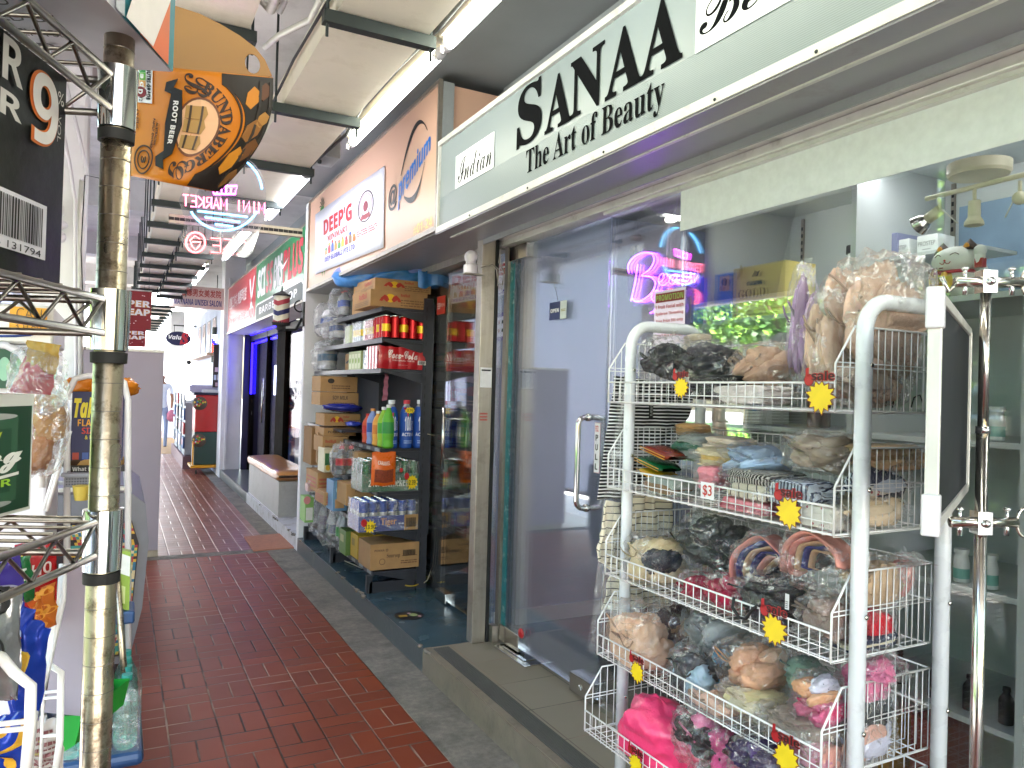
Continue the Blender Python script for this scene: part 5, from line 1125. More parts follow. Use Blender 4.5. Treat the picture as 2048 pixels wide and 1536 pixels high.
bag_of_bottles(650, 712, 19, 28, 1.59, 'translucent bag of blue topped cartons at the far end of the third shelf', '#1c5070', 2, 5)
# middle shelf
z = SZ[3]
for i, (px, cap) in enumerate(((781, '#dfe3ea'), (811, '#c63848'), (838, '#dfe3ea'))):
    c = W(px, 892, y=YE + .05); c.z = z; t = thing('sports_drink_bottle', ['blue isotonic drink bottle, left of the three on the middle shelf', 'blue isotonic drink bottle with a price star, between the other two', 'blue isotonic drink bottle nearest the shelf upright'][i], 'bottle', c, 'blue isotonic drink bottles'); b = MB()
    h = W(px, 800, y=YE + .05).z - z; r = .046; b.lathe(c, [(0, .002, '#1c4fa8'), (r * .9, 0), (r, h * .04), (r * .95, h * .30), (r, h * .36), (r, h * .68), (r * .9, h * .76), (r * .62, h * .86, 'pet'), (r * .42, h * .90), (r * .42, h * .92, cap), (r * .5, h * .921), (r * .5, h), (0, h)], '#1c4fa8', 24)
    cyl_ = lambda u, v, c=c, r=r, h=h: V((c.x + math.sin((u - .5) * 2.4) * (r + .001), c.y - math.cos((u - .5) * 2.4) * (r + .001), c.z + h * v))
    p = Panel(b, f=cyl_, eps=.0012); p.text(bold('100'), .28, .36, .66, .66, '#e4e8f0', 2, rot=False); p.text(bold('PLUS'), .72, .38, .80, .56, '#e4e8f0', 2, rot=True); p.text(bold('ACTIVE'), .12, .25, .88, .32, '#e4e8f0', 2); p.lines(.25, .1, .75, .18, '#9cb4e0', 2); p.rect(.42, .66, .5, .74, '#c03040'); p.rect(.52, .66, .6, .74, '#2c8c4c'); b.build('bottle', t)
    if i == 1:
        b = MB(); pp = Panel(b, (c.x - .04, c.y - r - .006, c.z + h * .72), (.08, 0, 0), (0, 0, .05)); pp.star(.55, .45, .5, .5, 'tag_yellow', 12, .7, 1, 3); pp.ell(.12, .7, .13, .16, 'tag_red', 2); pp.text(bold('2.70'), .3, .3, .85, .6, '#18181c', 3); b.build('price_star', t)
for i, (px, liq, lb, cp, hh) in enumerate(((765, '#5aa828', '#2f8a3c', '#dfe3e0', 808), (752, '#8ab82c', '#3f9a2c', '#e6e6e6', 812), (741, '#d89a3c', '#c87828', '#dfe0e0', 820), (731, '#7a8cc0', '#2c4c9c', '#c88a4a', 815), (721, '#c8502c', '#b8241c', '#c8241c', 825))):
    y = YE + .03 + i * .012 + (0, .09, .2, .32, .42)[i]; c = V((SX[3] + .05, y, z)); h = W(px, hh, x=c.x).z - z
    t = thing('soft_drink_bottle', ['green soda bottle next to the blue bottles', 'second green soda bottle on the middle shelf', 'amber drink bottle on the middle shelf', 'drink bottle with a blue label on the middle shelf', 'red and orange drink tube at the far end of the middle shelf bottles'][i], 'bottle', c, 'assorted soft drink bottles'); b = MB(); bottle2(b, c, h, .042, liq, cp, lb); b.build('bottle', t)
t = thing('snack_strip', 'shiny pink snack packet strip hanging between the shelves', 'snack packet', W(772, 780, y=5.05)); b = MB(); q = [W(*k, y=5.05) for k in ((764, 802), (775, 800), (777, 748), (770, 746))]; b.grid(lambda u, v: (q[0] * (1 - u) + q[1] * u) * (1 - v) + (q[3] * (1 - u) + q[2] * u) * v + V((0, .008 * math.sin(v * 20), 0)), 4, 16, '#a8687c'); b.build('packet', t)
# cartons stacked at the far end between the shelves
zA = W(678, 852, y=5.95).z
def fcrt(pl, pr, pb, pt, y, m, label, art=None, side=None, dep=.3, name='carton', cat='carton', group='cartons at the far end of the shelf unit'):
    zb = W((pl + pr) / 2, pb, y=y).z; return crt(pl, pr, pt, zb, y, dep, m, label, art, side, name, cat, group)
fcrt(640, 714, 784, 753, 6.0, 'kraft', 'kraft carton with a dark logo, topmost of the far stack', lambda p: (p.ell(.28, .7, .09, .16, '#2c241c'), p.lines(.3, .2, .8, .5, '#6f5236', 2)))
fcrt(640, 717, 811, 785, 5.98, 'kraft', 'soy milk carton second in the far stack', lambda p: (p.text(bold('SOY MILK'), .32, .45, .72, .75, '#3a2c20'), p.lines(.35, .15, .7, .3, '#6f5236', 1)))
fcrt(650, 722, 852, 828, 5.90, 'kraft', 'energy drink carton third in the far stack', art_bulls)
t = thing('snack_bag', 'dark blue glossy snack bag lying on the far stack of cartons', 'snack bag', W(690, 815, y=5.9)); b = MB(); c = W(688, 815, y=5.92); blob(b, c, (.15, .09, .035), K('#232c86', .2), 5, .2, nu=30, nv=16); b.build('bag', t)
t = thing('snack_bag', 'crinkled blue snack bag lower down beside the amber bottle', 'snack bag', W(708, 850, y=5.7)); b = MB(); c = W(706, 848, y=5.6); blob(b, c, (.06, .07, .02), K('#2c3c9c', .2), 6, .2, nu=24, nv=14); b.build('bag', t)
t = thing('shelf_board', 'short side shelf under the far stack of cartons', 'shelf', W(660, 855, y=5.9)); zz = W(660, 855, y=5.95).z; MB().box(1.50, 1.9, 5.62, 6.8, zz - .02, zz - .002, 'shelf_dark').build('board', t)
fcrt(650, 714, 872, 856, 5.86, 'kraft', 'tea carton with a heart logo under the side shelf', lambda p: (p.text(bold('POKKA'), .12, .35, .48, .65, '#3a2c20'), p.ring(.6, .5, .06, .2, .4, '#3a2c20')))
fcrt(648, 700, 905, 873, 5.80, 'kraft', 'energy drink cartons below the tea carton', lambda p: (p.text(bold('RedBull'), .1, .6, .5, .8, '#a8281c'), p.lines(.1, .2, .8, .5, '#6f5236', 2)))
t = thing('open_carton', 'opened kraft carton with torn flaps at the white pillar', 'carton', W(635, 900, y=6.2)); b = MB(); q0, q1 = W(622, 930, y=6.2), W(648, 855, y=6.2); b.box(q0.x, q1.x, 6.2, 6.5, q0.z, q1.z, 'kraft_dark'); b.obox((q0 + q1) / 2 + V((-.03, -.12, 0)), (.004, 0, 0), (.02, .11, 0), (0, 0, (q1.z - q0.z) * .4), 'kraft'); b.obox((q0 + q1) / 2 + V((.03, -.13, .02)), (.03, 0, 0), (0, .002, 0), (0, 0, .05), '#4f8ab8'); b.build('box', t)
# heineken-like tray, cola bottles, pouch
z = SZ[4]; H4 = W(800, 922, y=YE).z - z
can_pack(xof(727, YE, 950), xof(840, YE, 950), YE + .012, 5.2, z, H4, .033, 'can_green', 'green beer can tray behind the orange pouch', None, tray=('#1c5c30', .58), art=lambda p: (p.text(bold('2 for'), .10, .3, .3, .7, '#dfe6dc'), p.text(serif('Heineken'), .34, .28, .80, .78, '#dfe6dc'), p.ell(.66, 1.2, .03, .12, '#c82c2c'), p.star(.86, .5, .11, .45, 'tag_yellow', 12, .7, 2, 4), p.ell(.76, .85, .04, .2, 'tag_red', 3), p.text(bold('2.39'), .80, .35, .92, .62, '#18181c', 3)), group='beer can trays')
crt(715, 795, 905, z, 5.25, .2, 'kraft', 'kraft box standing behind the green beer tray', None, None, pm=930)
t = thing('snack_pouch', 'bright orange caramel snack pouch with a clear window hanging on the shelf end', 'snack pouch', W(766, 970, y=4.84)); b = MB(); q0, q1 = W(743, 972, y=4.835), W(792, 904, y=4.835)
def pouch(u, v): return V((q0.x + (q1.x - q0.x) * u + .008 * (v - .5) * (1 - 2 * u) * .3, 4.835 - .022 * (math.sin(math.pi * min(1, v * 1.1)) * math.sin(math.pi * u)) ** .6, q0.z + (q1.z - q0.z) * v + .004 * math.sin(u * 9)))
b.grid(pouch, 18, 18, K('#e0661c', .28)); p = Panel(b, f=pouch, eps=.002); p.text(bold('CARAMEL'), .22, .62, .72, .74, '#f4e4d8'); mat('nuts', '#8c3a1c', .5, var=.5, scale=160, bump=.8, bscale=160); p.rect(.1, .1, .88, .48, 'nuts', 1, 6); b.grid(lambda u, v: pouch(u, v) + V((0, .012, 0)), 6, 6, K('#e0661c', .28)); b.build('pouch', t)
t = thing('cola_pack', 'shrink wrapped cola bottles with red labels beside the green tray', 'drinks pack', (1.6, 5.5, z)); 
zc = W(690, 948, y=5.45).z
for i in range(2):
    for j in range(2):
        b = MB(); c = V((W(682 + i * 19, 948, y=5.42 + j * .09).x, 5.42 + j * .09, zc)); bottle2(b, c, W(690, 893, y=5.45).z - zc, .044, 'cola', '#c81c24', 'can_red', waist=.85); b.build('bottle', t)
b = MB(); c = W(692, 920, y=5.46); bagfilm(b, c, (.105, .11, .115), 9, 'wrap'); b.build('film', t)
t = thing('small_shelf', 'short lower side shelf under the cola bottles', 'shelf', (1.7, 6.0, zc)); MB().box(1.48, 1.85, 5.32, 6.78, zc - .022, zc - .002, 'shelf_dark').build('board', t)
fcrt(652, 668, 945, 897, 5.70, '#cfc7a8', 'green and white drink multipack beside the cola bottles', lambda p: (p.rect(.1, .3, .9, .8, '#2c6a3c'), p.ell(.5, .2, .3, .12, '#c8a02c')), dep=.2)
# tiger-like tray
z = SZ[5]; H5 = W(790, 1000, y=YE).z - z
can_pack(xof(720, YE - .05, 1030), xof(836, YE - .05, 1030), YE - .04, 5.15, z, H5, .0325, 'can_blue', 'blue and silver beer can tray with a price star', 'can_silver', tray=('#2b3a8c', .52), art=lambda p: (p.text(serif('Tiger'), .36, .3, .62, .85, '#c8966c'), p.rect(.76, 0, 1.0, 1, 'kraft', 1.2), p.bars(.79, .2, .97, .8, n=14, k=3), p.lines(.66, .4, .75, .6, '#b8bcd8', 1), p.star(.18, .35, .11, .42, 'tag_yellow', 12, .7, 2, 5), p.ell(.08, .6, .05, .25, 'tag_red', 3), p.text(bold('13.90'), .10, .2, .27, .48, '#18181c', 3)), group='beer can trays')
fcrt(698, 762, 1010, 967, 5.15, 'kraft', 'open tea carton with a heart logo above the blue beer tray', lambda p: (p.text(bold('POKKA'), .28, .6, .58, .74, '#3a2c20'), p.ring(.66, .66, .05, .1, .4, '#3a2c20')), dep=.25)
fcrt(640, 672, 985, 945, 5.85, 'kraft', 'kraft cartons with red print at the pillar, upper', lambda p: p.lines(.1, .2, .9, .8, '#a84a3c', 3), lambda p: p.lines(.1, .2, .9, .8, '#a84a3c', 3), dep=.4)
fcrt(655, 690, 1010, 985, 5.55, 'kraft', 'kraft carton with red print at the pillar, lower', lambda p: p.lines(.1, .2, .9, .8, '#a84a3c', 3), lambda p: p.lines(.1, .2, .9, .8, '#a84a3c', 3), dep=.3)
fcrt(672, 700, 1022, 962, 5.4, '#5a86ac', 'pale blue opened carton leaning out of the shelf', lambda p: (p.rect(.15, .1, .8, .4, '#b48c5c'), p.ell(.5, .7, .3, .15, '#a8c0d0')), dep=.2)
t = thing('box', 'small white and pink box in plastic sticking out beside the pillar', 'box', W(620, 975, y=6.1)); b = MB(); q = W(615, 983, y=6.1); b.box(q.x, q.x + .09, 6.1, 6.2, q.z, q.z + .06, '#c8a8a4'); blob(b, (q.x + .06, 6.1, q.z + .06), (.06, .05, .04), 'wrap', 3, nu=16, nv=10); b.build('carton', t)
fcrt(617, 634, 1045, 995, 6.35, '#7fae5c', 'green and white tea bottle pack beside the pillar', lambda p: (p.rect(.1, .1, .9, .6, '#dfe0d8'), p.ell(.2, .9, .4, .16, '#d88c8c')), dep=.2)
# white wrapped bottle packs at the bottom
for i, (px, py, w, h) in enumerate(((643, 1035, 10, 34), (660, 1052, 11, 34), (680, 1060, 13, 38))):
    bag_of_bottles(px, py, w, h, 1.60, ['wrapped bottle pack with purple labels low by the pillar', 'wrapped bottle pack with navy labels, middle of the low row', 'wrapped bottle pack with green and yellow labels next to the green carton'][i], ['#5a3a6c', '#1c2c6c', '#3f9a3c'][i], 2, 20 + i)
z = SZ[6]
fcrt(750, 847, 1137, 1086, 4.86, 'kraft', 'soursop drink carton in clear wrap at the near end of the lowest shelf', lambda p: (p.text(bold('POKKA'), .08, .72, .28, .80, '#4a3424'), p.ring(.33, .76, .025, .05, .4, '#4a3424'), p.text(serif('Soursop'), .33, .42, .60, .62, '#4a3424'), p.ring(.24, .32, .06, .12, .15, '#4a3424'), p.bars(.66, .5, .94, .72, n=22), p.lines(.62, .2, .95, .36, '#6f4c30', 2), p.rect(.64, .48, .96, .50, '#4a3424')), dep=.28)
fcrt(724, 830, 1115, 1068, 5.18, '#b8962c', 'yellow topped drink carton behind the soursop carton', lambda p: (p.rect(.05, .0, 1, .7, 'kraft', 1.2), p.lines(.1, .7, .5, .85, '#3a2c20', 1)), lambda p: p.rect(.2, .5, .6, .8, '#8a7434'), dep=.18)
fcrt(700, 790, 1108, 1060, 5.40, '#5c7c3c', 'green drink carton between the yellow one and the bottle packs', None, lambda p: p.rect(.2, .5, .7, .8, '#a8a878'), dep=.18)
# leads under the shelf
t = thing('extension_lead', 'cream electric lead trailing under the drinks shelf', 'cable', (1.5, 5.5, .13)); b = MB(); b.tube([W(645, 1090, z=.16)] + [W(*p, z=.137) for p in ((655, 1088), (668, 1090), (690, 1122), (720, 1135), (740, 1142))], .004, '#b8ac98', 8)
b.box(1.60, 1.75, 6.3, 6.36, .129, .16, 'black_matte'); b.build('lead', t)
t = thing('power_cable', 'beige cable running down the shelf upright to the floor', 'cable', (1.9, 4.84, .13)); b = MB(); b.tube([W(*p, y=4.84) for p in ((855, 868), (874, 872), (873, 960), (870, 1080), (866, 1130), (855, 1160))] + [W(*p, z=.136) for p in ((840, 1172), (815, 1166), (800, 1162))], .0035, '#9a8f78', 8); b.build('cable', t)
t = thing('green_hose', 'coil of green and yellow cable on the floor under the shelf unit', 'cable coil', W(810, 1168, z=.13)); b = MB()
for k in range(4): b.tube([W(815 + (30 - k * 4) * math.cos(a) + k * 2, 1167 + (5 + k) * math.sin(a) - k, z=.136 + k * .008) for a in [i * 2 * math.pi / 20 for i in range(20)]], .004, ['#1c8a4c', '#8a9a2c', '#1c7a4c', '#c0a030'][k], 6, True)
b.build('coil', t)
t = thing('floor_sticker', 'round dark floor sticker with yellow and pink artwork on the minimart step', 'sticker', W(815, 1232, z=.129)); b = MB(); c = W(818, 1231, z=.1292); p = Panel(b, (c.x - .09, c.y - .09, .1288), (.18, 0, 0), (0, .18, 0), eps=.0008); p.ell(.5, .5, .5, .5, '#17181a', 1); p.poly([(.14, .42), (.42, .40), (.45, .6), (.16, .62)], '#b89030'); p.ell(.66, .52, .14, .16, '#a8b478'); p.ell(.58, .72, .06, .08, '#d0a0b0'); p.ell(.8, .3, .06, .08, '#d0a0b0'); b.build('disc', t)
# minimart glass and door
t = thing('glass_door', 'minimart glass door with a square steel handle and a company banner behind it', 'door', (1.9, 4.2, .14))
MB().box(1.895, 1.905, 3.78, 4.57, .15, 2.27, 'glass').build('pane', t)
b = MB(); b.box(1.878, 1.925, 4.42, 4.60, .135, .20, 'steel'); b.build('patch_fitting', t, bevel=.004)
zb1, zt1 = W(897, 940, x=1.87).z, W(897, 815, x=1.87).z; b = MB(); 
for x, y in ((1.85, 4.46), (1.945, 4.30)): b.cyl((x, y, zb1), (x, y, zt1), .011, 'steel', 12)
for z in (zb1 + .07, zt1 - .07): b.cyl((1.85, 4.46, z), (1.945, 4.30, z), .006, 'steel', 8)
b.build('handle', t)
t = thing('shop_window', 'fixed glass panel of the minimart front behind the drinks shelf', 'window', (1.9, 5.7, .14)); MB().box(1.935, 1.943, 4.60, 6.89, .14, 2.30, 'glass').build('pane', t)
MB().box(1.86, 1.95, 3.775, 6.89, 2.30, 2.345, 'alu').build('header', t)
t = thing('banner', 'white company banner behind the minimart glass door', 'banner', (1.95, 4.2, 2.05)); b = MB(); q0, q1 = W(896, 608, x=1.93), W(1008, 510, x=1.93)
y1 = 4.62; y2 = 3.78; p = Panel(b, (1.935, y1, 2.075), (0, y2 - y1, -.02), (0, 0, .19)); p.rect(0, 0, 1, 1, '#e6e4ee', 0)
p.text(bold("DEEP'G"), .04, .60, .98, .95, '#c3202e', 2, off=.02); p.text(serif('MINIMART'), .14, .42, .9, .56, '#c3302e', 2); p.text(bold('DEEP GLOBALZ'), .03, .04, .97, .15, '#4338a8', 2)
for i in range(8): p.poly([(.08 + i * .11, .18), (.15 + i * .11, .18), (.14 + i * .11, .36), (.09 + i * .11, .36)], ['#b98c50', '#d4243a', '#2c50b4', '#e08a20', '#3f8a3c', '#e46a20', '#cc3a2c', '#8a6a4a'][i], 2)
b.build('sheet', t)
for i, (a, c_) in enumerate((((872, 630), (890, 590)), ((932, 697), (960, 658)))):
    q0, q1 = W(*a, x=1.92), W(*c_, x=1.92); t = thing('open_sign', ['red information card at the shelf upright behind the glass', 'red OPEN card hanging on strings behind the minimart door'][i], 'open sign', q0); b = MB(); p = Panel(b, (1.925, q0.y, q0.z), (0, q1.y - q0.y, 0), (0, 0, q1.z - q0.z)); p.rect(0, 0, 1, 1, '#c23a2c', 0); p.text('OPEN', .55 if i else .2, .4, .95, .58, '#eed8d0', 2); p.lines(.1, .3, .45, .7, '#eed8d0', 3); b.build('card', t)
    if i:
        b = MB(); h = V((1.92, (q0.y + q1.y) / 2, q1.z + .09)); b.tube([(1.92, q0.y, q1.z), h, (1.92, q1.y, q1.z)], .001, 'alu_white', 5); b.sphere(h, .010, 'alu_white', 8, 6); b.build('string', t)
t = thing('payment_card_sheet', 'white and violet payment notice on the glass beside the post', 'notice', W(995, 640, x=1.93)); b = MB(); p = Panel(b, (1.925, W(984, 690, x=1.92).y, W(995, 682, x=1.93).z), (0, -.16, 0), (0, 0, .16)); p.rect(0, 0, 1, 1, '#d6d6ea', 0); p.rect(0, 0, 1, .14, '#5a50a0'); p.rect(0, .86, 1, 1, '#5a50a0')
for i in range(6): p.rect(.15 + (i % 3) * .27, .3 + (i // 3) * .3, .28 + (i % 3) * .27, .42 + (i // 3) * .3, ['#3c4c7c', '#c04a3c', '#2c3c4c'][i % 3])
b.build('sheet', t)
t = thing('globe_lamp', 'unlit white globe lamp bracket wired to the aluminium post', 'lamp', W(942, 545, y=3.68)); b = MB(); c = W(942, 514, y=3.66); d = c.dot(fw) / 1500 if 0 else (c - CP).dot(fw) / 1500
b.sphere(c, 13.5 * d, '#dcd6e0', 20, 14); zb1 = c.z - 33 * d; b.lathe((c.x, c.y, zb1), [(0, 0), (14 * d, 0), (14.5 * d, 16 * d), (10 * d, 19 * d), (9 * d, 26 * d)], '#d8d2dc', 20); b.build('globe', t)
b = MB(); b.box(c.x - 15 * d, c.x + 30 * d, c.y - .02, c.y + .02, zb1 - .006, zb1 - .0005, 'alu'); b.build('bracket', t)
b = MB()
for k in range(4): b.tube([W(*p, y=3.67 - .004 * k) for p in ((962, 532 + 2 * k), (985, 530 - k), (993 + k * 2, 540), (995, 560 + 4 * k), (1003 + k, 570), (1008, 548 - k * 3), (1000 - k, 525), (1001, 500), (1010, 472))], .0016, ['#cfc8c0', '#8a8078', '#5a544e', '#b8b0a8'][k], 6)
b.build('wiring', t)
# minimart interior
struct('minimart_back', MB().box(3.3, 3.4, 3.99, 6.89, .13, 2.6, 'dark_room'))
b = MB(); t = thing('store_shelf', 'dim shelf of goods inside the minimart behind the glass door', 'shelf unit', (2.9, 4.9, .13))
for z in (.30, .65, 1.0, 1.35, 1.7): b.box(2.5, 3.25, 4.0, 6.85, z - .02, z, 'shelf_dark')
b.build('shelf', t)
r = random.Random(4); gi = 0
for z in (.30, .65, 1.0, 1.35, 1.7):
    y = 4.02
    while y < 6.7:
        w = r.uniform(.10, .22); h = r.uniform(.10, .24); col = r.choice(['#7c2c28', '#2c5a6c', '#a88c54', '#3c4c8c', '#8c8c84', '#6a8c4c', '#c86438', '#b8a080', '#84343c'])
        t2 = thing('goods_box', 'dim packaged goods in rows on the shelf inside the minimart', 'goods', (2.6, y, z), 'packaged goods inside the minimart'); bb = MB(); bb.box(2.52, 2.68, y, y + w, z + .001, z + h, col); pp = Panel(bb, (2.52, y + w, z), (0, -w, 0), (0, 0, h)); pp.rect(.15, .5, .85, .85, r.choice(['#d8d0c0', '#c8a03c', '#b83c3c'])); pp.lines(.15, .15, .85, .4, '#d0ccc0', 2, seed=gi); bb.build('pack', t2); gi += 1; y += w + .012
# ------------------------------------------------------------ chrome wire shelving at the left, close to the camera
P0 = W(216, 768, f=.685); P0.z = 0
e1 = V((-math.sin(math.radians(24)), -math.cos(math.radians(24)), 0)); e2 = V((-math.cos(math.radians(24)), math.sin(math.radians(24)), 0))
t = wsh = thing('wire_shelving', 'chrome wire shelving unit with a rust speckled post at the left edge', 'shelving', (P0.x, P0.y, 0))
b = MB(); b.cyl(P0, P0 + V((0, 0, 2.2)), .0127, 'post_steel', 28)
for i in range(86): b.tube([P0 + V((math.cos(a) * .0128, math.sin(a) * .0128, .05 + i * .0254)) for a in [k * math.pi / 12 for k in range(24)]], .00035, 'wire_steel', 4, True)
b.build('post', t)
for off in (e1 * .95, e2 * .6, e1 * .95 + e2 * .6): MB().cyl(P0 + off, P0 + off + V((0, 0, 2.2)), .0127, 'post_steel', 16).build('post', t)
TIERS = [W(248, 603, f=.685).z, W(230, 1040, f=.685).z, W(268, 160, f=.685).z]
TIERS = [TIERS[2], TIERS[0], TIERS[1], .62, .25]
for k, z in enumerate(TIERS):
    b = MB(); o = V((0, 0, z)); m = 'wire_steel'; dz = V((0, 0, -.030)); L1, L2 = .95, .6
    cs = [P0 + e1 * .0, P0 + e1 * L1, P0 + e1 * L1 + e2 * L2, P0 + e2 * L2]
    for i in range(4):
        a, c = cs[i] + o, cs[(i + 1) % 4] + o; dd = (c - a).normalized()
        b.tube([a + dd * .006, c - dd * .006], .0032, m, 10); b.tube([a + dd * .006 + dz, c - dd * .006 + dz], .0032, m, 10)
        n = int((c - a).length / .032); z0 = []
        for j in range(n + 1): z0.append(a + dd * (.018 + ((c - a).length - .036) * j / n) + (dz * .95 if j % 2 else dz * .08))
        b.tube(z0, .0019, m, 6)
    n = 24
    for j in range(1, 34): b.tube([P0 + o + e1 * (L1 * j / 34) + V((0, 0, .003)), P0 + o + e1 * (L1 * j / 34) + e2 * L2 + V((0, 0, .003))], .0016, m, 6)
    for q in (.15, .3, .45): b.tube([P0 + o + e2 * q - V((0, 0, .001)), P0 + o + e2 * q + e1 * L1 - V((0, 0, .001))], .0026, m, 6)
    b.build('wire_tier', t)
    b = MB(); b.lathe(P0 + V((0, 0, z - .046)), [(.0128, 0), (.0158, .001), (.0172, .056), (.0128, .0565)], 'chrome', 28); b.build('sleeve', t)
    b = MB(); b.lathe(P0 + V((0, 0, z - .060)), [(.0128, .003), (.0152, .0035), (.0155, .0130), (.0128, .0135)], 'rubber', 28); b.build('clip', t)
# beer cartons on the shelving
mat('card_black', '#17191a', .38, var=.2, scale=12, bump=.15, bscale=30); mat('card_green', '#083c20', .35, var=.06)
def rot_box(t, corner, da, db, la, lb, z0, z1, m, art=None, art2=None, name='box', bev=.003):
    """box with a near vertical edge at 'corner'; da = direction of the lettered face going left, db = depth"""
    b = MB(); c = corner + da * la / 2 + db * lb / 2 + V((0, 0, (z0 + z1) / 2)) - V((0, 0, corner.z)); b.obox(c, da * la / 2, db * lb / 2, V((0, 0, (z1 - z0) / 2)), m)
    k = V((corner.x, corner.y, 0))
    if art: art(Panel(b, k + da * la + V((0, 0, z0)), -da * la, V((0, 0, z1 - z0))))
    if art2: art2(Panel(b, k + V((0, 0, z0)), db * lb, V((0, 0, z1 - z0))))
    return b.build(name, t, bevel=bev)
def on_line(px, base, d):
    """point of the plane through base along d seen at column px"""
    r = ray(px, 780); den = r.x * d.y - r.y * d.x; s = (base.x * d.y - base.y * d.x) / den; return V((r.x * s, r.y * s, 0))
z0 = TIERS[1] + .005
c = on_line(112, P0 + e2 * .045, e1)
C9 = V(c)
t = thing('beer_carton', 'black strong beer carton with a big white nine and a barcode on the wire shelf', 'carton', (c.x, c.y, z0))
def art9(p):
    L = lambda px, py: None
    g = lambda px: 1 - (on_line(px, C9, e1) - C9).dot(e1) / .30
    p.text(bold('9'), g(34), .62, g(94), .95, '#d8793c', 1.2, off=.018); p.text(bold('9'), g(38), .63, g(91), .94, '#ece8e4', 2); p.text('%', g(89), .85, g(101), .91, '#dcd8d4'); p.text('VOL', g(90), .68, g(97), .80, '#c8c4c0', rot=True)
    p.text(bold('SUPER'), g(17) - .5, .80, g(17), .98, '#cfccc8'); p.text(bold('BEER'), g(17) - .4, .66, g(17), .76, '#cfccc8'); p.rect(g(77) - .5, .13, g(77), .37, '#d6d4dc', 1.2); p.bars(g(71) - .44, .18, g(71), .35, n=44, k=2, seed=4); p.text('9 556446 131794', g(65) - .4, .135, g(65), .165, '#222226')
rot_box(t, c, e1, e2, .30, .26, z0, W(112, 155, f=c.dot(fw)).z, 'card_black', art9)
c = on_line(322, P0 - e2 * .02 - e1 * .03, e1); z0 = TIERS[0] + .006
t = thing('beer_carton', 'white and orange imported beer carton overhanging the highest wire shelf', 'carton', (c.x, c.y, z0))
b = MB(); zc = W(322, 140, f=c.dot(fw)).z; b.obox(c + e1 * .2 + e2 * .13 + V((0, 0, zc + .11)), e1 * .2, e2 * .13, V((0, 0, .11)), '#c9ccd4')
p = Panel(b, c + e1 * .4 + V((0, 0, zc)), -e1 * .4, V((0, 0, .22))); p.rect(.72, 0, 1, 1, '#2f7c88'); p.rect(.8, .0, .96, .5, '#d8662c', 2); p.poly([(.72, 0), (.86, 0), (.97, .34), (.97, .8), (.90, .7)], '#e8e0dc', 3); p.text(script('Beer'), .3, .35, .66, .7, '#b8a880'); p.rect(.68, 0, .72, 1, '#b8bcc4', 2)
p = Panel(b, c + V((0, 0, zc)), e1 * .4, e2 * .26, eps=.001)
for i, s in enumerate(('BEER', 'INGREDIENTS:', 'BREWED BY', 'IMPORTED', 'Capital')): p.text(s, .10 + i * .07, .12, .135 + i * .07, .5 + .08 * (i % 3), '#2a2a30', 1.5, g=lambda a, bb, i=i: (.10 + i * .07 + .035 * bb, .62 - a * (.3 + .05 * (i % 3))))
b.build('box', t, bevel=.002)
c = on_line(66, P0 + e2 * .075, e1); z0 = TIERS[2] + .006; zt = W(66, 788, f=c.dot(fw)).z
t = thing('beer_carton', 'green beer carton with a can printed on it on the lower wire shelf', 'carton', (c.x, c.y, z0))
def artc(p):
    p.rect(0, 0, 1, 1, '#dadcd6', .6); p.rect(0, .03, .985, .90, 'card_green', 1.2)
    p.rect(.50, .12, .90, .82, '#2f5c40', 1.8); p.rect(.52, .20, .86, .72, '#1c4a30', 2.2); p.ell(.70, .82, .19, .03, '#aeb4b0', 2.4); p.ell(.70, .11, .17, .03, '#9aa29e', 2.4)
    p.text(script('Carlsberg'), .10, .36, .92, .60, '#eceee8', 3, off=.03); p.text(bold('PILSNER'), .45, .25, .86, .31, '#a4d83c', 3); p.poly([(.62, .62), (.78, .62), (.80, .70), (.74, .66), (.70, .73), (.66, .66), (.60, .70)], '#c8d83c', 3)
    p.poly([(.3, .30), (.6, .29), (.9, .33), (.9, .355), (.6, .315), (.3, .32)], '#eceee8', 3)
rot_box(t, c, e1, e2, .26, .14, z0, zt, 'kraft', artc)
# hanging ginger beer carton
mat('card_orange', '#c8760e', .38, var=.04, scale=20, bump=.05); mat('kraft_in', '#9c7243', .75, var=.06, scale=12)
t = thing('bottle_carrier', 'empty orange cardboard bottle carrier on its side hanging from the highest wire shelf', 'bottle carrier', W(400, 200, f=1.0))
def bl(a, b_, t_): return a + (b_ - a) * t_
def fr(u, v):
    """front panel; v=0 lower edge, v=1 upper edge"""
    px = bl(262, bl(432, 545, v ** .8) + 30 * math.sin(math.pi * v), u); py = bl(bl(352, 384, u), bl(128, 155, u) - 14 * math.sin(math.pi * u) * 0, v); return W(px, py, f=.98 + .07 * u ** 2 * (.6 + .4 * v) - .02 * math.sin(math.pi * u))
b = MB(); b.grid(fr, 30, 20, 'card_orange'); p = Panel(b, f=fr, eps=-.0012 if 0 else .0012)
b.grid(lambda a, c: p.P(bl(.64 + .20 * max(0, math.sin(math.pi * min(1, max(0, (c - .12) / .76)))) ** .5, 1.0, a), bl(.01, .99, c), 1), 10, 30, '#1b120c', False)
r = random.Random(2)
for (u, v, du, dv, m) in ((.86, .80, .05, .10, '#c47c1c'), (.94, .86, .045, .08, '#5c3418'), (.90, .52, .06, .10, '#8c5c28'), (.86, .26, .06, .12, '#c88420'), (.94, .36, .05, .10, '#6c4420'), (.95, .12, .04, .08, '#7c5428'), (.95, .62, .04, .07, '#a87838')): p.poly([(u - du, v - dv * .6), (u - du * .2, v - dv), (u + du * .8, v - dv * .3), (u + du, v + dv * .5), (u + .1 * du, v + dv), (u - du * .8, v + dv * .4)], m, 2)
for u0 in (.90, .97): p.rect(u0, .05, u0 + .018, .95, '#2c2622', 2.6, 4)
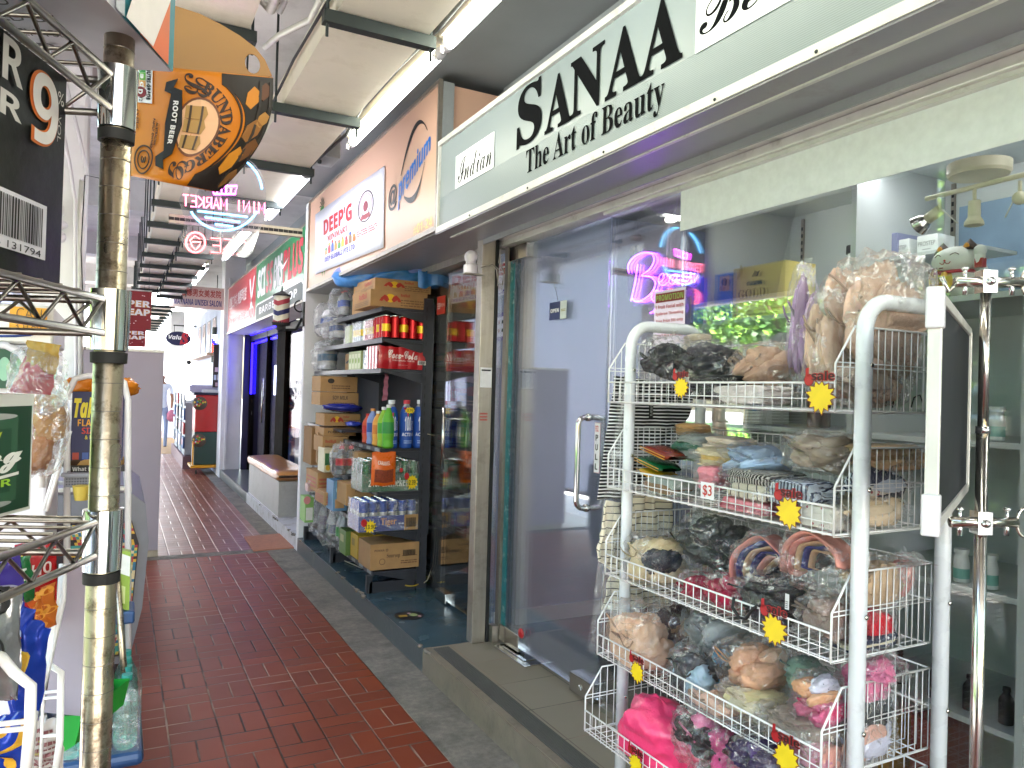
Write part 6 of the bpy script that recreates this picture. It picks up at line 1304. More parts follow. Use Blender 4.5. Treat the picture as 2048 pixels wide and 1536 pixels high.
def arcw(s, u0, v0, ru, rv, a0, a1, h): 
    def g(a, c):
        an = math.radians(a0 + (a1 - a0) * a); q = 1 + h * (c - .0); return (u0 + ru * q * math.cos(an), v0 + rv * q * math.sin(an))
    return g
p.text(serif('BUNDABERG'), 0, 0, 1, 1, '#2a160a', 2, off=.01, g=arcw('', .40, .50, .26, .33, 68, -68, .34))
p.ring(.42, .5, .40, .50, .035, '#2a160a', 1.6, 30, 52, -52); p.text(script('B'), .38, .76, .56, .96, '#2a160a', 2, rot=True); p.text(script('G'), .38, .04, .54, .2, '#2a160a', 2, rot=True)
p.ell(.50, .50, .15, .24, '#e4b488', 1.6); p.ring(.50, .50, .16, .26, .08, '#6c3c1c', 1.8)
for v in (.36, .50, .62):
    p.poly([(.40, v - .055), (.54, v - .06), (.56, v), (.54, v + .06), (.40, v + .055)], '#b08848', 2.4); p.rect(.43, v - .058, .445, v + .058, '#3a2818', 3); p.rect(.51, v - .06, .525, v + .06, '#3a2818', 3)
p.poly([(.30, .24), (.37, .24), (.39, .5), (.37, .80), (.30, .80), (.27, .5)], '#17120e', 3); p.poly([(.26, .86), (.34, .90), (.31, .82), (.37, .80), (.30, .76), (.25, .78)], '#17120e', 3); p.poly([(.26, .12), (.34, .10), (.31, .18), (.37, .24), (.30, .26), (.24, .2)], '#17120e', 3)
p.text(bold('ROOT BEER'), .315, .32, .35, .70, '#f0ece8', 4, rot=True)
p.ring(.13, .16, .085, .13, .10, '#3a200c', 2); p.ring(.13, .16, .055, .085, .12, '#3a200c', 2); p.text(bold('3'), .11, .13, .15, .19, '#3a200c', 2, rot=True)
p.text('AUSTRALIAN', .20, .30, .215, .50, '#5a3208', 2, rot=True); p.text('FAMILY OWNED', .175, .27, .19, .53, '#5a3208', 2, rot=True); p.text('4 X 375mL', .05, .42, .065, .6, '#5a3208', 2, rot=True)
p.rect(.06, .66, .16, 1.0, '#ecebee', 2); p.text(bold('NUTRI-GRADE'), .125, .69, .15, .97, '#1c1c20', 3, rot=True)
for i, (m, c_) in enumerate((('#2c8c3c', 'A'), ('#6cae4c', 'B'), ('#d8a060', 'C'))): p.rect(.075, .93 - i * .07, .115, .995 - i * .07, m, 3); p.text(bold(c_), .085, .94 - i * .07, .105, .98 - i * .07, '#f0f0f0', 4, rot=True)
p.ell(.09, .75, .045, .06, '#ecebee', 3); p.ell(.09, .75, .035, .048, '#7c1420', 4); p.text(bold('D'), .075, .73, .105, .77, '#f0f0f0', 5, rot=True); p.text('12', .08, .67, .10, .70, '#44444c', 4, rot=True)
b.build('front_panel', t, solid=.001)
def kp(px, py, d=1.06): return W(px, py, f=d)
outer = [(300, 8), (350, 12), (400, 28), (440, 48), (480, 72), (510, 95), (530, 120), (544, 152), (520, 158), (470, 152), (400, 150), (262, 128)]; hole = [(505 + 15 * math.cos(a) + 3 * math.sin(a), 128 + 20 * math.sin(a)) for a in [i * math.pi / 8 for i in range(16)]]
tr = tessellate_polygon([[V((a, c_, 0)) for a, c_ in outer], [V((a, c_, 0)) for a, c_ in hole]]); flat = outer + hole
def dk(px, py): return 1.02 + .05 * (px - 262) / 282 + .10 * max(0, (150 - py) / 140)
b = MB(); b.add([kp(a, c_, dk(a, c_)) for a, c_ in flat], [tuple(q) for q in tr], 'kraft_in'); b.build('back_panel', t, solid=.0012)
b = MB(); b.grid(lambda u, v: bl(fr(1, v), W(470 + 35 * v, 330 - 175 * v, f=1.12), u), 4, 10, 'kraft_in'); b.build('end_flap', t, solid=.001)
# ------------------------------------------------------------ snack rack low at the left
t = thing('snack_rack', 'small white wire rack of crisp bags below the chrome shelving', 'display rack', (-.1, .6, 0))
def RW(px, py, f): return W(px, py, f=f)
b = MB(); m = 'rack_white'
b.tube([RW(-40, 1300, .55), RW(3, 1315, .58), RW(28, 1345, .585), RW(62, 1372, .59), RW(60, 1450, .59), RW(50, 1560, .59)], .0042, m, 12)
for py in (1448, 1462): b.tube([RW(-40, py + 4, .57), RW(62, py - 6, .59)], .0022, m, 8)
b.build('near_frame', t)
b = MB(); b.tube([RW(128, 1130, .95), RW(126, 1200, .95), RW(95, 1340, .9), RW(70, 1420, .8), RW(55, 1560, .7)], .0035, m, 8); b.tube([RW(122, 1128, .95), RW(118, 1200, .95), RW(88, 1345, .9), RW(62, 1430, .8), RW(45, 1560, .7)], .0025, m, 8); b.build('side_wire', t)
b = MB(); b.tube([RW(92, 1325, .92), RW(122, 1345, .92), RW(120, 1480, .92), RW(108, 1560, .92)], .004, m, 10)
for py in (1382, 1394, 1470): b.tube([RW(86, py + 3, .92), RW(121, py, .92)], .002, m, 6)
b.tube([RW(92, 1325, .92), RW(86, 1400, .92), RW(80, 1560, .92)], .002, m, 6); b.build('basket', t)
mat('foil_blue', '#1c3fb4', .22, var=.12, scale=18, bump=.4, bscale=30, metal=.2); mat('foil_red', '#b01a1c', .25, var=.15, scale=18, bump=.4, bscale=30); mat('foil_silver', '#a8a8ac', .2, var=.15, scale=14, bump=.5, bscale=30, metal=.7); mat('foil_green', '#1c6a34', .25, var=.2, bump=.4, bscale=30); mat('foil_purple', '#4a3a9c', .22, var=.2, bump=.4, bscale=30)
mat('crisp', '#cf9c22', .6, var=.25, scale=60, bump=.5, bscale=90)
def pouchf(pts, f0, bulge, seed):
    q = [W(*p, f=f0) for p in pts]
    def f(u, v):
        p = (q[0] * (1 - u) + q[1] * u) * (1 - v) + (q[3] * (1 - u) + q[2] * u) * v
        return p - fw * bulge * (max(0, math.sin(math.pi * u)) ** .7 * max(0, math.sin(math.pi * v)) ** .5) - fw * .006 * noise.noise(V((u * 4, v * 6, seed))) - fw * .003 * math.sin(u * 20 + v * 9) * (v if v > .5 else 1 - v)
    return f
def snack(pts, f0, m, label, art=None, bulge=.03, seed=1, group='crisp bags in the snack rack'):
    t = thing('crisp_bag', label, 'crisp bag', W(*pts[0], f=f0), group); b = MB(); g = pouchf(pts, f0, bulge, seed); b.grid(g, 24, 24, m)
    g2 = lambda u, v: g(1 - u, v) + fw * (bulge * 1.2 * math.sin(math.pi * u) * math.sin(math.pi * v) + .002); b.grid(g2, 10, 10, m)
    if art: art(Panel(b, f=g, eps=.0015))
    b.build('bag', t); return t
def artblue(p):
    def crispy(u, v, r1, r2, a):
        for k, m in ((1.0, '#e0b83c'), (.8, 'crisp')): p.mb.poly([p.P(u + r1 * k * math.cos(i * .42) * math.cos(a) - r2 * k * math.sin(i * .42) * math.sin(a) * .5, v + r2 * k * math.sin(i * .42) + .02 * math.sin(i * 1.3), 1.5 + (1 - k) * 4) for i in range(15)], m)
    crispy(.62, .66, .16, .13, .3); crispy(.42, .50, .18, .10, -.5); crispy(.35, .10, .25, .12, .2); p.ell(.30, .86, .16, .035, '#b8c8e8', 2); p.ell(.42, .82, .12, .03, '#b8202c', 3)
    p.rect(.0, 0, .12, 1, '#c8c8cc', 1.2, 6)
snack([(30, 1480), (78, 1440), (98, 1260), (38, 1200)], .80, 'foil_blue', 'blue ridged potato crisp bag standing in the snack rack', artblue, .03, 2)
snack([(-30, 1600), (45, 1600), (52, 1420), (-30, 1440)], .66, 'foil_blue', 'second blue potato crisp bag lower at the left corner', lambda p: (p.ell(.5, .45, .42, .25, 'crisp', 2), p.ell(.9, .8, .3, .14, 'crisp', 2)), .03, 7)
snack([(-30, 1400), (36, 1400), (42, 1180), (-30, 1170)], .74, 'foil_silver', 'silver grey crisp bag with a black round print at the left edge', lambda p: (p.ring(.42, .52, .42, .22, .06, '#18181a', 2), p.lines(.15, .45, .8, .6, '#222226', 3), p.ell(.4, .9, .5, .12, '#141416', 2)), .03, 3)
snack([(50, 1260), (112, 1250), (112, 1070), (30, 1090)], 1.0, 'foil_red', 'red tortilla crisp bag behind the blue one', lambda p: (p.text(bold('NACHO'), .35, .62, .95, .74, '#ecdcd8'), p.poly([(.3, .1), (.7, .05), (.9, .3), (.6, .5), (.35, .35)], '#d8641c', 2), p.ell(.3, .85, .2, .1, '#d8b020', 2)), .035, 4)
snack([(20, 1215), (70, 1200), (60, 1110), (10, 1120)], .93, 'foil_green', 'dark green crisp bag between the red and the silver bags', lambda p: p.text(bold('LI'), .6, .5, .95, .75, '#dfe6dc'), .03, 5)
snack([(-10, 1190), (48, 1210), (40, 1105), (-20, 1100)], .86, 'foil_purple', 'purple foil crisp bag at the top of the snack rack', lambda p: p.ell(.75, .3, .22, .18, '#b8b8d8', 2), .03, 6)
snack([(88, 1260), (112, 1250), (108, 1165), (82, 1175)], .92, '#c86a1c', 'orange see-through bag of curly snacks beside the red bag', lambda p: [p.ring(random.Random(i).random() * .8 + .1, random.Random(i + 50).random() * .8 + .1, .12, .08, .4, '#e8a03c', 2) for i in range(18)], .02, 8)
snack([(60, 1540), (128, 1540), (118, 1440), (68, 1430)], .98, '#b8b0ac', 'pale grey snack packet low in the snack rack', lambda p: (p.lines(.1, .1, .9, .9, '#7c4a4c', 8), p.rect(.3, .4, .6, .7, '#9c8c4c', 2)), .02, 9)
t = thing('board', 'plain white board standing behind the snack rack', 'board', W(130, 1420, f=1.05)); b = MB(); q = [W(*p, f=1.05) for p in ((88, 1425), (160, 1432), (176, 1132), (132, 1130))]; n = -fw * .006; b.add(q + [k - n for k in q], [(0, 1, 2, 3), (7, 6, 5, 4), (0, 4, 5, 1), (1, 5, 6, 2), (2, 6, 7, 3), (3, 7, 4, 0)], 'fridge_side'); b.build('panel', t)
t = thing('green_basket', 'bright green plastic basket behind the chrome post', 'basket', W(140, 1480, f=1.2)); b = MB(); q = [W(*p, f=1.2) for p in ((118, 1510), (150, 1490), (165, 1430), (128, 1432))]; b.add(q + [k + fw * .15 for k in q], [(0, 1, 2, 3), (0, 4, 5, 1), (1, 5, 6, 2), (3, 7, 4, 0), (7, 6, 5, 4)], '#0f8a2c'); b.build('basket', t)
# crisps on the middle level and further objects seen between the shelves
t = thing('bread_bag', 'clear bag with red and pink packet and a gold foil top behind the green carton', 'snack bag', W(70, 760, f=1.3)); b = MB(); 
g = pouchf([(20, 785), (104, 790), (112, 730), (52, 712)], 1.3, .03, 3); b.grid(g, 20, 16, '#a83a44'); g = pouchf([(52, 742), (112, 750), (122, 690), (55, 680)], 1.29, .01, 5); b.grid(g, 12, 10, '#a8842c'); b.build('packet', t)
b = MB(); blob(b, W(78, 760, f=1.3), (.05, .05, .055), 'wrap', 4, nu=24, nv=16); b.build('bag', t)
t = thing('bread_bag', 'clear bag of tan rolls behind the green carton', 'snack bag', W(90, 870, f=1.25)); b = MB(); blob(b, W(72, 880, f=1.45), (.03, .035, .06), '#a8744a', 9, nu=24, nv=16); blob(b, W(92, 840, f=1.45), (.03, .03, .05), '#b88a54', 11, nu=24, nv=16); b.build('rolls', t); b = MB(); bagfilm(b, W(84, 855, f=1.43), (.04, .045, .08), 5); b.build('bag', t)
t = thing('wire_basket_rack', 'white wire basket side sloping behind the green carton', 'display rack', W(130, 900, f=1.6)); b = MB()
for (a, c_) in (((88, 1020), (135, 860)), ((94, 1022), (140, 862)), ((135, 862), (140, 800)), ((140, 800), (118, 770)), ((118, 830), (140, 832)), ((118, 842), (140, 843)), ((116, 770), (84, 745))): b.tube([W(*a, f=1.55), W(*c_, f=1.55)], .004, 'rack_white', 8)
b.tube([W(84, 975, f=1.5), W(84, 860, f=1.5), W(78, 840, f=1.5)], .006, 'rack_white', 8); b.build('wires', t)
# Takis-like rack
yR = 3.4
t = thing('snack_display', 'white display rack with a navy snack poster behind the chrome post', 'display rack', (W(200, 800, y=yR).x, yR, 0)); b = MB()
q = [W(134, 1500, y=yR), W(134, 790, y=yR), W(150, 758, y=yR), W(175, 752, y=yR), W(225, 752, y=yR), W(248, 765, y=yR), W(256, 800, y=yR), W(256, 1500, y=yR)]
for k in q: k.z = max(k.z, .02)
b.tube(q, .012, 'rack_white', 12); b.build('frame', t)
b = MB(); p0, p1 = W(140, 922, y=yR + .02), W(250, 785, y=yR + .02); p = Panel(b, (p0.x, yR + .02, p0.z), (p1.x - p0.x, 0, 0), (0, 0, p1.z - p0.z)); b.box(p0.x, p1.x, yR + .021, yR + .03, p0.z, p1.z, '#1c2050'); p.text(boldi('Takis'), .04, .62, .62, .92, '#e0d030', 2, off=.03); p.text(bold('FLAVOR'), .12, .50, .68, .60, '#e0a028', 2); p.text(bold('SIZZLE'), .2, .39, .68, .48, '#c83428', 2); p.text(bold('& MORE'), .26, .31, .62, .37, '#e0d030', 2)
for i in range(4): p.rect(.04 + i * .18, .02, .16 + i * .18, .12, ['#a83a28', '#3c5ca8', '#a84a3c', '#7c3c8c'][i], 2)
b.build('poster', t)
b = MB(); p0, p1 = W(140, 945, y=yR), W(250, 930, y=yR); b.box(p0.x, p1.x, yR, yR + .02, p0.z, p1.z, '#141416'); Panel(b, (p0.x, yR, p0.z), (p1.x - p0.x, 0, 0), (0, 0, p1.z - p0.z)).text(bold('What flavor'), .04, .2, .6, .85, '#d8d8d8'); b.build('shelf_strip', t)
for i in range(3):
    tt = thing('crisp_bag', ['orange crisp bag on top of the navy poster rack, left', 'orange crisp bag on top of the navy poster rack, centre', 'orange crisp bag on top of the navy poster rack, right of the chrome post'][i], 'crisp bag', W(160 + 38 * i, 778, y=yR + .06), 'orange crisp bags on the poster rack'); b = MB(); blob(b, W(162 + 42 * i, 772, y=yR + .08), (.06, .05, .035), K('#d8821c', .25), i + 3, .25, nu=24, nv=14); b.build('bag', tt)
for i in range(4):
    c = W(148 + i * 26, 932 - 8, y=yR + .06); tt = thing('biscuit_pack', ['brown biscuit packet under the navy poster, far left', 'tan biscuit packet under the navy poster', 'brown biscuit packet right under the poster middle', 'tan biscuit packet nearest the chrome post'][i], 'biscuit packet', c); b = MB(); blob(b, c, (.04, .04, .03), ['#4a3424', '#b8945c'][i % 2], i + 30, nu=18, nv=10); b.build('packet', tt)
t = thing('grey_basket', 'grey plastic shopping basket below the navy poster', 'basket', W(165, 975, y=3.2)); b = MB(); p0, p1 = W(128, 975, y=3.2), W(184, 952, y=3.2)
b.box(p0.x, p1.x, 3.2, 3.21, p0.z, p1.z, 'plastic_grey'); b.box(p0.x - .01, p1.x + .01, 3.18, 3.225, p1.z, p1.z + .012, 'plastic_grey'); b.box(p0.x, p0.x + .01, 3.21, 3.5, p0.z, p1.z, 'plastic_grey')
p = Panel(b, (p0.x, 3.2, p0.z), (p1.x - p0.x, 0, 0), (0, 0, p1.z - p0.z))
for i in range(9):
    for j in range(3): p.rect(.06 + i * .1, .2 + j * .25, .12 + i * .1, .34 + j * .25, '#4a4c54')
b.build('tub', t)
t = thing('instant_noodle_cup', 'yellow lidded instant noodle cup beside the grey basket', 'cup', W(165, 990, y=3.1)); b = MB(); c = W(163, 1000, y=3.1); b.lathe(c, [(0, 0), (.022, 0), (.03, .05), (.032, .052), (0, .054, '#dcd0a0')], '#b8a040', 16); b.build('cup', t)
# freezer with painted end
Yf = 4.25
t = thing('ice_cream_freezer', 'grey curved ice cream chest freezer with a colourful swirl painted end', 'freezer', (W(270, 1280, y=Yf).x, Yf, 0))
xr = W(297, 1100, y=Yf).x; ztop = W(270, 985, y=Yf).z; xl = xr - .72
prof = [(xl, .08), (xr - .075, .08), (xr - .02, .35), (xr, ztop - .25), (xr - .02, ztop - .06), (xr - .09, ztop), (xl, ztop)]
b = MB(); b.prism(prof, (0, Yf, 0), (1, 0, 0), (0, 0, 1), 1.25, 'plastic_grey'); b.build('body', t, bevel=.01)
b = MB(); pan = [(xl, .12), (xr - .12, .12), (xr - .065, .36), (xr - .045, ztop - .26), (xr - .08, ztop - .14), (xl, ztop - .14)]; b.prism(pan, (0, Yf - .006, 0), (1, 0, 0), (0, 0, 1), .005, '#2a1c24')
cols_ = ['#c8b048', '#3c8c84', '#a8283c', '#d8a83c', '#1e161c', '#b83444', '#d8c8a0', '#2f6c8c']
def edge_x(z): # right edge of the painted area at height z
    P = [(.12, xr - .125), (.36, xr - .07), (ztop - .26, xr - .05), (ztop - .14, xr - .085)]
    for (z0_, x0_), (z1_, x1_) in zip(P, P[1:]):
        if z0_ <= z <= z1_: return x0_ + (x1_ - x0_) * (z - z0_) / (z1_ - z0_)
    return P[-1][1]
NZv, NUv = 46, 22
for j in range(NZv):
    for i in range(NUv):
        za, zb_ = .13 + (ztop - .28) * j / NZv, .13 + (ztop - .28) * (j + 1) / NZv; pts = []
        for (uu, zz) in ((i, za), (i + 1, za), (i + 1, zb_), (i, zb_)): pts.append((edge_x(zz) - .30 + .30 * uu / NUv, Yf - .0068, zz))
        w = noise.noise_vector(V((i * .12, j * .11, 3))); k = int((noise.noise(V((i * .16 + w.x * 1.6, j * .13 + w.y * 1.6, 7))) + 1) * 9 + math.sin(i * .25 + j * .2) * 1.2) % 8; b.poly(pts, cols_[k])
b.build('painted_panel', t)
b = MB(); b.box(xl, xr - .09, Yf + .02, Yf + 1.2, ztop + .001, ztop + .012, '#8f8494'); b.box(xr - .12, xr - .085, Yf, Yf + 1.24, ztop + .001, ztop + .03, 'alu_white'); b.box(xl, xr - .12, Yf, Yf + .03, ztop + .013, ztop + .03, 'alu_white'); b.box(xl, xr - .2, Yf + .3, Yf + .33, ztop + .013, ztop + .03, 'alu_white'); b.build('sliding_lid', t)
b = MB(); b.lathe((xr - .22, Yf + .14, ztop + .013), [(0, .004), (.10, .004), (.11, 0)], '#5a3c34', 20, ); b.build('dark_patch', t)
# tall fridge side
t = thing('fridge', 'tall plain lavender white fridge side blocking the walkway', 'fridge', (0, 7.1, 0))
b = MB(); b.box(-.62, W(322, 900, y=7.1).x, 7.1, 7.75, .06, W(240, 702, y=7.1).z, 'fridge_side'); b.build('side', t, bevel=.004)
b = MB(); b.box(-.62, W(323, 900, y=7.1).x, 7.095, 7.75, W(240, 702, y=7.1).z + .001, W(240, 697, y=7.1).z + .004, 'alu_white'); b.build('top_trim', t)
b = MB(); b.box(-.6, .34, 7.12, 7.7, .0, .059, 'alu'); b.build('base', t)
# trolley and water bottles
t = thing('trolley', 'blue plastic platform trolley with steel posts behind the chrome shelving', 'trolley', (W(240, 1480, z=.2).x, 3.0, 0)); zd = .20
xr = W(286, 1470, z=zd).x
b = MB(); b.box(xr - .42, xr, 2.93, 3.45, zd - .05, zd, 'plastic_blue'); b.build('deck', t, bevel=.02)
b = MB(); q0, q1 = W(258, 1478, z=zd), W(232, 1130, y=3.12); b.cyl(q0, q1, .012, 'post_steel', 14); b.tube([W(214, 1300, y=3.3), W(228, 1110, y=3.3), W(245, 1100, y=3.3)], .010, 'post_steel', 10); b.build('post', t)
b = MB(); p0, p1 = W(226, 1252, y=3.1), W(270, 1222, y=3.1); b.box(p0.x - .05, p1.x, 3.1, 3.25, p0.z, p1.z, 'plastic_blue'); b.build('upper_tray', t, bevel=.008)
for x, y in ((xr - .05, 2.98), (xr - .37, 2.98), (xr - .05, 3.38)):
    MB().lathe((x - .012, y, .05), [(0, 0), (.05, 0), (.05, .024), (0, .024)], 'rubber', 18, axis=(1, 0, 0)).build('wheel', t)
t = thing('magazine_bag', 'clear bag with green and white packets on the trolley tray', 'packet', W(250, 1160, y=3.15)); b = MB(); q = [W(*p, y=3.12) for p in ((236, 1215), (258, 1222), (262, 1105), (240, 1100))]; b.add(q + [k + V((0, .05, 0)) for k in q], [(0, 1, 2, 3), (7, 6, 5, 4), (1, 5, 6, 2), (3, 2, 6, 7)], '#8aa83c'); p = Panel(b, q[0], q[1] - q[0], q[3] - q[0]); p.rect(.05, .6, .95, .95, '#d8dcd8'); p.rect(.1, .1, .6, .4, '#c8d890'); b.build('packet', t)
for i in range(4):
    for j in range(3):
        pass
t = thing('water_bottle_pack', 'shrink wrapped pack of teal water bottles on the blue trolley', 'drinks pack', (W(262, 1450, z=zd).x, 3.12, zd)); hb = W(285, 1345, y=3.0).z - zd
for i in range(3):
    for j in range(4):
        c = V((xr - .06 - i * .085, 3.0 + j * .088, zd + .002)); b = MB(); b.lathe(c, [(0, .004), (.034, 0), (.040, .02), (.040, hb * .45), (.038, hb * .5), (.040, hb * .55), (.040, hb * .68), (.018, hb * .88), (.014, hb * .91), (.014, hb * .92, '#2f8f84'), (.018, hb * .921), (.018, hb), (0, hb)], 'pet_green', 16); b.build('bottle', t)
b = MB(); b.grid(lambda u, v: V((xr - .012 + .006 * noise.noise(V((u * 5, v * 5, 2))), 2.95 + .40 * u, zd + hb * .85 * v)), 12, 12, 'wrap'); b.grid(lambda u, v: V((xr - .28 + .265 * u, 2.95 + .01 * noise.noise(V((u * 6, v * 6, 5))), zd + hb * .85 * v)), 12, 12, 'wrap'); b.build('film', t)
# signs behind the shelving
t = thing('price_note', 'handwritten orange price note taped to a white fridge header', 'notice', W(55, 640, y=3.0)); b = MB(); p0, p1 = W(18, 664, y=3.0), W(95, 617, y=3.0); p = Panel(b, (p0.x, 3.0, p0.z), (p1.x - p0.x, 0, 0), (0, 0, p1.z - p0.z)); p.rect(0, 0, 1, 1, '#dfa023', 0); p.text('CAN', .18, .55, .85, .95, '#4a3c20', 2, off=-.015); p.text('3 0.80', .15, .08, .85, .45, '#4a3c20', 2, off=-.015); b.build('sheet', t, solid=.001)
t = thing('display_fridge', 'white topped drinks display fridge half hidden at the far left', 'fridge', (W(0, 700, y=3.05).x, 3.1, 0)); x1 = W(103, 700, y=3.05).x
b = MB(); b.box(x1 - .75, x1, 3.05, 3.65, 0, W(60, 690, y=3.05).z, 'plastic_white'); b.box(x1 - .75, x1 + .005, 3.04, 3.65, W(60, 690, y=3.05).z + .001, W(60, 610, y=3.05).z, 'alu_white'); b.build('cabinet', t, bevel=.01)
b = MB(); b.tube([W(*p, y=3.035) for p in ((-30, 672), (30, 672), (60, 670), (78, 664))], .004, '#23408c', 8); b.tube([W(*p, y=3.03) for p in ((-30, 690), (10, 690), (40, 705), (55, 730), (60, 800))], .012, 'plastic_white', 12); b.build('header_curve', t)
b = MB(); p0, p1 = W(-60, 775, y=3.045), W(50, 700, y=3.045); b.box(p0.x, p1.x, 3.03, 3.048, p0.z, p1.z, '#1c4c34')
for i in range(5): Panel(b, (p0.x + .03 + i * .045, 3.03, p0.z + .02), (.04, 0, 0), (0, 0, .09)).ell(.5, .5, .45, .45, ['#2c8a54', '#8ab89c', '#1c6a3c'][i % 3])
b.build('bottles_behind_glass', t)
# camera and trunking on the column
t = thing('security_camera', 'small white security camera with a black lens on the column', 'camera', W(120, 450, y=4.95)); c = W(118, 449, y=4.93); b = MB(); b.sphere(c, .034, 'plastic_white', 18, 12, (1.3, 1, .8)); b.sphere(c + V((-.03, -.02, 0)), .016, 'black_matte', 12, 8); b.build('head', t); b = MB(); b.sphere(c - V((0, 0, .07)), .032, 'plastic_white', 16, 12, (1.2, 1, 1.1)); b.cyl(c, c + V((0, 0, .08)), .008, 'plastic_white', 10); b.box(c.x - .02, c.x + .02, c.y + .01, c.y + .04, c.z + .06, c.z + .11, 'plastic_white'); b.build('mount', t)
t = thing('trunking', 'grey and white conduit pipes running up beside the column and along the beam', 'pipes', (-.2, 5, 2)); b = MB()
for k, pts in enumerate((((162, 760), (160, 420), (163, 360)), ((152, 760), (150, 400), (140, 330), (120, 230)), ((163, 360), (175, 345), (158, 270), (118, 110)), ((170, 700), (162, 500), (170, 350), (215, 360)))): b.tube([W(*p, y=4.9 - .02 * k) for p in pts], (.012, .009, .009, .003)[k], ('alu_white', 'plastic_white', 'plastic_white', 'black_matte')[k], 8)
b.build('pipe', t)
# ------------------------------------------------------------ cable trays, hangers and fluorescent lamps under the ceiling
def tray(x0, x1, y0, y1, z, step, label, yo=0):
    t = thing('cable_tray', label, 'cable tray', ((x0 + x1) / 2, (y0 + y1) / 2, z)); b = MB(); b.box(x0, x1, y0, y1, z, z + .004, 'tray'); b.box(x0 - .004, x0 - .0005, y0, y1, z, z + .095, 'tray'); b.box(x1 + .0005, x1 + .004, y0, y1, z, z + .095, 'tray'); b.box(x0 - .02, x0 - .0045, y0, y1, z + .085, z + .094, 'tray'); b.build('channel', t)
    y = y0 + yo
    while y < y1:
        b = MB(); b.box(x0 - .05, x1 + .03, y - .021, y + .021, z - .046, z - .003, 'bracket'); b.box(x0 - .05, x1 + .03, y + .016, y + .021, z - .003, z - .0005, 'bracket')
        for x in (x0 - .035, x1 + .016): b.cyl((x, y, z - .09), (x, y, 3.56), .0055, 'bracket', 8)
        b.build('hanger', t); y += step
    return t
Z = 2.80
tray(.635, .965, -2, 5.62, Z, .97, 'cream painted cable tray running overhead beside the nearest fluorescent lamps', yo=.705 + .01)
tray(.50, .78, 7.3, 21, Z, .83, 'cream cable tray overhead farther down, in front of the salon', yo=.02)
tray(.215, .43, 4.9, 21, Z, .82, 'cream cable tray overhead on the street side, farther down', yo=.19)
tray(.10, .40, -2, 4.0, 2.86, 1.02, 'wide cable tray overhead on the street side, closest to the camera', yo=.95)
t = thing('ceiling_cables', 'white and grey cables bundled along the overhead trays', 'cables', (.6, 3, 2.9)); b = MB()
b.tube([(.60, 5.5, 2.86), (.61, 4.2, 2.82), (.605, 3.2, 2.86), (.61, 2.2, 2.84), (.60, 1.0, 2.86)], .006, 'black_matte', 8)
b.tube([(1.0, 4.8, 2.86), (1.02, 3.9, 2.83), (.99, 3.4, 2.86), (1.01, 2.6, 2.84), (1.0, 1.5, 2.86)], .009, 'black_matte', 8)
b.tube([W(*p, z=2.84) for p in ((640, 0), (620, 40), (560, 70), (530, 95))], .012, 'alu_white', 8); b.tube([(.47, 2.0, 2.9), (.46, 2.9, 2.9), (.44, 3.2, 3.1), (.44, 3.3, 3.5)], .018, 'alu_white', 10); b.tube([(.52, 2.0, 2.95), (.51, 3.0, 2.95), (.50, 3.3, 3.2)], .012, 'alu_white', 10); b.build('cable', t)
def lamp(y0, y1, z, x, label, housing=True, m='tube_light', rx=.013):
    t = thing('fluorescent_lamp', label, 'fluorescent lamp', (x, (y0 + y1) / 2, z), 'fluorescent tubes under the ceiling')
    b = MB(); b.box(x - .03, x + .02, y0 - .02, y1 + .02, z + .030, z + .075, 'tray'); b.build('housing', t, bevel=.003)
    MB().cyl((x, y0 + .02, z), (x, y1 - .02, z), rx, m, 16).build('tube', t)
    for y in (y0, y1): b = MB(); b.cyl((x, y - .014, z), (x, y + .018, z), rx * 1.04, 'plastic_white', 14); b.bar((x - .01, y, z - .016), (x - .01, y, z + .03), .02, .008, 'tray', (0, 1, 0)); b.tube([(x - .028, y, z - .01), (x - .030, y, z - .035), (x - .02, y, z - .038), (x - .018, y, z - .01)], .004, 'plastic_white', 8); b.build('lampholder', t)
    return t
lamp(2.70, 3.93, 2.80, 1.06, 'bare fluorescent lamp burning between the two shop signs, nearest whole one', rx=.021)
lamp(1.36, 2.62, 2.80, 1.06, 'bare fluorescent lamp burning over the long grey sign, cut by the top of the photo', rx=.021)
lamp(.02, 1.26, 2.80, 1.06, 'bare fluorescent lamp directly overhead, out of sight above the rack', rx=.021)
lamp(4.66, 6.0, 2.80, .985, 'fluorescent lamp shining over the peach sign and behind the neon lettering', m='tube_cool', rx=.028)
lamp(6.55, 8.2, 2.80, .93, 'fluorescent lamp shining over the green sign', m='tube_cool', rx=.026)
lamp(9.3, 11.0, 2.85, .86, 'fluorescent lamp hanging before the hanging salon sign', m='tube_cool', rx=.024)
t = thing('lamp_box', 'grey metal junction box at the end of the lamp over the peach sign', 'junction box', (1.05, 4.5, 2.88)); b = MB(); b.box(1.0, 1.12, 4.40, 4.62, 2.85, 3.0, 'grey_wall'); b.cyl((1.02, 4.5, 2.83), (1.02, 4.5, 3.3), .012, 'bracket'); b.build('box', t, bevel=.004)
t = thing('perforated_rail', 'galvanised perforated rail crossing the walkway under the neon sign', 'rail', (.9, 4.7, 2.35)); b = MB(); q0, q1 = W(337, 437, y=4.2), W(604, 467, y=4.2); b.bar(q0, q1, .03, .045, 'alu'); 
for i in range(26): c = q0.lerp(q1, (i + .5) / 26); b.box(c.x - .012, c.x + .012, c.y - .0165, c.y - .0155, c.z - .008, c.z + .008, 'black_matte')
b.build('rail', t)
